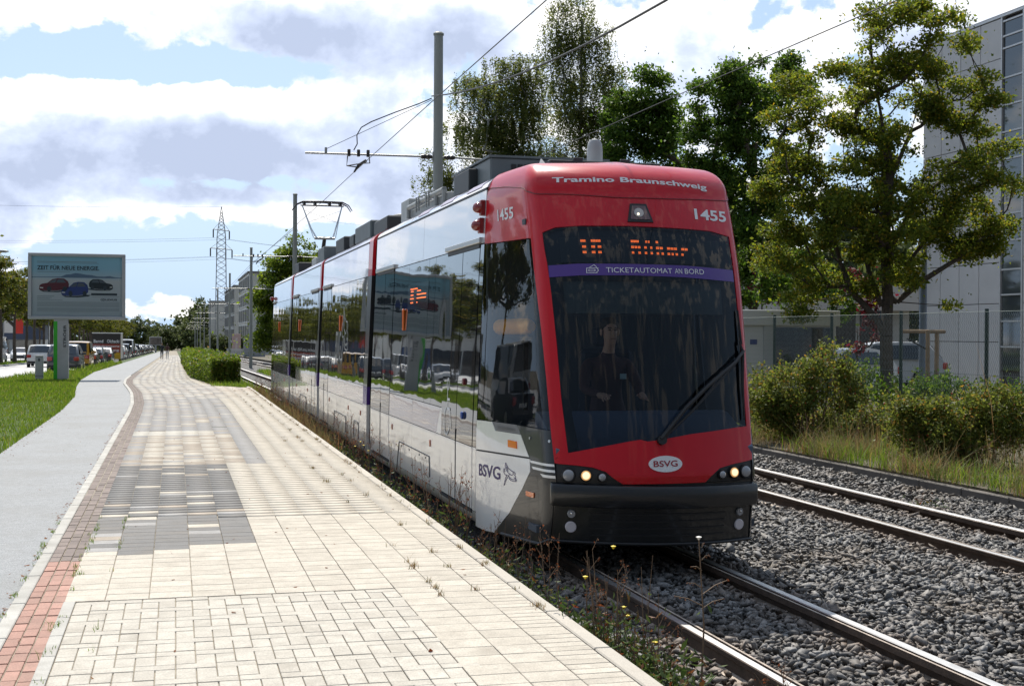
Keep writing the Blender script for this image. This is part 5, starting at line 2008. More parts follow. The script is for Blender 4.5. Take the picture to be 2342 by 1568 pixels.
def poster_car(cx, cz, w, h, col, flip, name):
    m = mat('poster_car_' + name, col, 0.45)
    f = (lambda a, b: pm(-.066)(cx + (-a if flip else a) * w, cz + b * h))
    o_ = thing('printed_car', None, None)
    o_.parent = poster
    out = [(-.5, .12), (-.48, .42), (-.40, .55), (-.22, .62), (-.05, .92), (.12, 1.0), (.34, .98), (.46, .78), (.5, .55), (.49, .25), (.40, .10), (.1, .02), (-.3, .0), (-.45, .04)]
    b_ = MB()
    b_.add([f(a, b) for a, b in out], [tuple(range(len(out)))])
    b_.build('printed_body', m, o_)
    g_ = lambda a, b: pm(-.0675)(cx + (-a if flip else a) * w, cz + b * h)
    w_ = MB()
    for pl in ([(-.18, .62), (-.03, .87), (.10, .93), (.04, .64)], [(.07, .64), (.13, .92), (.32, .90), (.40, .66)]):
        w_.add([g_(a, b) for a, b in pl], [tuple(range(4))])
    w_.build('printed_glass', mat('poster_glass', (0.09, 0.11, 0.14), 0.4) if 'poster_glass' not in bpy.data.materials else bpy.data.materials['poster_glass'], o_)
    k_ = MB()
    for wx in (-.16, .36):
        pts = [(wx + .075 * math.cos(t), .16 + .2 * math.sin(t)) for t in np.linspace(0, 2 * PI, 15)[:-1]]
        k_.add([g_(a, b) for a, b in pts], [tuple(range(14))])
    sh = [(-.5, .06), (-.3, -.02), (.1, -.01), (.45, .08), (.6, .06), (.5, -.04), (.1, -.12), (-.35, -.1)]
    k_.add([pm(-.065)(cx + (-a if flip else a) * w, cz + b * h) for a, b in sh], [tuple(range(8))])
    k_.build('printed_shadow_and_wheels', M_ink, o_)
    p_ = MB()
    p_.add([g_(a, b) for a, b in [(-.47, .20), (-.36, .18), (-.36, .26), (-.47, .28)]], [(0, 1, 2, 3)])
    p_.build('printed_plate', M_lett, o_)


poster_car(.245, .425, .33, .21, (0.12, 0.012, 0.025), False, 'red')
poster_car(.475, .345, .30, .235, (0.025, 0.05, 0.22), False, 'blue')
poster_car(.765, .455, .27, .175, (0.012, 0.02, 0.028), True, 'black')
f = pm(-.064)
MB().add([f(.655, .36), f(.94, .36), f(.94, .395), f(.655, .395)], [(3, 2, 1, 0)]) if False else None
kx = MB()
kx.add([f(.655, .355), f(.945, .355), f(.945, .392), f(.655, .392)], [(3, 2, 1, 0)])
kx.build('poster_caption_bar', M_ink, poster, fix=False)
letters(MB(), 'LEXUS', pbox(.815, .268, .945, .30, -.07), .03).build('poster_brand', M_ink, poster, fix=False)
em = MB()
strokes(em, [[(.785 + .022 * math.cos(t), .284 + .02 * math.sin(t)) for t in np.linspace(0, 2 * PI, 20)], [(.795, .30), (.775, .278), (.80, .278)]], f, .003)
em.build('poster_emblem', M_ink, poster, fix=False)
MB().box(PX0, PX1, -.135, -.125, PZ0, PZ1, 0).build('poster_glass_cover', glass_mat('poster_cover', (0.95, 0.97, 0.97), 1.2), bb)

# utility cabinet beside it
uc = thing('utility_pillar', 'narrow pale grey utility pillar standing left of the billboard post', 'pillar', (-5.32, 56.25, G(56.25)))
MB().box(-.155, .155, -.12, .12, -.1, .88, 0, .03).build('cabinet', M_bpost, uc)
MB().box(-.16, .16, -.125, .125, .88, .965, 0, .03).build('cabinet_lid', M_bpost, uc)
MB().box(-.157, .157, -.124, .124, .12, .135, 0).build('cabinet_joint', M_black, uc)
MB().box(-.03, .03, -.13, -.12, .72, .84, 0).build('cabinet_plate', M_ink, uc)

# ================================================================ VEHICLES
M_tyre = mat('tyre', (0.016, 0.016, 0.017), 0.8)
M_rim = mat('wheel_rim', (0.42, 0.42, 0.43), 0.3, metal=0.8)
M_cglass = mat('car_glass', (0.012, 0.014, 0.017), 0.03, spec=0.8, coat=0.3)
M_tail = mat('tail_lamp', (0.32, 0.012, 0.012), 0.15, coat=1.0)
M_head = mat('head_lamp', (0.60, 0.61, 0.63), 0.08, coat=1.0)
M_plate = mat('number_plate', (0.62, 0.62, 0.60), 0.5)
M_trim = mat('car_trim', (0.02, 0.02, 0.021), 0.55)
PAINT = {}


def paint(name, c):
    if name not in PAINT:
        PAINT[name] = mat('paint_' + name, c, 0.28, metal=0.0, coat=1.0)
    return PAINT[name]


SHAPES = {
    # side outline (y from the tail, z), y of rear glass bottom/top, windscreen top/bottom
    'suv': dict(L=4.5, W=1.86, H=1.64, belt=1.0, rg=(.10, .62), ws=(2.55, 3.25), hood=(3.3, .98, 4.3, .86), tail=1.0),
    'hatch': dict(L=4.1, W=1.76, H=1.46, belt=.92, rg=(.12, .70), ws=(2.35, 3.05), hood=(3.1, .92, 3.95, .76), tail=.95),
    'sedan': dict(L=4.6, W=1.80, H=1.43, belt=.92, rg=(.72, 1.35), ws=(2.75, 3.45), hood=(3.5, .92, 4.4, .76), tail=.98),
    'van': dict(L=4.5, W=1.80, H=1.84, belt=1.06, rg=(.02, .22), ws=(2.95, 3.55), hood=(3.6, 1.06, 4.3, .92), tail=1.06),
    'bigvan': dict(L=5.9, W=2.0, H=2.45, belt=1.25, rg=(.02, .10), ws=(4.3, 5.0), hood=(5.05, 1.22, 5.7, 1.05), tail=1.25),
}


def car(kind, col, label, u, v, face=1, group='cars parked along the road', dz=-.2, rz=0.0):
    """tail towards -y of its own frame; face = -1 turns its nose to the camera"""
    S = SHAPES[kind]
    L, W, H, bz = S['L'], S['W'], S['H'], S['belt']
    z = G(v) + dz
    t = thing('parked_car' if 'parked' in group else 'car', label, 'van' if 'van' in kind else 'car', (u, v, z), (0 if face > 0 else PI) + rz, group)
    hw = W / 2

    def half(zz, y):
        # half-width: tumblehome above the belt, tucked in at sill and ends
        f = 1.0
        if zz > bz:
            f -= (.20 if kind != 'bigvan' and kind != 'van' else .10) * (zz - bz) / (H - bz)
        elif zz < .45:
            f -= .05 * (.45 - zz) / .25
        e = min(y, L - y)
        f -= .10 * max(0, 1 - e / .55) ** 2
        return hw * f
    out = [(.06, .28), (.0, .45), (.0, .70), (.05, S['tail'] - .08)]
    if kind == 'sedan':
        out += [(.10, S['tail']), (S['rg'][0], S['tail'] + .01)]
    else:
        out += [(S['rg'][0], S['tail'] + .02)]
    out += [(S['rg'][1] - .05, H - .07), (S['rg'][1] + .25, H - .015), ((S['rg'][1] + S['ws'][0]) / 2, H), (S['ws'][0] - .2, H - .02), (S['ws'][0] + .03, H - .08), (S['ws'][1], bz + .0), (S['hood'][0], S['hood'][1]), (S['hood'][2], S['hood'][3]), (L - .03, .62), (L, .45), (L - .05, .28)]
    wheels_y = (L * .19, L * .80)
    bt = [(L * .80 + .36, .28), (L * .80 + .26, .55), (L * .80, .67), (L * .80 - .26, .55), (L * .80 - .36, .24), (L * .19 + .36, .24), (L * .19 + .26, .55), (L * .19, .67), (L * .19 - .26, .55), (L * .19 - .33, .28)]
    out += bt
    xs_ = [-1, -.985, -.93, -.8, -.4, 0, .4, .8, .93, .985, 1]
    mb = MB()
    n = len(out)
    cy, cz = L / 2, .75
    for x in xs_:
        k = 1 - .045 * max(0, (abs(x) - .9) / .1)
        for (y, zz) in out:
            h = half(zz, y)
            mb.v.append((x * h, cy + (y - cy) * (k if abs(x) > .9 else 1), zz if zz < .7 else cz + (zz - cz) * (1 - .035 * abs(x) ** 3)))
    for i in range(len(xs_) - 1):
        for j in range(n):
            j2 = (j + 1) % n
            mb.f.append((i * n + j, i * n + j2, (i + 1) * n + j2, (i + 1) * n + j))
    mb.f.append(tuple(range(n)))
    mb.f.append(tuple((len(xs_) - 1) * n + j for j in range(n - 1, -1, -1)))
    mb.m = [0] * len(mb.f)
    body_ = mb.build('body', paint(*col), t, smooth=True)

    def across(y0, za, y1, zb, f0, f1, off):
        """a pane lying across the car between two heights"""
        dy, dz_ = y1 - y0, zb - za
        l = math.hypot(dy, dz_)
        nx, nz = -dz_ / l * off, dy / l * off
        g_ = MB()
        for (y, zz, f_) in ((y0, za, f0), (y1, zb, f1)):
            zz2 = cz + (zz - cz) * 1
            g_.v += [(-half(zz, y) * f_, y + nx, zz2 + nz - .02), (-half(zz, y) * f_ * .5, y + nx, zz2 + nz), (half(zz, y) * f_ * .5, y + nx, zz2 + nz), (half(zz, y) * f_, y + nx, zz2 + nz - .02)]
        g_.f = [(i, i + 1, 5 + i, 4 + i) for i in range(3)]
        g_.m = [0] * 3
        return g_
    across(S['rg'][0] + .03, S['tail'] + .07, S['rg'][1] - .08, H - .11, .84, .86, .016).build('rear_window', M_cglass, t, fix=False)
    across(S['ws'][1] - .03, bz + .05, S['ws'][0] + .07, H - .11, .88, .88, -.018).build('windscreen', M_cglass, t, fix=False)
    for s in (-1, 1):
        sg_ = MB()
        ys_ = np.linspace(S['rg'][0] + .55, S['ws'][1] - .25, 4)
        lo = [(y, bz + .03) for y in ys_]
        hi = [(np.interp(y, [S['rg'][0] + .5, S['ws'][1] - .2], [S['rg'][1] + .22, S['ws'][0] - .05]), H - .13) for y in ys_]
        for (y, zz) in lo + hi:
            sg_.v.append((s * (half(zz, y) + .012), y, zz))
        sg_.f = [(i, i + 1, 5 + i, 4 + i) for i in range(3)]
        sg_.m = [0] * 3
        sg_.build('side_window', M_cglass, t, fix=False)
        tl_ = MB().box(s * hw * .62 if s > 0 else s * hw * .93, s * hw * .93 if s > 0 else s * hw * .62, -.012, .16, S['tail'] - .30, S['tail'] - .08, 0, .02)
        tl_.build('tail_light', M_tail, t)
        MB().box(s * hw * .55 if s > 0 else s * hw * .9, s * hw * .9 if s > 0 else s * hw * .55, L - .22, L - .0, S['hood'][3] - .2, S['hood'][3] - .06, 0, .02).build('headlight', M_head, t)
        MB().box(min(s * (hw - .02), s * (hw + .16)), max(s * (hw - .02), s * (hw + .16)), S['ws'][1] - .45, S['ws'][1] - .35, bz, bz + .13, 0, .02).build('wing_mirror', paint(*col), t)
        for yw in wheels_y:
            w_ = MB().cyl((s * (hw - .20), yw, .32), (s, 0, 0), .32, .19, 22).build('wheel', M_tyre, t, smooth=True)
            MB().cyl((s * (hw - .012), yw, .32), (s, 0, 0), .21, .012, 16).build('rim', M_rim, w_, smooth=True)
    MB().box(-.26, .26, -.02, .02, .62, .73, 0).build('number_plate', M_plate, t)
    MB().box(-hw * .88, hw * .88, -.015, .1, .30, .46, 0, .02).build('rear_bumper', M_trim, t)
    MB().box(-hw * .6, hw * .6, L - .05, L + .005, .38, .58, 0, .02).build('radiator_grille', M_trim, t)
    return t


GP = 'cars parked in the row along the verge'
car('suv', ('grey_dark', (0.035, 0.042, 0.05)), 'dark grey estate car parked right behind the billboard post, nearest in the row', -6.15, 78.4, 1, GP)
car('van', ('yellow', (0.50, 0.25, 0.01)), 'yellow van parked second in the row behind the billboard post', -5.95, 84.9, 1, GP)
car('sedan', ('black', (0.012, 0.012, 0.014)), 'black car parked just beyond the yellow van', -5.95, 92.2, 1, GP)
car('hatch', ('slate', (0.07, 0.085, 0.10)), 'slate grey hatchback parked between two black cars', -5.95, 101, 1, GP)
car('sedan', ('black', (0.012, 0.012, 0.014)), 'black car parked at the foot of the lettered trailer', -5.85, 112, 1, GP)
car('suv', ('white', (0.62, 0.62, 0.61)), 'white estate car driving away on the road left of the billboard post', -9.4, 99.5, 1, 'cars driving on the road')
kinds = ['hatch', 'suv', 'sedan', 'van', 'hatch', 'suv']
cols = [('navy', (0.02, 0.03, 0.06)), ('silver', (0.38, 0.39, 0.40)), ('grey_dark', (0.035, 0.042, 0.05)), ('slate', (0.07, 0.085, 0.10)), ('white', (0.62, 0.62, 0.61)), ('black', (0.012, 0.012, 0.014)), ('silver', (0.38, 0.39, 0.40))]
far_cars = {}
v = 136.0
i = 0
while v < 330:
    k, c = kinds[i % 6], cols[(i * 3 + 1) % 7]
    ORD = ['first', 'second', 'third', 'fourth', 'fifth', 'sixth', 'seventh', 'eighth', 'ninth', 'tenth']
    cname = {'navy': 'navy', 'silver': 'silver', 'grey_dark': 'dark grey', 'slate': 'slate grey', 'white': 'white', 'black': 'black'}[c[0]]
    lb_ = '%s parked car, %s in the row beyond the lettered trailer' % (cname, ORD[i]) if i < 10 else 'tiny parked car at the far end of the row along the verge'
    if (k, c[0]) in far_cars:
        copy_tree(far_cars[(k, c[0])], (-5.9, v, G(v) - .2), label=lb_, group='parked cars beyond the trailer' if i < 10 else 'far cars parked along the verge')
    else:
        far_cars[(k, c[0])] = car(k, c, lb_, -5.9, v, 1, 'parked cars beyond the trailer' if i < 10 else 'far cars parked along the verge')
    v += 6.6
    i += 1
car('bigvan', ('white', (0.62, 0.62, 0.61)), 'tall white box van parked in the far part of the row', -6.1, 176, 1, 'far vans parked along the verge')
# far side of the median, noses towards the camera
for k, c, u, v, lb in (('suv', ('white', (0.62, 0.62, 0.61)), -15.9, 109, 'white car behind the first tree trunk at the left edge, facing us'),
                       ('hatch', ('silver', (0.38, 0.39, 0.40)), -15.8, 122, 'silver car facing us between the first and second median trees'),
                       ('bigvan', ('white', (0.62, 0.62, 0.61)), -16.6, 135, 'white delivery van facing us behind the median trees'),
                       ('sedan', ('silver', (0.38, 0.39, 0.40)), -15.8, 150, 'silver saloon facing us between the second and third median trees'),
                       ('hatch', ('white', (0.62, 0.62, 0.61)), -15.8, 166, 'white hatchback facing us in the queue beyond the third median tree'),
                       ('suv', ('slate', (0.07, 0.085, 0.10)), -15.8, 182, 'slate grey car at the back of the facing queue beyond the median trees')):
    car(k, c, lb, u, v, -1, 'cars on the far carriageway')
# on the road to the left, seen in the tram's glass
car('hatch', ('silver', (0.38, 0.39, 0.40)), 'pale car on the road mirrored in the driver window of the tram', -8.6, 24, 1, 'cars mirrored in the tram')
car('sedan', ('black', (0.012, 0.012, 0.014)), 'black car on the road mirrored in the driver window of the tram', -8.6, 31, 1, 'cars mirrored in the tram')
car('bigvan', ('white', (0.62, 0.62, 0.61)), 'white van on the road mirrored in the driver window of the tram', -11, 36, 1, 'cars mirrored in the tram')

# lettered trailer
TV = 127
tr = thing('box_trailer', 'box trailer lettered in black, red and yellow bands parked in the row', 'trailer', (-6.15, TV, G(TV) - .2))
for (z0_, z1_, m_, nm) in ((1.75, 2.72, mat('trailer_black', (0.02, 0.017, 0.016), 0.5), 'black_band'), (.95, 1.75, mat('trailer_red', (0.24, 0.035, 0.02), 0.5), 'red_band'), (.35, .95, mat('trailer_yellow', (0.50, 0.29, 0.01), 0.5), 'yellow_band')):
    MB().box(-1.26, 1.26, 0, 5.0, z0_, z1_ - .002, 0).build(nm, m_, tr)
MB().box(-1.29, 1.29, -.03, 5.03, 2.72, 2.80, 0).build('roof_edge', M_plate, tr)
MB().box(1.262, 1.275, -.01, 5.0, .35, 2.72, 0).build('side_wall', mat('trailer_side', (0.36, 0.33, 0.28), 0.6), tr)
for body_t, xa, xb, za, zb in (('Bernd', -1.12, -.28, 1.86, 2.16), ('Olchacki', .05, 1.14, 1.86, 2.16), ('Möbeltransporte', -1.12, 1.16, 1.38, 1.66), ('Einlagerung', -.92, 1.12, 1.02, 1.30)):
    letters(MB(), body_t, lambda a, b: (xa + (xb - xa) * a, -.006, za + (zb - za) * b), .012).build('trailer_lettering', M_lett, tr, fix=False)
for s in (-1, 1):
    for y in (2.1, 3.0):
        MB().cyl((s * 1.02, y, .33), (s, 0, 0), .33, .2, 18).build('wheel', M_tyre, tr, smooth=True)
MB().box(-.05, .05, 5.0, 6.2, .4, .5, 0).build('drawbar', M_trim, tr)

# second, far billboard
fb = thing('billboard', 'small far poster board standing over the end of the footpath', 'billboard', (-4.2, 305, G(305)))
MB().box(-1.35, 1.35, -.12, .12, 1.6, 3.5, 0, .03).build('frame', M_bframe, fb)
MB().box(-1.2, 1.2, -.14, -.12, 1.75, 3.35, 0).build('poster', mat('far_poster', (0.12, 0.10, 0.09), 0.5, var=0.6, var_scale=1.5), fb)
MB().box(-.2, .2, -.1, .1, -.1, 1.6, 0).build('post', M_bpost, fb)
# ================================================================ BUILDINGS
M_conc = mat('facade_panel', (0.54, 0.53, 0.52), 0.75, rand=0.025, var=0.03, var_scale=.8, dirt=(0.36, 0.35, 0.34), dirt_amt=0.35, dirt_scale=.6)
M_joint = mat('facade_joint', (0.06, 0.055, 0.055), 0.8)
M_glassb = mat('building_glass', (0.05, 0.06, 0.065), 0.04, spec=1.0, coat=0.4)
M_glassd = mat('building_glass_dark', (0.02, 0.024, 0.03), 0.05, spec=0.9, coat=0.3)
M_frame = mat('window_frame', (0.50, 0.50, 0.50), 0.4, metal=0.4)
M_wht = mat('white_render', (0.60, 0.60, 0.57), 0.8, var=0.05, var_scale=.5)
M_greyr = mat('grey_render', (0.42, 0.43, 0.42), 0.8, var=0.05, var_scale=.5)
M_bluew = mat('blue_window', (0.04, 0.08, 0.2), 0.15, coat=0.5)
M_roofd = mat('roof_felt', (0.16, 0.16, 0.165), 0.85)

ob = thing('office_building', 'tall office building clad in pale panels with a narrow window strip behind the near tree', 'building', (28.7, 41.3, 0))
top = 13.25
MB().box(.16, 16, -3.0, 5.2, -.4, top - .05, 0).build('wall', M_joint, ob)
MB().box(.05, 16.1, -3.05, 5.25, top, top + .12, 0).build('roof', M_roofd, ob)
MB().box(-.03, .14, -3.05, 5.25, top - .03, top + .06, 0).build('parapet', M_frame, ob)
zj = [zpx(2288, y, 41.3) for y in (133, 227, 323, 414, 506, 600, 694, 782)]
zj = [top - .05] + zj + [-.3]
pm_ = {}
for i in range(9):
    h = zj[i] - zj[i + 1]
    for k in range(4):
        key = round(h, 2)
        if key not in pm_:
            pm_[key] = MB().box(0, .12, .014, 1.24, .012, h - .012, 0, .006).mesh('facade_panel', M_conc)
        link('facade_panel', pm_[key], ob, (0, .05 + k * 1.26, zj[i + 1]))
    key = ('r', round(h, 2))
    pm_[key] = MB().box(0, .12, .012, 1.55, .012, h - .012, 0, .006).mesh('facade_panel', M_conc)
    link('facade_panel', pm_[key], ob, (0, -2.85, zj[i + 1]))
# the glazed strip
zs = [zpx(2315, y, 40.6) for y in (40, 75, 103, 172, 235, 297, 360, 420, 486, 548, 615, 673, 734, 793, 850)]
strip_ = thing('window_strip', None, None)
strip_.parent = ob
MB().box(-.02, .14, -.02, .045, -.3, top, 0).build('mullion', M_frame, strip_)
MB().box(-.02, .14, -1.28, -1.20, -.3, top, 0).build('mullion', M_frame, strip_)
for a, b in zip(zs, zs[1:]):
    MB().box(.05, .09, -1.20, -.02, b + .035, a - .035, 0).build('pane', M_glassd if a > 10.3 else M_glassb, strip_)
    MB().box(0, .13, -1.20, -.02, a - .03, a + .03, 0).build('transom', M_frame, strip_)

lb = thing('low_building', 'low pale building with a dark window band seen under the near tree', 'building', (30, 62, 0))
MB().box(0, 7.6, 0, 9, -.3, 3.6, 0).build('wall', M_greyr, lb)
MB().box(-.3, 7.8, -.6, 9.3, 3.1, 4.4, 0).build('roof', mat('white_fascia', (0.5, 0.5, 0.49), 0.6), lb)
for i in range(3):
    MB().box(.3 + i * 2.2, 2.2 + i * 2.2, -.06, .05, 1.0, 3.1, 0).build('window', M_glassd, lb)
for i in range(2):
    MB().box(2.22 + i * 2.2, 2.42 + i * 2.2, -.12, .05, 0, 3.2, 0).build('pier', M_greyr, lb)

# white kiosk beyond the fence
kx_ = thing('site_container', 'white site container with a dark window band behind the fence, right of the tram', 'container', (12.95, 29.0, -.1))
MB().box(0, 2.65, 0, 2.4, 0, 2.35, 0, .02).build('wall', M_wht, kx_)
MB().box(-.08, 2.72, -.08, 2.5, 2.1, 2.48, 0, .02).build('roof', M_wht, kx_)
MB().box(1.0, 2.55, -.03, .02, .75, 2.06, 0).build('window', M_glassd, kx_)
MB().box(-.03, .02, .5, 1.9, .9, 2.0, 0).build('window', M_glassd, kx_)
MB().box(.72, .98, -.05, .02, .0, 2.1, 0).build('corner_post', M_greyr, kx_)
MB().box(.38, .56, -.012, .0, 1.65, 1.77, 0).build('blue_notice', mat('notice_blue', (0.03, 0.05, 0.2), 0.5), kx_)


def office(name, label, u, v0, v1, w, ztop, storeys, wall, win, bays, end_win=False):
    b = G(v0) - .4
    t = thing(name, label, 'building', (u, v0, b))
    H = ztop - b
    L = v1 - v0
    MB().box(0, w, 0, L, 0, H, 0).build('wall', wall, t)
    MB().box(-.25, w + .25, -.25, L + .25, H, H + .35, 0).build('roof', M_roofd, t)
    sh = H / storeys
    for s in range(storeys):
        for k in range(bays):
            y0 = L * (k + .10) / bays
            y1 = L * (k + .90) / bays
            f_ = MB().box(-.12, .03, y0, y1, s * sh + .25, (s + 1) * sh - .55, 0).build('window', win, t)
            n = 4
            for q in range(1, n):
                y = y0 + (y1 - y0) * q / n
                MB().box(-.2, -.10, y - .12, y + .12, s * sh + .25, (s + 1) * sh - .55, 0).build('mullion', wall, f_)
            MB().box(-.22, -.02, y0, y1, s * sh + .05, s * sh + .25, 0).build('sill', wall, f_)
    return t


office('office_block', 'white office block with tall window bands behind the slim masts', 14.0, 262, 304, 18, 13.5, 5, M_wht, M_glassd, 5)
office('office_block', 'pale office block with a blank end wall, just beyond the white office block', 13.8, 322, 384, 16, 12.9, 5, M_greyr, M_glassd, 7)
office('office_block', 'distant block with blue window bands behind the pylon foot', 10.8, 420, 440, 6, 11.4, 6, M_wht, M_bluew, 4)
# car dealers left of the road
dl = thing('showroom', 'long white and grey car showroom behind the trees at the left edge', 'building', (-62, 200, G(200) - .2))
MB().box(0, 34, 0, 26, 0, 7.5, 0).build('wall', M_wht, dl)
MB().box(-.5, 34.5, -.4, 26.5, 6.6, 8.0, 0).build('roof', M_greyr, dl)
for i in range(7):
    MB().box(1.2 + i * 4.7, 5.2 + i * 4.7, -.1, .05, .3, 4.2, 0).build('window', M_glassd if i % 3 else M_bluew, dl)
d2 = thing('showroom', 'dark blue and white dealer building behind the flags at the left edge', 'building', (-40, 262, G(262) - .2))
MB().box(0, 16, 0, 40, 0, 8.5, 0).build('wall', M_greyr, d2)
MB().box(-.2, 16.2, -.3, 6, 2.8, 6.0, 0).build('fascia', mat('navy_fascia', (0.03, 0.05, 0.10), 0.4), d2)
for i in range(3):
    MB().box(1 + i * 5, 4.8 + i * 5, -.2, .05, .2, 2.6, 0).build('window', M_glassd, d2)
sp_ = thing('church_spire', 'thin far church spire over the end of the street', 'church', (-16.9, 900, -8))
sh_ = zpx(341, 727, 900) + 8
MB().box(-3, 3, -3, 3, 0, sh_ - 14, 0).build('tower', mat('spire_stone', (0.25, 0.26, 0.28), 0.8), sp_)
MB().tube([(0, 0, sh_ - 14), (0, 0, sh_)], [2.9, .1], 8).build('spire', mat('spire_slate', (0.18, 0.21, 0.25), 0.7), sp_)

# grey concrete block wall, green bin house, picket fence and sign down the line
gw = thing('block_wall', 'grey block wall beyond the far track, left of the tram tail', 'wall', (0, 0, 0))
M_blk = mat('wall_block', (0.36, 0.37, 0.38), 0.85, rand=0.06, var=0.05, var_scale=2)
blkm = MB().box(.01, .80, 0, .24, .01, .395, 0, .01).mesh('wall_block', M_blk)
for r in range(7):
    for c in range(4):
        link('wall_block', blkm, gw, (9.9 + c * .81, 200, G(200) - .35 + r * .405))
MB().box(9.92, 13.1, 200.04, 200.2, G(200) - .4, G(200) - .35 + 7 * .405, 0).build('mortar', mat('mortar', (0.22, 0.22, 0.22), 0.9), gw)
MB().box(9.86, 13.18, 199.96, 200.28, G(200) - .35 + 7 * .405, G(200) - .25 + 7 * .405, 0).build('coping', M_wht, gw)
pf = thing('picket_fence', 'white picket fence beyond the tracks, left of the grey wall', 'fence', (8.6, 228, G(228) - .3))
pk = MB().box(-.07, .07, 0, .04, .05, 1.35, 0).mesh('picket', M_wht)
for i in range(16):
    link('picket', pk, pf, (i * .19, 0, 0))
MB().box(-.1, 2.95, .04, .08, .3, .42, 0).build('rail', M_wht, pf)
MB().box(-.1, 2.95, .04, .08, 1.0, 1.12, 0).build('rail', M_wht, pf)
sb = thing('sign_board', 'pale pink sign board standing left of the grey wall', 'sign', (10.3, 232, G(232)))
MB().box(-.75, .75, -.06, .06, .6, 3.6, 0, .02).build('board', mat('pink_board', (0.50, 0.36, 0.34), 0.6), sb)
MB().box(-.16, .2, -.08, -.06, .8, 2.9, 0).build('printed_column', mat('board_print', (0.58, 0.50, 0.48), 0.6, var=.3, var_scale=6), sb)
for s in (-.7, .7):
    MB().box(s - .06, s + .06, -.07, .07, -.2, .6, 0).build('post', M_steel, sb)

# flags, street lamps
for u, v, c, lb in ((-20.9, 176, (0.58, 0.56, 0.54), 'white banner flag hanging at the left edge before the dealers'), (-20.8, 186, (0.60, 0.045, 0.03), 'red banner flag hanging between the left median trees')):
    fl = thing('banner_flag', lb, 'flag', (u, v, G(v) - .2))
    MB().tube([(0, 0, 0), (0, 0, 6.2)], .05, 8).build('pole', M_steel, fl)
    fm = MB()
    for i in range(9):
        z = 3.2 + i * .36
        for x in (0.05, .4, .75, 1.15):
            fm.v.append((x, .08 * math.sin(i * .9 + x * 4), z))
    for i in range(8):
        for k in range(3):
            fm.f.append((i * 4 + k, i * 4 + k + 1, i * 4 + k + 5, i * 4 + k + 4))
    fm.m = [0] * len(fm.f)
    fm.build('cloth', mat('flag_' + lb.split()[0], c, 0.8), fl, smooth=True)
M_lampg = mat('lamp_post_grey', (0.16, 0.165, 0.165), 0.5)
for v, lb in ((104, 'grey street lamp with a flat head at the left edge over the trees'), (150, 'second grey street lamp on the median, behind the billboard')):
    st = thing('street_lamp', lb, 'street lamp', (-13.25, v, G(v) - .1))
    MB().tube([(0, 0, 0), (0, 0, 8.35)], [.085, .05], 10).build('pole', M_lampg, st, smooth=True)
    MB().tube([(0, 0, 8.3), (.3, 0, 8.42), (.55, 0, 8.45)], .03, 8).build('arm', M_lampg, st)
    MB().ball((.85, 0, 8.47), (.42, .16, .10), 12, 6).build('lamp_head', M_lampg, st, smooth=True)

# ================================================================ CHAIN-LINK FENCE on the right
fen = thing('chain_link_fence', 'dark green chain-link fence on posts behind the rose bushes', 'fence', (12.5, 0, 0))
M_fpost = mat('fence_post_green', (0.012, 0.035, 0.028), 0.5)
M_fwire = mat('fence_wire', (0.20, 0.24, 0.22), 0.5, metal=0.3)
FT = 2.16
pv = [18.40 + 2.55 * k for k in range(-3, 13)]
pmesh = MB().tube([(0, 0, -.3), (0, 0, FT + .05)], .032, 10).mesh('post', M_fpost, smooth=True)
for v in pv:
    link('post', pmesh, fen, (0.045, v, 0))
for i, z in enumerate((FT, 1.15, .15)):
    MB().tube([(0, pv[0], z), (0, pv[-1], z)], .004 if i else .005, 5).build('tension_wire', M_fwire, fen)
segs = []
cell = .052
ny = int((pv[-1] - pv[0]) / cell)
nz = int((FT - .12) / cell)
V, F = [], []
w = .0030
for i in range(ny):
    y0 = pv[0] + i * cell
    pts = [(0.006 if k % 2 else -.006, y0 + (cell if (k % 2) else 0.0) + (0), .12 + k * cell) for k in range(nz + 1)]
    o = len(V)
    for (x, y, z) in pts:
        V += [(x - w, y - w, z), (x + w, y, z), (x - w * .3, y + w, z)]
    for k in range(nz):
        a = o + 3 * k
        for q in range(3):
            q2 = (q + 1) % 3
            F.append((a + q, a + q2, a + 3 + q2, a + 3 + q))
tag(link('chain_link_mesh', np_mesh('chain_link_mesh', np.array(V), np.array(F), M_fwire), fen), kind='stuff')

# wooden stake frame of a young tree and the camera pole behind it
M_wood = mat('stake_wood', (0.27, 0.18, 0.10), 0.8, var=0.2, var_scale=5, grain=0.15)
sk = thing('tree_stake_frame', 'wooden tree stakes with a crossbar behind the fence, right of the dark trunk', 'stakes', (14.3, 22.9, 0))
for x, y in ((0, 0), (.42, .35)):
    MB().tube([(x, y, -.2), (x, y, 1.88)], [.045, .04], 10).build('stake', M_wood, sk, smooth=True)
MB().tube([(-.55, .05, 1.86), (.62, .40, 1.86)], .04, 10).build('crossbar', M_wood, sk, smooth=True)
MB().tube([(0, 0, 1.5), (-.4, .1, 1.72)], .015, 6).build('strap', M_trim, sk)
cp = thing('camera_pole', 'slate blue pole with white camera domes behind the wooden stakes', 'pole', (17.6, 28.4, 0))
MB().tube([(0, 0, -.2), (0, 0, 4.15)], [.10, .085], 14).build('pole', mat('slate_blue_pole', (0.16, 0.20, 0.27), 0.5), cp, smooth=True)
for z in (3.72, 3.35):
    MB().ball((-.24, -.1, z), .12, 12, 8).build('camera_dome', M_wht, cp, smooth=True)
    MB().tube([(0, 0, z + .15), (-.24, -.1, z + .14)], .03, 6).build('bracket', M_wht, cp)
car('hatch', ('white', (0.62, 0.62, 0.61)), 'white parked car seen through the fence left of the dark trunk', 21.5, 37.0, 1, 'cars parked behind the fence', -.05, PI / 2 + .25)
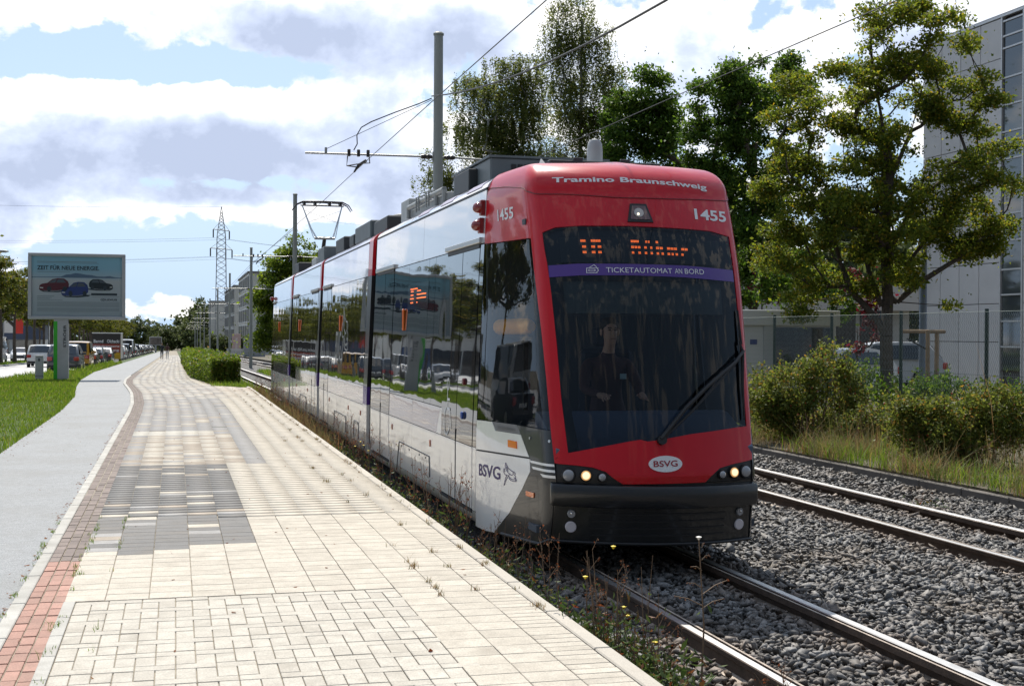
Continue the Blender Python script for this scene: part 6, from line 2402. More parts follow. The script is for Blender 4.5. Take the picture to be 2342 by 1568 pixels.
car('suv', ('silver', (0.38, 0.39, 0.40)), 'silver parked car seen through the fence right of the dark trunk', 25.8, 40.5, 1, 'cars parked behind the fence', -.05, PI / 2 - .3)

# ================================================================ PEOPLE
M_skin = mat('skin', (0.42, 0.25, 0.18), 0.55)
M_hairb = mat('hair_brown', (0.035, 0.022, 0.014), 0.7)


def body_mesh(name, joints, edges, mats, zones, subdiv=2):
    """one continuous figure grown round a skeleton; zones(co) -> material index"""
    me = bpy.data.meshes.new(name)
    names = list(joints)
    me.from_pydata([joints[n][0] for n in names], [(names.index(a), names.index(b)) for a, b in edges], [])
    o = bpy.data.objects.new(name, me)
    COL.objects.link(o)
    sk_ = o.modifiers.new('skin', 'SKIN')
    sk_.use_smooth_shade = True
    for i, n in enumerate(names):
        r = joints[n][1]
        me.skin_vertices[0].data[i].radius = r if isinstance(r, tuple) else (r, r)
        me.skin_vertices[0].data[i].use_root = (n == 'pelvis')
    sb_ = o.modifiers.new('sub', 'SUBSURF')
    sb_.levels = sb_.render_levels = subdiv
    dg = bpy.context.evaluated_depsgraph_get()
    dg.update()
    out = bpy.data.meshes.new_from_object(o.evaluated_get(dg))
    bpy.data.objects.remove(o)
    bpy.data.meshes.remove(me)
    out.name = name
    out.materials.clear()
    for m in mats:
        out.materials.append(m)
    for p in out.polygons:
        p.material_index = zones(p.center)
        p.use_smooth = True
    return out


def walker(label, loc, h, mats, zones, stride, hair_m, hair_long, rz=0.0):
    k = h / 1.78
    t = thing('person', label, 'person', loc, rz)
    s = stride
    J = {'pelvis': ((0, 0, .96), (.15, .11)), 'waist': ((0, 0, 1.10), (.135, .10)), 'chest': ((0, .01, 1.32), (.165, .115)), 'neckb': ((0, 0, 1.47), (.075, .07)), 'neck': ((0, .01, 1.54), .055), 'chin': ((0, .03, 1.60), (.062, .075)), 'head': ((0, .025, 1.69), (.078, .095)), 'crown': ((0, .01, 1.765), (.055, .07))}
    for sd, sg in (('l', -1), ('r', 1)):
        f = s * sg
        J.update({'sh' + sd: ((sg * .185, 0, 1.43), .062), 'el' + sd: ((sg * .235, -f * .4 - .03, 1.16), .045), 'wr' + sd: ((sg * .235, -f * .9 + .06, .94), .03), 'ha' + sd: ((sg * .23, -f * 1.0 + .09, .86), (.03, .045)),
                  'hip' + sd: ((sg * .09, 0, .90), (.095, .10)), 'kn' + sd: ((sg * .095, f * .55 + .04, .50), .062), 'an' + sd: ((sg * .095, f * 1.1 - .03, .09), .042), 'to' + sd: ((sg * .105, f * 1.1 + .14, .035), (.04, .03))})
    E_ = [('pelvis', 'waist'), ('waist', 'chest'), ('chest', 'neckb'), ('neckb', 'neck'), ('neck', 'chin'), ('chin', 'head'), ('head', 'crown')]
    for sd in 'lr':
        E_ += [('chest', 'sh' + sd), ('sh' + sd, 'el' + sd), ('el' + sd, 'wr' + sd), ('wr' + sd, 'ha' + sd), ('pelvis', 'hip' + sd), ('hip' + sd, 'kn' + sd), ('kn' + sd, 'an' + sd), ('an' + sd, 'to' + sd)]
    J = {n: (tuple(c * k for c in p), (tuple(x * k for x in r) if isinstance(r, tuple) else r * k)) for n, (p, r) in J.items()}
    link('body', body_mesh('body', J, E_, mats, lambda c: zones(c / k)), t)
    hm = MB()
    hm.ball((0, -.012 * k, 1.715 * k), (.092 * k, .108 * k, .085 * k), 14, 9)
    if hair_long:
        hm.ball((0, -.05 * k, 1.60 * k), (.10 * k, .07 * k, .17 * k), 12, 8)
    hm.build('hair', hair_m, t, smooth=True)
    return t


M_dkcl = mat('dark_clothes', (0.022, 0.026, 0.032), 0.85, var=0.15, var_scale=6)
M_dkcl2 = mat('dark_trousers', (0.03, 0.032, 0.036), 0.85)
M_maroon = mat('dark_red_jacket', (0.06, 0.022, 0.022), 0.8)
M_whtr = mat('white_trousers', (0.55, 0.54, 0.53), 0.8)
M_shoe = mat('shoes', (0.03, 0.03, 0.03), 0.6)


def zn(c):
    if c.z > 1.53 or (abs(c.x) > .2 and c.z < .93 and c.z > .75):
        return 0
    if c.z > .97 or abs(c.x) > .2:
        return 1
    return 2 if c.z > .1 else 3


walker('man in dark clothes walking away on the far footpath', (-1.31, 140.7, G(140.7)), 1.72, [M_skin, M_dkcl, M_dkcl2, M_shoe], zn, .16, M_hairb, False)
walker('woman in a dark jacket and white trousers walking away on the far footpath', (-.78, 143.0, G(143)), 1.62, [M_skin, M_maroon, M_whtr, M_shoe], zn, -.14, M_hairb, True)

# the driver, seated behind the windscreen and facing us
dr_ = thing('person', 'tram driver with short dark hair in a dark red jacket behind the windscreen', 'person', (TX - .04, TY + 1.52, RAIL_Z + 1.12))
J = {'pelvis': ((0, .08, .08), (.17, .13)), 'waist': ((0, .10, .26), (.15, .11)), 'chest': ((0, .09, .50), (.175, .12)), 'neckb': ((0, .06, .65), (.08, .075)), 'neck': ((0, .045, .72), .056), 'chin': ((0, .01, .785), (.055, .062)), 'mouth': ((0, .0, .83), (.066, .08)), 'head': ((0, .012, .91), (.077, .094)), 'crown': ((0, .03, .985), (.058, .072))}
for sd, sg in (('l', -1), ('r', 1)):
    J.update({'sh' + sd: ((sg * .20, .09, .60), .068), 'el' + sd: ((sg * .27, -.05, .36), .05), 'wr' + sd: ((sg * .20, -.30, .31), .034), 'pa' + sd: ((sg * .185, -.38, .305), (.022, .042)),
              'hip' + sd: ((sg * .10, .0, .04), (.10, .09)), 'kn' + sd: ((sg * .13, -.40, .02), .068), 'an' + sd: ((sg * .13, -.43, -.42), .045), 'to' + sd: ((sg * .13, -.58, -.50), (.045, .035))})
E_ = [('pelvis', 'waist'), ('waist', 'chest'), ('chest', 'neckb'), ('neckb', 'neck'), ('neck', 'chin'), ('chin', 'mouth'), ('mouth', 'head'), ('head', 'crown')]
for sd, sg in (('l', -1), ('r', 1)):
    E_ += [('chest', 'sh' + sd), ('sh' + sd, 'el' + sd), ('el' + sd, 'wr' + sd), ('wr' + sd, 'pa' + sd), ('pelvis', 'hip' + sd), ('hip' + sd, 'kn' + sd), ('kn' + sd, 'an' + sd), ('an' + sd, 'to' + sd)]
    for q in range(4):
        J['f%d%s' % (q, sd)] = ((sg * (.155 + q * .019), -.425 - .012 * (q in (1, 2)), .305 - .008 * q), .0095)
        J['g%d%s' % (q, sd)] = ((sg * (.155 + q * .019), -.455 - .012 * (q in (1, 2)), .288 - .008 * q), .008)
        E_ += [('pa' + sd, 'f%d%s' % (q, sd)), ('f%d%s' % (q, sd), 'g%d%s' % (q, sd))]
    J['t0' + sd] = ((sg * .145, -.36, .315), .011)
    J['t1' + sd] = ((sg * .125, -.40, .312), .009)
    E_ += [('pa' + sd, 't0' + sd), ('t0' + sd, 't1' + sd)]


def zd(c):
    if c.z > .69 or c.y < -.31 and c.z > .2:
        return 0
    return 1 if c.z > .14 else 2


link('body', body_mesh('body', J, E_, [M_skin, M_maroon, M_dkcl2], zd), dr_)
fc = MB()
fc.tube([(0, -.078, .895), (0, -.105, .86), (0, -.088, .85)], [.010, .016, .010], 8)
for s in (-1, 1):
    fc.ball((s * .082, .02, .885), (.014, .026, .036), 8, 6)
fc.build('nose_and_ears', M_skin, dr_, smooth=True)
ey = MB()
for s in (-1, 1):
    ey.ball((s * .032, -.070, .905), (.014, .010, .008), 8, 6)
    ey.tube([(s * .015, -.082, .925), (s * .05, -.072, .926)], .006, 5)
ey.build('eyes_and_brows', M_hairb, dr_, smooth=True)
MB().tube([(-.024, -.082, .825), (0, -.088, .823), (.024, -.082, .825)], .006, 6).build('mouth', mat('lips', (0.25, 0.10, 0.08), 0.5), dr_)
MB().ball((0, .045, .955), (.088, .095, .072), 14, 8).build('hair', M_hairb, dr_, smooth=True)
MB().box(.085, .145, -.045, -.035, .45, .50, 0).build('name_badge', mat('badge_paper', (0.35, 0.5, 0.52), 0.6), dr_)
# ================================================================ VEGETATION
M_bark = mat('bark', (0.075, 0.06, 0.048), 0.95, var=0.3, var_scale=3, grain=0.35, grain_scale=25, bump=0.9, bump_scale=18, bump_dist=0.02)
M_birch = mat('birch_bark', (0.36, 0.35, 0.33), 0.85, dirt=(0.05, 0.045, 0.04), dirt_amt=0.95, dirt_scale=3.5)
LM_oak = leaf_mat('leaves_oak', (0.060, 0.100, 0.018), (0.165, 0.20, 0.033), (0.30, 0.23, 0.036), .58, .16)
LM_maple = leaf_mat('leaves_maple', (0.035, 0.078, 0.015), (0.09, 0.16, 0.028), (0.14, 0.19, 0.035), .5, .15)
LM_birch = leaf_mat('leaves_birch', (0.065, 0.090, 0.028), (0.135, 0.165, 0.048), (0.20, 0.18, 0.05), .58, .15)
LM_street = leaf_mat('leaves_street', (0.040, 0.060, 0.012), (0.11, 0.125, 0.020), (0.19, 0.15, 0.03), .45, .2)
LM_plane = leaf_mat('leaves_plane', (0.06, 0.105, 0.018), (0.14, 0.20, 0.03), (0.20, 0.24, 0.04), .55, .2)
LM_far = leaf_mat('leaves_far', (0.045, 0.065, 0.025), (0.085, 0.11, 0.04), (0.11, 0.13, 0.05), .35, .2)
LM_hedge = leaf_mat('leaves_hedge', (0.055, 0.10, 0.014), (0.15, 0.215, 0.032), (0.26, 0.17, 0.07), .42, .1)
LM_rose = leaf_mat('leaves_rose', (0.065, 0.10, 0.022), (0.17, 0.195, 0.045), (0.27, 0.16, 0.045), .48, .15)
LM_red = leaf_mat('leaves_red', (0.07, 0.012, 0.012), (0.13, 0.02, 0.018), (0.06, 0.05, 0.015), .4, .15)
LM_grass = leaf_mat('grass_blades', (0.075, 0.14, 0.02), (0.15, 0.23, 0.035), (0.28, 0.24, 0.08), .4, .12)
LM_dry = leaf_mat('dry_grass_blades', (0.09, 0.10, 0.035), (0.27, 0.21, 0.10), (0.17, 0.07, 0.035), .35, .28, .7)
LM_weed = leaf_mat('weed_leaves', (0.035, 0.065, 0.018), (0.085, 0.12, 0.035), (0.17, 0.06, 0.03), .35, .22)
LM_rust = leaf_mat('dock_seed', (0.13, 0.05, 0.022), (0.22, 0.09, 0.04), (0.30, 0.17, 0.08), .25, .2, .8)
M_stem = mat('weed_stem', (0.15, 0.095, 0.055), 0.8, rand=0.3, island=True)
M_hip = mat('rose_hip', (0.42, 0.05, 0.015), 0.3)


def leaf_quads(P, size, r, tilt=.7, fold=.25, aspect=.62):
    """diamond leaves, slightly folded along the rib, at points P: vertices and faces"""
    n = len(P)
    R = rot_mats(r, n, tilt)
    S = size * np.exp(r.normal(0, .22, n))
    base = np.array([[0, 0, 0], [aspect * .5, .5, -fold * .35], [0, 1.0, 0.05], [-aspect * .5, .5, -fold * .35]])
    base[:, 1] -= .5
    W = np.einsum('nij,vj->nvi', R, base) * S[:, None, None] + P[:, None, :]
    o = np.arange(n)[:, None] * 4
    F = np.concatenate([o + np.array([[0, 1, 2, 3]])])
    return W.reshape(-1, 3), F


def sample_lobes(lobes, n, r, inner=.5):
    """points in ellipsoids (cx, cy, cz, rx, ry, rz), denser towards their skins"""
    vol = np.array([l[3] * l[4] * l[5] for l in lobes]) ** .75
    k = r.choice(len(lobes), n, p=vol / vol.sum())
    d = r.normal(size=(n, 3))
    d /= np.linalg.norm(d, axis=1)[:, None]
    rad = inner + (1 - inner) * r.rand(n) ** .6
    L_ = np.array(lobes)
    return L_[k, :3] + d * rad[:, None] * L_[k, 3:]


def grow(points, trunk, r0, mb, r, minr=.008, limbs=()):
    """limbs: joins every cluster point to the tree grown so far, thick where many clusters hang"""
    nodes = [np.array(p, float) for p in trunk]
    par = [-1] + list(range(len(trunk) - 1))
    start = np.array(trunk[len(trunk) // 2])
    for lb in limbs:
        j = int(np.argmin([np.linalg.norm(q - np.array(lb[0])) for q in nodes]))
        for p in lb:
            nodes.append(np.array(p, float))
            par.append(j)
            j = len(nodes) - 1
    order = np.argsort(np.linalg.norm(points - start, axis=1))
    tip = []
    A = np.array(nodes)
    for i in order:
        p = points[i]
        dd = A - p
        cost = np.sqrt((dd ** 2).sum(1)) + 1.1 * np.maximum(0, A[:, 2] - p[2] + .1)
        j = int(np.argmin(cost))
        q = nodes[j]
        mid = (p + q) / 2 + r.normal(0, .06, 3) * np.linalg.norm(p - q) + np.array([0, 0, -.06 * np.linalg.norm(p - q)])
        nodes.append(mid)
        par.append(j)
        nodes.append(p)
        par.append(len(nodes) - 2)
        tip.append(len(nodes) - 1)
        A = np.vstack([A, mid, p])
    cnt = [0] * len(nodes)
    for t in tip:
        k = t
        while k >= 0:
            cnt[k] += 1
            k = par[k]
    tot = max(cnt)
    rad = [max(minr, r0 * math.sqrt(max(c, .3) / tot)) for c in cnt]
    for k in range(len(nodes)):
        if par[k] >= 0:
            ra, rb = rad[par[k]], rad[k]
            if k < len(trunk):
                f0, f1 = (k - 1) / (len(trunk) - 1), k / (len(trunk) - 1)
                ra, rb = r0 * (1 - .55 * f0), r0 * (1 - .55 * f1)
            else:
                ra = min(ra, rb * 1.6)
            mb.tube([nodes[par[k]], nodes[k]], [ra, rb], 7 if rb > .03 else 4, caps=False)
    return nodes


def tree(name, label, loc, lobes, trunk_top, r0, ncl, nleaf, leaf, lm, bark, seed, sig=.34, group=None, droop=0.0, lean=(0, 0), cat='tree', tilt=.8, flat=.6, inner=.45, limbs=()):
    r = np.random.RandomState(seed)
    t = thing(name, label, cat, loc, 0, group)
    pts = sample_lobes(lobes, ncl, r, inner)
    n = 7
    trunk = [(lean[0] * (i / n) + r.normal(0, .03) * (i > 0), lean[1] * (i / n) + r.normal(0, .03) * (i > 0), trunk_top * i / n - (.15 if i == 0 else 0)) for i in range(n + 1)]
    mb = MB()
    grow(pts, trunk, r0, mb, r, limbs=limbs)
    mb.tube([(0, 0, -.2), (0, 0, .12), (0, 0, .4)], [r0 * 1.5, r0 * 1.2, r0 * 1.0], 10)
    mb.build('trunk', bark, t, smooth=True, fix=False)
    # leaf masses: every cluster is a flattened clump of its own size, some loose sprays between
    wgt = np.exp(r.normal(0, .55, len(pts)))
    k = r.choice(len(pts), nleaf, p=wgt / wgt.sum())
    d_ = r.normal(size=(nleaf, 3))
    d_ /= np.linalg.norm(d_, axis=1)[:, None]
    rad = r.rand(nleaf) ** .5
    loose = r.rand(nleaf) < .14
    rad[loose] = np.abs(r.normal(0, 1.1, loose.sum()))
    cs = sig * 1.25 * (wgt[k] ** .33)
    off = d_ * (rad * cs)[:, None] * np.array([1.0, 1.0, flat])
    P = pts[k] + off
    if droop:
        ln = np.abs(r.normal(0, droop, nleaf)) * (.4 + .9 * r.rand(len(pts))[k])
        strand = r.randint(0, 9, nleaf)
        sx = np.sin(strand * 2.4 + k) * cs * .8
        sy = np.cos(strand * 1.7 + k * 1.3) * cs * .8
        P = pts[k] + np.column_stack([sx + r.normal(0, .05, nleaf) * (1 + ln), sy + r.normal(0, .05, nleaf) * (1 + ln), off[:, 2] * .5 - ln])
    V, F = leaf_quads(P, leaf, r, tilt)
    link('crown', np_mesh('crown', V, F, lm), t)
    return t


def px_lobes(x_trunk, v, u, px, depth=.9):
    """crown outline measured in the photograph's pixels at the tree's own distance -> lobes in metres round the trunk foot"""
    Z = u * math.sin(YAW) + v * math.cos(YAW)
    k = Z / FPX
    cy, sy = math.cos(YAW), math.sin(YAW)
    out = []
    rr = random.Random(int(x_trunk))
    for (x, y, rx, ry) in px:
        L_ = (x - x_trunk) * k
        z = CAM_Z + (764 + .0055 * (x - 1170) - y) * k
        dd = rr.uniform(-.35, .35) * rx * k
        out.append((L_ * cy + dd * sy, -L_ * sy + dd * cy, z, rx * k, rx * k * depth, ry * k))
    return out


OV = upx(2027, 16)
oak_px = [(2080, 100, 130, 80), (1985, 70, 60, 45), (2085, 45, 40, 40), (2180, 90, 50, 45), (1900, 215, 130, 85), (2040, 220, 140, 100), (2190, 230, 90, 80), (2270, 330, 50, 50), (1800, 330, 80, 90), (1930, 360, 130, 90), (2090, 370, 130, 90), (2210, 400, 100, 70),
          (1790, 470, 80, 80), (1900, 500, 120, 80), (2050, 500, 120, 80), (2190, 500, 110, 60), (2300, 470, 60, 60), (1790, 580, 75, 60), (1890, 610, 90, 60), (1990, 610, 90, 60), (2150, 590, 90, 40), (2240, 560, 60, 40), (1860, 690, 90, 36), (2200, 690, 45, 40), (2050, 660, 60, 40)]
oak_l = [[p[:3] for p in px_lobes(2027, OV, 16, [(x, y, 1, 1) for x, y in ln])] for ln in
         ([(2005, 730), (1950, 670), (1920, 600), (1900, 520), (1850, 440)], [(2015, 700), (1985, 620), (1960, 520), (1930, 400), (1920, 280)], [(2050, 690), (2110, 640), (2190, 590), (2250, 540), (2300, 480)], [(2040, 560), (2090, 460), (2170, 400), (2240, 340)], [(2030, 420), (2080, 300), (2110, 180), (2150, 110)], [(2028, 380), (2010, 260), (1990, 160), (1985, 90)])]
tree('broadleaf_tree', 'large spreading tree with yellowing leaves in front of the office building', (16, OV, 0), px_lobes(2027, OV, 16, oak_px), 6.2, .17, 340, 92000, .084, LM_oak, M_bark, 11, .275, limbs=oak_l)
v_ = upx(1722, 24)
tree('maple_tree', 'dark green maple with forked trunk left of the large yellowing tree', (24, v_, 0), px_lobes(1722, v_, 24, [(1730, 190, 120, 60), (1640, 230, 70, 60), (1780, 170, 60, 45), (1830, 210, 45, 40), (1640, 330, 80, 70), (1740, 320, 100, 80), (1620, 430, 60, 70), (1700, 440, 90, 70), (1780, 430, 60, 80), (1700, 560, 70, 70), (1760, 600, 60, 70), (1700, 660, 60, 40)]), 10.0, .24, 180, 52000, .16, LM_maple, M_bark, 12, .46)
v_ = upx(1462, 22)
tree('maple_tree', 'round dark maple rising behind the tram roof and its white antenna', (22, v_, 0), px_lobes(1462, v_, 22, [(1470, 220, 60, 50), (1430, 270, 60, 50), (1500, 290, 60, 60), (1410, 340, 45, 40), (1470, 370, 80, 60), (1530, 380, 40, 50), (1460, 480, 80, 80), (1400, 450, 50, 50), (1540, 470, 50, 60), (1470, 600, 80, 80)]), 9.5, .22, 150, 38000, .175, LM_maple, M_bark, 13, .50)
v_ = upx(1135, 18)
tree('birch_tree', 'wide birch with hanging twigs right of the tall mast', (18, v_, 0), px_lobes(1135, v_, 18, [(1125, 170, 60, 50), (1190, 155, 45, 40), (1075, 210, 50, 50), (1150, 240, 80, 60), (1210, 230, 50, 60), (1060, 300, 40, 50), (1120, 330, 80, 60), (1190, 330, 70, 60), (1010, 350, 30, 40), (1000, 395, 45, 24), (1060, 400, 50, 40), (1150, 430, 100, 60), (1230, 420, 60, 60), (1130, 540, 80, 60)]), 14.5, .16, 280, 90000, .12, LM_birch, M_birch, 14, .55, droop=.8)
v_ = upx(1325, 21)
tree('birch_tree', 'tall thin birch with a white trunk reaching the top of the picture', (21, v_, 0), px_lobes(1325, v_, 21, [(1300, 5, 40, 40), (1290, 60, 50, 50), (1340, 80, 40, 50), (1265, 120, 26, 50), (1330, 150, 60, 60), (1390, 130, 30, 50), (1300, 220, 50, 60), (1370, 220, 55, 60), (1400, 200, 26, 60), (1290, 310, 50, 60), (1360, 310, 50, 60), (1310, 420, 60, 80)]), 18.5, .15, 230, 52000, .11, LM_birch, M_birch, 15, .46, droop=.95)
v_ = upx(690, 12)
tree('broadleaf_tree', 'bright green tree behind the pantograph and the tram tail', (12, v_, G(v_)), px_lobes(690, v_, 12, [(685, 550, 40, 30), (640, 580, 42, 34), (730, 570, 42, 34), (690, 620, 75, 44), (625, 640, 44, 44), (750, 620, 40, 44), (612, 695, 32, 40), (660, 700, 55, 44), (735, 690, 50, 50), (640, 745, 50, 34), (600, 650, 22, 22), (610, 740, 26, 30)]), 8.5, .25, 170, 34000, .28, LM_plane, M_bark, 16, .75)
# understorey behind the fence
v_ = upx(1840, 19)
tree('shrub_tree', 'low leafy shrub with reddish sprays between the two dark trunks behind the fence', (19, v_, 0), px_lobes(1840, v_, 19, [(1800, 660, 60, 40), (1870, 640, 60, 50), (1760, 640, 40, 50), (1920, 690, 50, 40), (1820, 600, 50, 40)], .6), 2.6, .08, 110, 5200, .13, LM_maple, M_bark, 17, .26)
v_ = upx(1960, 17.5)
tree('red_shrub', 'thin red-leaved shrub by the dark trunk behind the fence', (17.5, v_, 0), px_lobes(1960, v_, 17.5, [(1985, 755, 26, 30), (1960, 800, 20, 30), (1995, 690, 26, 40), (1960, 640, 26, 30)], .6), 2.0, .03, 40, 800, .12, LM_red, M_bark, 18, .16, cat='shrub')
v_ = upx(1745, 22)
tree('red_shrub', 'dark red plum shrub against the maple trunk behind the tram', (22, v_, 0), px_lobes(1745, v_, 22, [(1780, 610, 50, 40), (1760, 660, 40, 30)], .6), 3.5, .06, 40, 1300, .18, LM_red, M_bark, 19, .3, cat='shrub')

# street trees on the median: a few grown, the rest copies
st_lobes = [(0, 0, 6.9, 1.9, 1.9, 1.5), (-.9, .5, 5.6, 1.7, 1.7, 1.4), (1.0, -.4, 5.7, 1.7, 1.7, 1.4), (0, -.9, 5.0, 1.9, 1.5, 1.2), (.2, 1.0, 4.9, 1.8, 1.6, 1.2), (0, 0, 8.0, 1.1, 1.1, .8)]
protos = []
for k in range(3):
    rr = random.Random(40 + k)
    lb = [(a + rr.uniform(-.4, .4), b + rr.uniform(-.4, .4), c + rr.uniform(-.4, .4), d_, e_, f_) for a, b, c, d_, e_, f_ in st_lobes]
    names = ['median street tree with yellowish leaves, first from the left edge', 'median street tree between the left edge and the billboard, second trunk', 'median street tree just left of the billboard post, third trunk']
    protos.append(tree('street_tree', names[k], (-13.3, 110 + 9.5 * k, G(110 + 9.5 * k) - .1), lb, 5.6, .17, 70, 8500, .21, LM_street, M_bark, 30 + k, .42, group='trees on the median'))
sv = [26, 36, 45.5, 55, 64, 73, 82, 91, 100.5] + [138.5 + 9.3 * i for i in range(26)]
for i, v in enumerate(sv):
    s = rnd.uniform(.92, 1.1)
    copy_tree(protos[i % 3], (-13.3 + rnd.uniform(-.3, .3), v, G(v) - .1), rnd.uniform(0, 6.28), 'median street tree beside the road, in the row mirrored by the tram windows' if v < 105 else (('%s median tree of the far row, counted from the billboard' % ['first', 'second', 'third', 'fourth', 'fifth', 'sixth', 'seventh', 'eighth'][i - 9]) if i < 17 else 'tiny median street tree far down the row beyond the parked cars'), 'mirrored trees on the median' if v < 105 else 'far trees on the median', (s, s, s * rnd.uniform(.95, 1.08)))
# second row beyond the far carriageway and tall trees beyond
for i, v in enumerate((150, 166, 188, 214, 240, 262, 300, 340, 380)):
    copy_tree(protos[(i + 1) % 3], (-23.5 + rnd.uniform(-1, 1), v, G(v) - .2), rnd.uniform(0, 6.28), 'taller street tree across the road, %s in its row from the left edge' % ['first', 'second', 'third', 'fourth', 'fifth', 'sixth', 'seventh', 'eighth', 'ninth'][i], 'trees beyond the road', 1.25)
# far tree groups closing the street
far_l = [(0, 0, 6, 4.5, 4.5, 3.5), (3, 1, 4.5, 4, 4, 3), (-3, 0, 4.5, 4, 4, 3), (0, -2, 3.2, 5, 4, 2.4), (1, 1, 8.5, 3, 3, 2.2)]
ft = tree('broadleaf_tree', 'far green tree closing the left end of the street', (-12, 430, G(430)), far_l, 6, .3, 120, 3200, .8, LM_far, M_bark, 50, 1.0, group='far trees closing the street')
for i, (u, v, s, lb_) in enumerate([(-20, 470, 1.0, None), (-5, 520, 1.0, None), (-1, 450, .8, None), (2.5, 500, 1.1, None), (6.5, 455, 1.35, 'tall far tree right of the mast row beyond the hedge'), (8.5, 470, 1.7, 'tallest far tree left of the pylon foot'), (6, 420, .9, None), (-28, 520, 1.3, None), (-38, 480, 1.3, None), (-50, 430, 1.2, None),
                                      (9, 330, .45, None), (11, 300, .4, None), (12, 245, .35, None), (16, 380, .8, None), (20, 240, .9, None), (26, 200, .9, None), (-8, 600, 1.2, None), (3, 600, 1.3, None)]):
    copy_tree(ft, (u, v, G(v) - .3), i * 1.3, lb_ or 'far green tree in the belt closing the street', 'far trees closing the street', s)
bel = []
r = np.random.RandomState(77)
P = np.column_stack([r.uniform(-260, 320, 26000), r.uniform(640, 740, 26000), np.abs(r.normal(0, 1, 26000)) * 3.2])
P[:, 2] += -7.4 + 2.2 * np.sin(P[:, 0] * .07) + 1.6 * np.sin(P[:, 0] * .19 + 1)
V, F = leaf_quads(P, 2.1, r, .9)
tag(link('distant_woods', np_mesh('distant_woods', V, F, LM_far)), 'belt of distant trees along the horizon', 'woods', kind='stuff')
for i, (u, v, s) in enumerate([(30, 75, 1.1), (38, 90, 1.2), (34, 110, 1.0), (46, 70, 1.1), (26, 95, .9), (22, 120, .8), (55, 100, 1.3)]):
    copy_tree(ft, (u, v, -.2), i * 2.1, 'background tree far behind the fence, %s of its loose group' % ['nearest', 'second nearest', 'third nearest', 'middle', 'third farthest', 'second farthest', 'farthest'][i], 'trees beyond the fence', s)

# ---------------------------------------------------------------- hedge
HB = 48.2


def hedge_leaves(n, r, v0, v1, l0, l1, r0_, r1_, h0, h1):
    t = r.rand(n) ** 1.35
    v = v0 + (v1 - v0) * t
    a = np.interp(v, [v0, v0 + 9, v1], [l0, l1 - .0, l1 - .15])
    b = np.interp(v, [v0, v0 + 9, v1], [r0_, r1_, r1_])
    h = np.interp(v, [v0, v1], [h0, h1])
    face = r.rand(n)
    x, z, y = np.empty(n), np.empty(n), v.copy()
    topf = face < .45
    left = (face >= .45) & (face < .85)
    fr = face >= .85
    x[topf] = a[topf] + (b - a)[topf] * r.rand(topf.sum())
    z[topf] = h[topf] + r.normal(0, .05, topf.sum()) + np.maximum(0, r.normal(-.1, .12, topf.sum()))
    x[left] = a[left] + r.normal(0, .05, left.sum())
    z[left] = h[left] * r.rand(left.sum())
    y[fr] = v0 + r.normal(0, .05, fr.sum())
    x[fr] = l0 + (r0_ - l0) * r.rand(fr.sum())
    z[fr] = h0 * r.rand(fr.sum())
    zz = z + np.where(y < 42, 0, -.0105 * (y - 42)) - .1
    return np.column_stack([x, y, zz])


hg = thing('hedge', 'trimmed green hedge between the footpath and the tracks', 'hedge', (0, 0, 0))
r = np.random.RandomState(5)
P = hedge_leaves(26000, r, HB, 112, 1.28, .74, 2.28, 2.2, .95, 1.15)
V, F = leaf_quads(P, .085, r, 1.0)
V[:, :] = V
far = P[:, 1] > 62
S_ = np.repeat(np.where(far, 1.9, np.where(P[:, 1] > 54, 1.35, 1.0)), 4)[:, None]
C_ = np.repeat(P, 4, axis=0)
V = C_ + (V - C_) * S_
link('leaves', np_mesh('leaves', V, F, LM_hedge), hg)
core = MB()  # solid dark core added under the leaves to block light
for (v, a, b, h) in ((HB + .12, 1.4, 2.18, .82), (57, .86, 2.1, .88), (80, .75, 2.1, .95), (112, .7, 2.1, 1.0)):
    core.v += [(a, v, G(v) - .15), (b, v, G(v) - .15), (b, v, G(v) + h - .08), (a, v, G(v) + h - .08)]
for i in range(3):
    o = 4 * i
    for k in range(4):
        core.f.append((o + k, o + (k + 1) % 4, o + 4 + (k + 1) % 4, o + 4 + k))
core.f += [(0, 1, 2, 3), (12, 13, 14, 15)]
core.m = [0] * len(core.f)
core.build('shade_core', mat('hedge_shade_core', (0.022, 0.026, 0.012), 0.95, var=.4, var_scale=8), hg)


# ---------------------------------------------------------------- grass
def blades(P, h, r, width=.006, lean=.35, segs=2):
    n = len(P)
    H = h * np.exp(r.normal(0, .3, n))
    a = r.rand(n) * 2 * np.pi
    dx, dy = np.cos(a), np.sin(a)
    wx, wy = -dy * width, dx * width
    le = np.abs(r.normal(0, lean, n)) * H
    lv = [(0, 0, 1.0), (.5, .3, .75), (1.0, 1.0, .12)]
    Vs = []
    for (t, l, w_) in lv:
        cx = P[:, 0] + dx * le * l
        cy = P[:, 1] + dy * le * l
        cz = P[:, 2] + H * t * np.where(l > .5, .93, 1)
        Vs.append(np.column_stack([cx - wx * w_, cy - wy * w_, cz]))
        Vs.append(np.column_stack([cx + wx * w_, cy + wy * w_, cz]))
    V = np.stack(Vs, 1).reshape(-1, 3)
    o = np.arange(n)[:, None] * 6
    F = np.concatenate([o + np.array([[0, 1, 3, 2]]), o + np.array([[2, 3, 5, 4]])])
    return V, F


def Gn(v):
    return np.where(v < 42, 0, -.0105 * (v - 42))


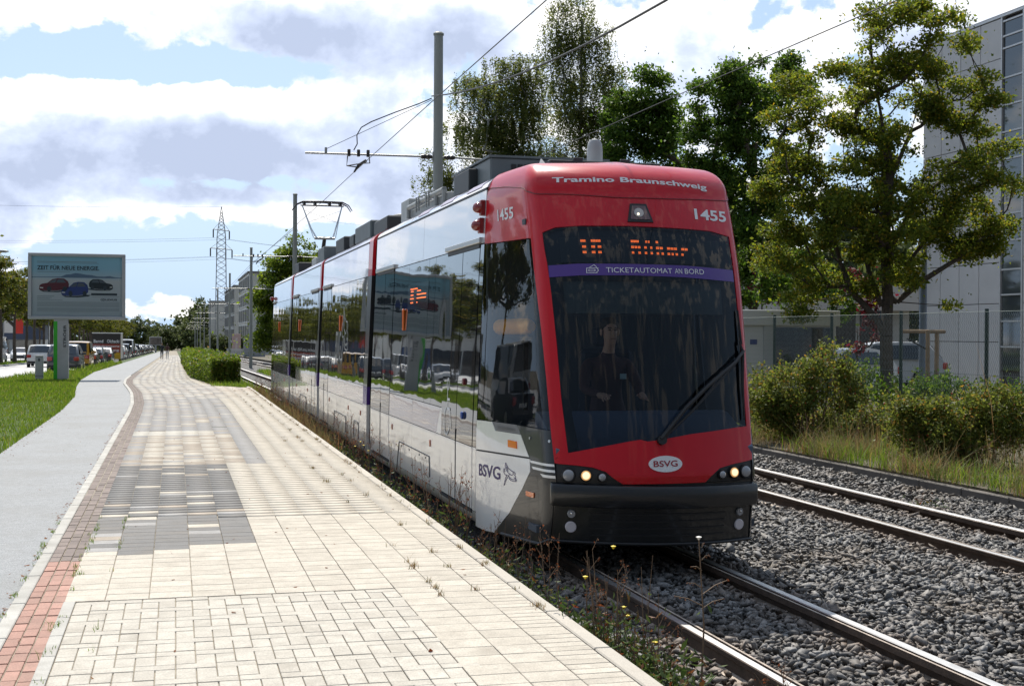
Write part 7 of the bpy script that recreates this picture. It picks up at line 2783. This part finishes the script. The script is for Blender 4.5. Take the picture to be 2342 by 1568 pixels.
r = np.random.RandomState(9)
VV, FF, off = [], [], 0
for (n, v0, v1, h, w_) in ((14000, 8, 17, .05, .005), (34000, 17, 36, .05, .006), (26000, 36, 60, .065, .011), (16000, 60, 110, .10, .02)):
    v = r.uniform(v0, v1, n)
    a = np.array([roadR(x) for x in v]) + .1
    b = np.array([bikeL(x) for x in v]) + .02
    u = a + (b - a) * r.rand(n)
    edge = (b - u < .12) | (u - a < .2)
    P = np.column_stack([u, v, Gn(v) - .05])
    hh = np.where(edge, h * 1.8, h)
    V, F = blades(P, hh, r, w_)
    VV.append(V)
    FF.append(F + off)
    off += len(V)
tag(link('lawn_grass', np_mesh('lawn_grass', np.concatenate(VV), np.concatenate(FF), LM_grass)), 'short mown grass on the verge beside the cycle path', 'grass', kind='stuff')
VV, FF, off = [], [], 0
for (n, u0, u1, v0, v1, h, w_, zb) in ((9000, 1.2, 2.36, 44.8, 62, .14, .010, -.09), (5000, 2.36, 2.9, 40, 90, .22, .02, -.35), (4000, -14.2, -12.5, 60, 180, .14, .03, -.1), (3500, 5.3, 6.6, 40, 90, .2, .02, -.36), (5000, 10.1, 14, 40, 110, .4, .03, -.15)):
    v = r.uniform(v0, v1, n)
    P = np.column_stack([r.uniform(u0, u1, n), v, Gn(v) + zb])
    V, F = blades(P, h, r, w_, .5)
    VV.append(V)
    FF.append(F + off)
    off += len(V)
tag(link('rough_grass', np_mesh('rough_grass', np.concatenate(VV), np.concatenate(FF), LM_grass)), 'rough grass beside the hedge and the tracks', 'grass', kind='stuff')

# tall dry grass on the bank at the right
r = np.random.RandomState(21)
VV, FF, off = [], [], 0
for (n, u0, u1, h, w_, lean) in ((14000, 9.9, 11.6, .34, .0035, .9), (6000, 10.4, 12.4, .60, .0035, .75), (3000, 12.4, 15, .5, .006, .6), (2500, 9.88, 10.2, .22, .0035, 1.3)):
    v = r.uniform(11, 34, n)
    u = u0 + (u1 - u0) * r.rand(n)
    clump = np.sin(u * 3.1 + v * 1.7) + np.sin(v * 2.3 - u * 1.1) + r.normal(0, .5, n)
    ok = clump > -.6
    P = np.column_stack([u, v, -.17 + 0 * v])[ok]
    hh = (h * np.clip(.55 + .35 * clump, .35, 1.4))[ok]
    V, F = blades(P, hh, r, w_, lean)
    VV.append(V)
    FF.append(F + off)
    off += len(V)
V, F = np.concatenate(VV), np.concatenate(FF)
mi = (np.random.RandomState(3).rand(len(F) // 2) < .0).astype(int)
tag(link('dry_grass', np_mesh('dry_grass', V, F, LM_dry)), 'tall dry grass along the far edge of the tracks', 'grass', kind='stuff')
v = r.uniform(11, 34, 11000)
u = 9.92 + 2.4 * r.rand(11000) ** 1.3
ok = np.sin(v * 1.3 + 2) + np.sin(u * 4 + v * .7) + r.normal(0, .5, 11000) > -.3
V, F = blades(np.column_stack([u, v, -.17 + 0 * v])[ok], .25, r, .005, .9)
tag(link('green_grass', np_mesh('green_grass', V, F, LM_grass)), 'green grass tufts among the dry grass by the far track', 'grass', kind='stuff')


def bush(label, u, v, px, xref, nleaf, leaf, lm, seed, hips=0, name='rose_bush', zbase=-.17, sig=.115):
    r = np.random.RandomState(seed)
    lob = px_lobes(xref, v, u, px, .8)
    t = thing(name, label, 'bush', (u, v, 0), 0, None)
    pts = sample_lobes(lob, 105, r, .35)
    pts[:, 2] = np.maximum(pts[:, 2], zbase + .1)
    mb = MB()
    for k in range(26):
        p = pts[r.randint(len(pts))]
        b = np.array([p[0] * .3 + r.normal(0, .15), p[1] * .3 + r.normal(0, .15), zbase])
        m_ = (b + p) / 2 + np.array([(p[0] - b[0]) * -.15, (p[1] - b[1]) * -.15, .12 * (p[2] - b[2])])
        mb.tube([b, m_, p], [.014, .010, .004], 5, caps=False)
    mb.build('stems', M_stem, t, fix=False)
    sm_ = MB()
    sh = []
    for k in range(34):
        p = pts[r.randint(len(pts))]
        d = np.array([r.normal(0, .5), r.normal(0, .5), abs(r.normal(.9, .35))])
        d *= r.uniform(.22, .55) / np.linalg.norm(d)
        e = p + d
        sm_.tube([p, p + d * .55 + np.array([0, 0, .03]), e], [.005, .004, .002], 4, caps=False)
        for f_ in r.rand(26) ** .8:
            sh.append(p + d * f_ + r.normal(0, .028, 3))
    sm_.build('shoots', M_stem, t, fix=False)
    wgt = np.exp(r.normal(0, .7, len(pts)))
    k = r.choice(len(pts), nleaf, p=wgt / wgt.sum())
    P = pts[k] + r.normal(0, 1, (nleaf, 3)) * np.array([sig, sig, sig * .8])
    P = np.concatenate([P, np.array(sh)])
    P[:, 2] = np.maximum(P[:, 2], zbase + .02)
    V, F = leaf_quads(P, leaf, r, .9)
    link('foliage', np_mesh('foliage', V, F, lm), t)
    if hips:
        hb = MB()
        for q in range(hips):
            p = pts[r.randint(len(pts))] + r.normal(0, .12, 3)
            hb.ball((p[0], p[1], max(p[2], zbase + .1)), .014, 6, 4)
        tag(hb.build('rose_hip', M_hip, t, smooth=True, fix=False), kind='stuff')
    return t


v_ = upx(1870, 11.2)
bush('tall rose bush with red hips beside the right side of the tram', 11.2, v_, [(1865, 860, 70, 50), (1800, 900, 70, 60), (1935, 910, 60, 50), (1880, 805, 34, 36), (1850, 950, 110, 50), (1750, 925, 36, 50), (1945, 870, 30, 30)], 1870, 15000, .06, LM_rose, 61, 120)
v_ = upx(2200, 11.3)
bush('wide rose bush with red hips at the right edge before the fence', 11.3, v_, [(2190, 935, 80, 45), (2105, 960, 60, 45), (2285, 935, 60, 50), (2060, 985, 50, 40), (2240, 990, 90, 50), (2150, 1000, 90, 45), (2320, 970, 40, 50), (2225, 905, 30, 30)], 2200, 17000, .052, LM_rose, 62, 150)
v_ = upx(2010, 11.8)
bush('low rose bush in the gap between the two larger rose bushes', 11.8, v_, [(2000, 970, 60, 36), (2040, 985, 50, 36), (1960, 990, 50, 40)], 2010, 6000, .052, LM_rose, 63, 60)
v_ = upx(1760, 11.6)
bush('pale leafy bush directly behind the wiper side of the tram', 11.6, v_, [(1750, 900, 50, 60), (1730, 960, 50, 50), (1780, 950, 60, 40)], 1760, 5000, .06, LM_rose, 64, 30)
v_ = upx(2150, 13.4)
bush('dark shrub behind the chain-link fence at the foot of the large tree', 13.4, v_, [(2140, 895, 80, 30), (2060, 905, 60, 30), (2230, 895, 60, 30), (2310, 905, 50, 30)], 2150, 4200, .06, LM_maple, 65, 0, 'shrub')
v_ = upx(1700, 14)
bush('shrub behind the fence close to the white container', 15.5, upx(1960, 15.5), [(1960, 870, 70, 40), (1900, 880, 60, 40)], 1960, 2600, .07, LM_maple, 66, 0, 'shrub')

# ---------------------------------------------------------------- weeds along the platform edge
r = np.random.RandomState(31)


def weed_parts(P, hmin, hmax, r, stems, leaves, seeds, dens=1.0):
    """dead dock and thistle stalks with side twigs, seeds and a few leaves"""
    for p in P:
        h = r.uniform(hmin, hmax)
        lx, ly = r.normal(0, .10, 2) * h
        top_ = np.array([p[0] + lx, p[1] + ly, p[2] + h])
        mid = (p + top_) / 2 + np.array([*r.normal(0, .03, 2) * h, 0])
        stems.tube([p, mid, top_], [.0042, .0034, .0014], 4, caps=False)
        for q in range(int(r.randint(4, 10) * dens)):
            t = r.uniform(.35, 1)
            b = p + (top_ - p) * t
            a = r.rand() * 6.28
            l = r.uniform(.05, .16) * (1.15 - t * .6)
            e = b + np.array([math.cos(a) * l * .7, math.sin(a) * l * .7, l])
            stems.tube([b, e], [.0022, .0010], 3, caps=False)
            for _ in range(r.randint(2, 6)):
                seeds.append(b + (e - b) * r.uniform(.3, 1) + r.normal(0, .01, 3))
        for _ in range(r.randint(3, 10)):
            t = r.uniform(0, .5)
            leaves.append(p + (top_ - p) * t + r.normal(0, .05, 3))


stems, leaves, seeds = MB(), [], []
Pw = []
for k in range(150):
    v = r.uniform(8.5, 43)
    Pw.append(np.array([r.uniform(2.46, 2.74), v, -.34]))
weed_parts(Pw, .35, .85, r, stems, leaves, seeds)
tag(stems.build('weed_stems', M_stem, None, fix=False), 'thin dry weed stalks in the gap between platform edge and tram', 'weeds', kind='stuff')
V, F = leaf_quads(np.array(seeds), .018, r, 1.0)
tag(link('weed_seeds', np_mesh('weed_seeds', V, F, LM_rust)), 'rust brown seed heads on the dry stalks beside the tram', 'weeds', kind='stuff')
lo = np.column_stack([r.uniform(2.42, 2.82, 9000), 6.4 + 37 * r.rand(9000) ** 1.5, -.32 + np.abs(r.normal(0, .11, 9000))])
lo = lo[(np.sin(lo[:, 1] * 1.9) + np.sin(lo[:, 1] * .83 + 1) + r.normal(0, .6, len(lo))) > -.4]
V, F = leaf_quads(np.concatenate([np.array(leaves), lo]), .05, r, 1.0, aspect=.4)
tag(link('weed_leaves', np_mesh('weed_leaves', V, F, LM_weed)), 'green and brown weed leaves in the gap beside the tram', 'weeds', kind='stuff')
v = r.uniform(22, 44, 5000)
V, F = blades(np.column_stack([r.uniform(2.42, 2.78, 5000), v, -.36 + 0 * v]), .30, r, .006, .5)
tag(link('reddish_grass', np_mesh('reddish_grass', V, F, LM_dry)), 'reddish dry grass along the far part of the platform edge', 'grass', kind='stuff')
# tufts in the joints near the platform edge
P = []
for k in range(130):
    v = r.uniform(8, 43)
    u = r.choice([2.285, 2.02, 1.75], p=[.55, .3, .15]) + r.normal(0, .008)
    c = np.array([u, v, 0])
    for _ in range(r.randint(6, 18)):
        P.append(c + np.array([*r.normal(0, .018, 2), 0]))
V, F = blades(np.array(P), .035, r, .0025, .9)
tag(link('joint_grass', np_mesh('joint_grass', V, F, LM_dry)), 'little dry tufts growing in the paving joints', 'grass', kind='stuff')
P = []
for k in range(60):
    v = r.uniform(6.4, 13)
    u = r.choice([-1.03, -.70, -.67, -.44], p=[.35, .3, .2, .15]) + r.normal(0, .008)
    for _ in range(r.randint(4, 14)):
        P.append(np.array([u + r.normal(0, .012), v + r.normal(0, .04), 0]))
V, F = blades(np.array(P), .025, r, .0025, .9)
tag(link('joint_moss_grass', np_mesh('joint_moss_grass', V, F, LM_grass)), 'little green tufts along the left kerb', 'grass', kind='stuff')


def weed_plant(label, u, v, nst, h, nl, spread, seed, flowers=(), thistle=False):
    r = np.random.RandomState(seed)
    t = thing('weed_plant', label, 'plant', (u, v, -.36))
    st, lv_, sd = MB(), [], []
    if thistle:
        st.tube([(0, 0, 0), (.02, 0, h * .5), (-.01, .01, h)], [.007, .005, .003], 6, caps=False)
        for (z, a, l) in ((.62, 2.9, .16), (.60, .2, .14), (.68, .5, .20), (.72, 3.5, .10), (.82, 3.4, .07), (.88, .6, .06), (.95, 1.2, .06)):
            b = Vector((.005, 0, h * z))
            e = b + Vector((math.cos(a) * l, math.sin(a) * l * .4, l * .35))
            st.tube([b, b.lerp(e, .5) + Vector((0, 0, .012)), e], [.003, .003, .002], 5, caps=False)
            sd += [np.array(b.lerp(e, q)) for q in (.6, .8, 1.0)]
        for _ in range(nl):
            z = abs(r.normal(0, .28)) * h
            lv_.append(np.array([r.normal(0, .06), r.normal(0, .06), min(z, h * .6)]))
    else:
        P = [np.array([r.normal(0, spread), r.normal(0, spread), 0]) for _ in range(nst)]
        weed_parts(P, h * .55, h, r, st, lv_, sd, .6)
        for _ in range(nl):
            lv_.append(np.array([r.normal(0, spread * 1.1), r.normal(0, spread * 1.1), abs(r.normal(0, h * .24))]))
    st.build('stems', M_stem, t, fix=False)
    V, F = leaf_quads(np.array(lv_), .062, r, 1.0, aspect=.30)
    link('leaves', np_mesh('leaves', V, F, LM_weed), t)
    V, F = leaf_quads(np.array(sd), .014, r, 1.0)
    link('seed_heads', np_mesh('seed_heads', V, F, LM_rust), t)
    for (x, y, z, c) in flowers:
        MB().lathe((x, y, z), [(.002, -.012), (.012, 0), (.017, .006), (.004, .010)], 10).build('flower', mat('petal_yellow', (0.70, 0.52, 0.02), 0.6) if c == 'y' else mat('petal_white', (0.72, 0.70, 0.66), 0.7), t, smooth=True)
    return t


weed_plant('bushy flowering weed clump growing against the platform edge in front of the tram', 2.62, 7.75, 22, .82, 620, .14, 71, [(.03, .0, .80, 'y'), (.10, .0, .42, 'y'), (.13, .02, .36, 'y'), (-.12, .1, .60, 'y')])
weed_plant('lower green clump beside the flowering weed at the platform edge', 2.76, 7.35, 9, .42, 460, .10, 72, [(.0, -.05, .30, 'y')])
weed_plant('single tall dried stalk with a white tuft standing in the ballast', 2.86, 6.85, 1, .98, 46, .05, 73, [(-.01, .01, .985, 'w')], True)
weed_plant('small weed with yellow flowers by the rail at the bottom edge', 3.0, 6.2, 5, .38, 110, .10, 74, [(.05, -.1, .16, 'y'), (-.1, .0, .14, 'y'), (.1, .1, .2, 'y')])
weed_plant('green weed clump at the platform edge beside the driver door', 2.60, 11.3, 6, .45, 200, .14, 75)
weed_plant('tall brown dock plant at the platform edge beside the white front panel', 2.60, 10.4, 7, .72, 60, .10, 76)
weed_plant('spindly dry weed in front of the wheelchair symbol on the tram', 2.55, 12.6, 6, .95, 60, .12, 77)
weed_plant('yellow flowering weed in front of the first carriage joint', 2.56, 18.6, 8, .62, 160, .15, 78, [(.0, .0, .58, 'y'), (.06, .1, .52, 'y'), (-.05, .2, .5, 'y'), (.1, -.1, .46, 'y')])
weed_plant('small weed tuft growing between the rail and the edging at the far track', 8.9, 14.2, 4, .22, 120, .12, 79)

# dead leaves blown against the kerb and along the cycle path
r = np.random.RandomState(91)
v = r.uniform(6.5, 30, 520)
side = r.rand(520)
u = np.where(side < .45, np.array([kerbL(x) for x in v]) - np.abs(r.normal(0, .05, 520)), np.where(side < .8, np.array([bikeL(x) for x in v]) + np.abs(r.normal(0, .10, 520)), r.uniform(-2.3, 2.2, 520)))
V, F = leaf_quads(np.column_stack([u, v, np.full(520, .004) - .02 * (side < .8)]), .030, r, .25)
tag(link('leaf_litter', np_mesh('leaf_litter', V, F, LM_rust)), 'scattered small dead leaves on the paths', 'leaves', kind='stuff')
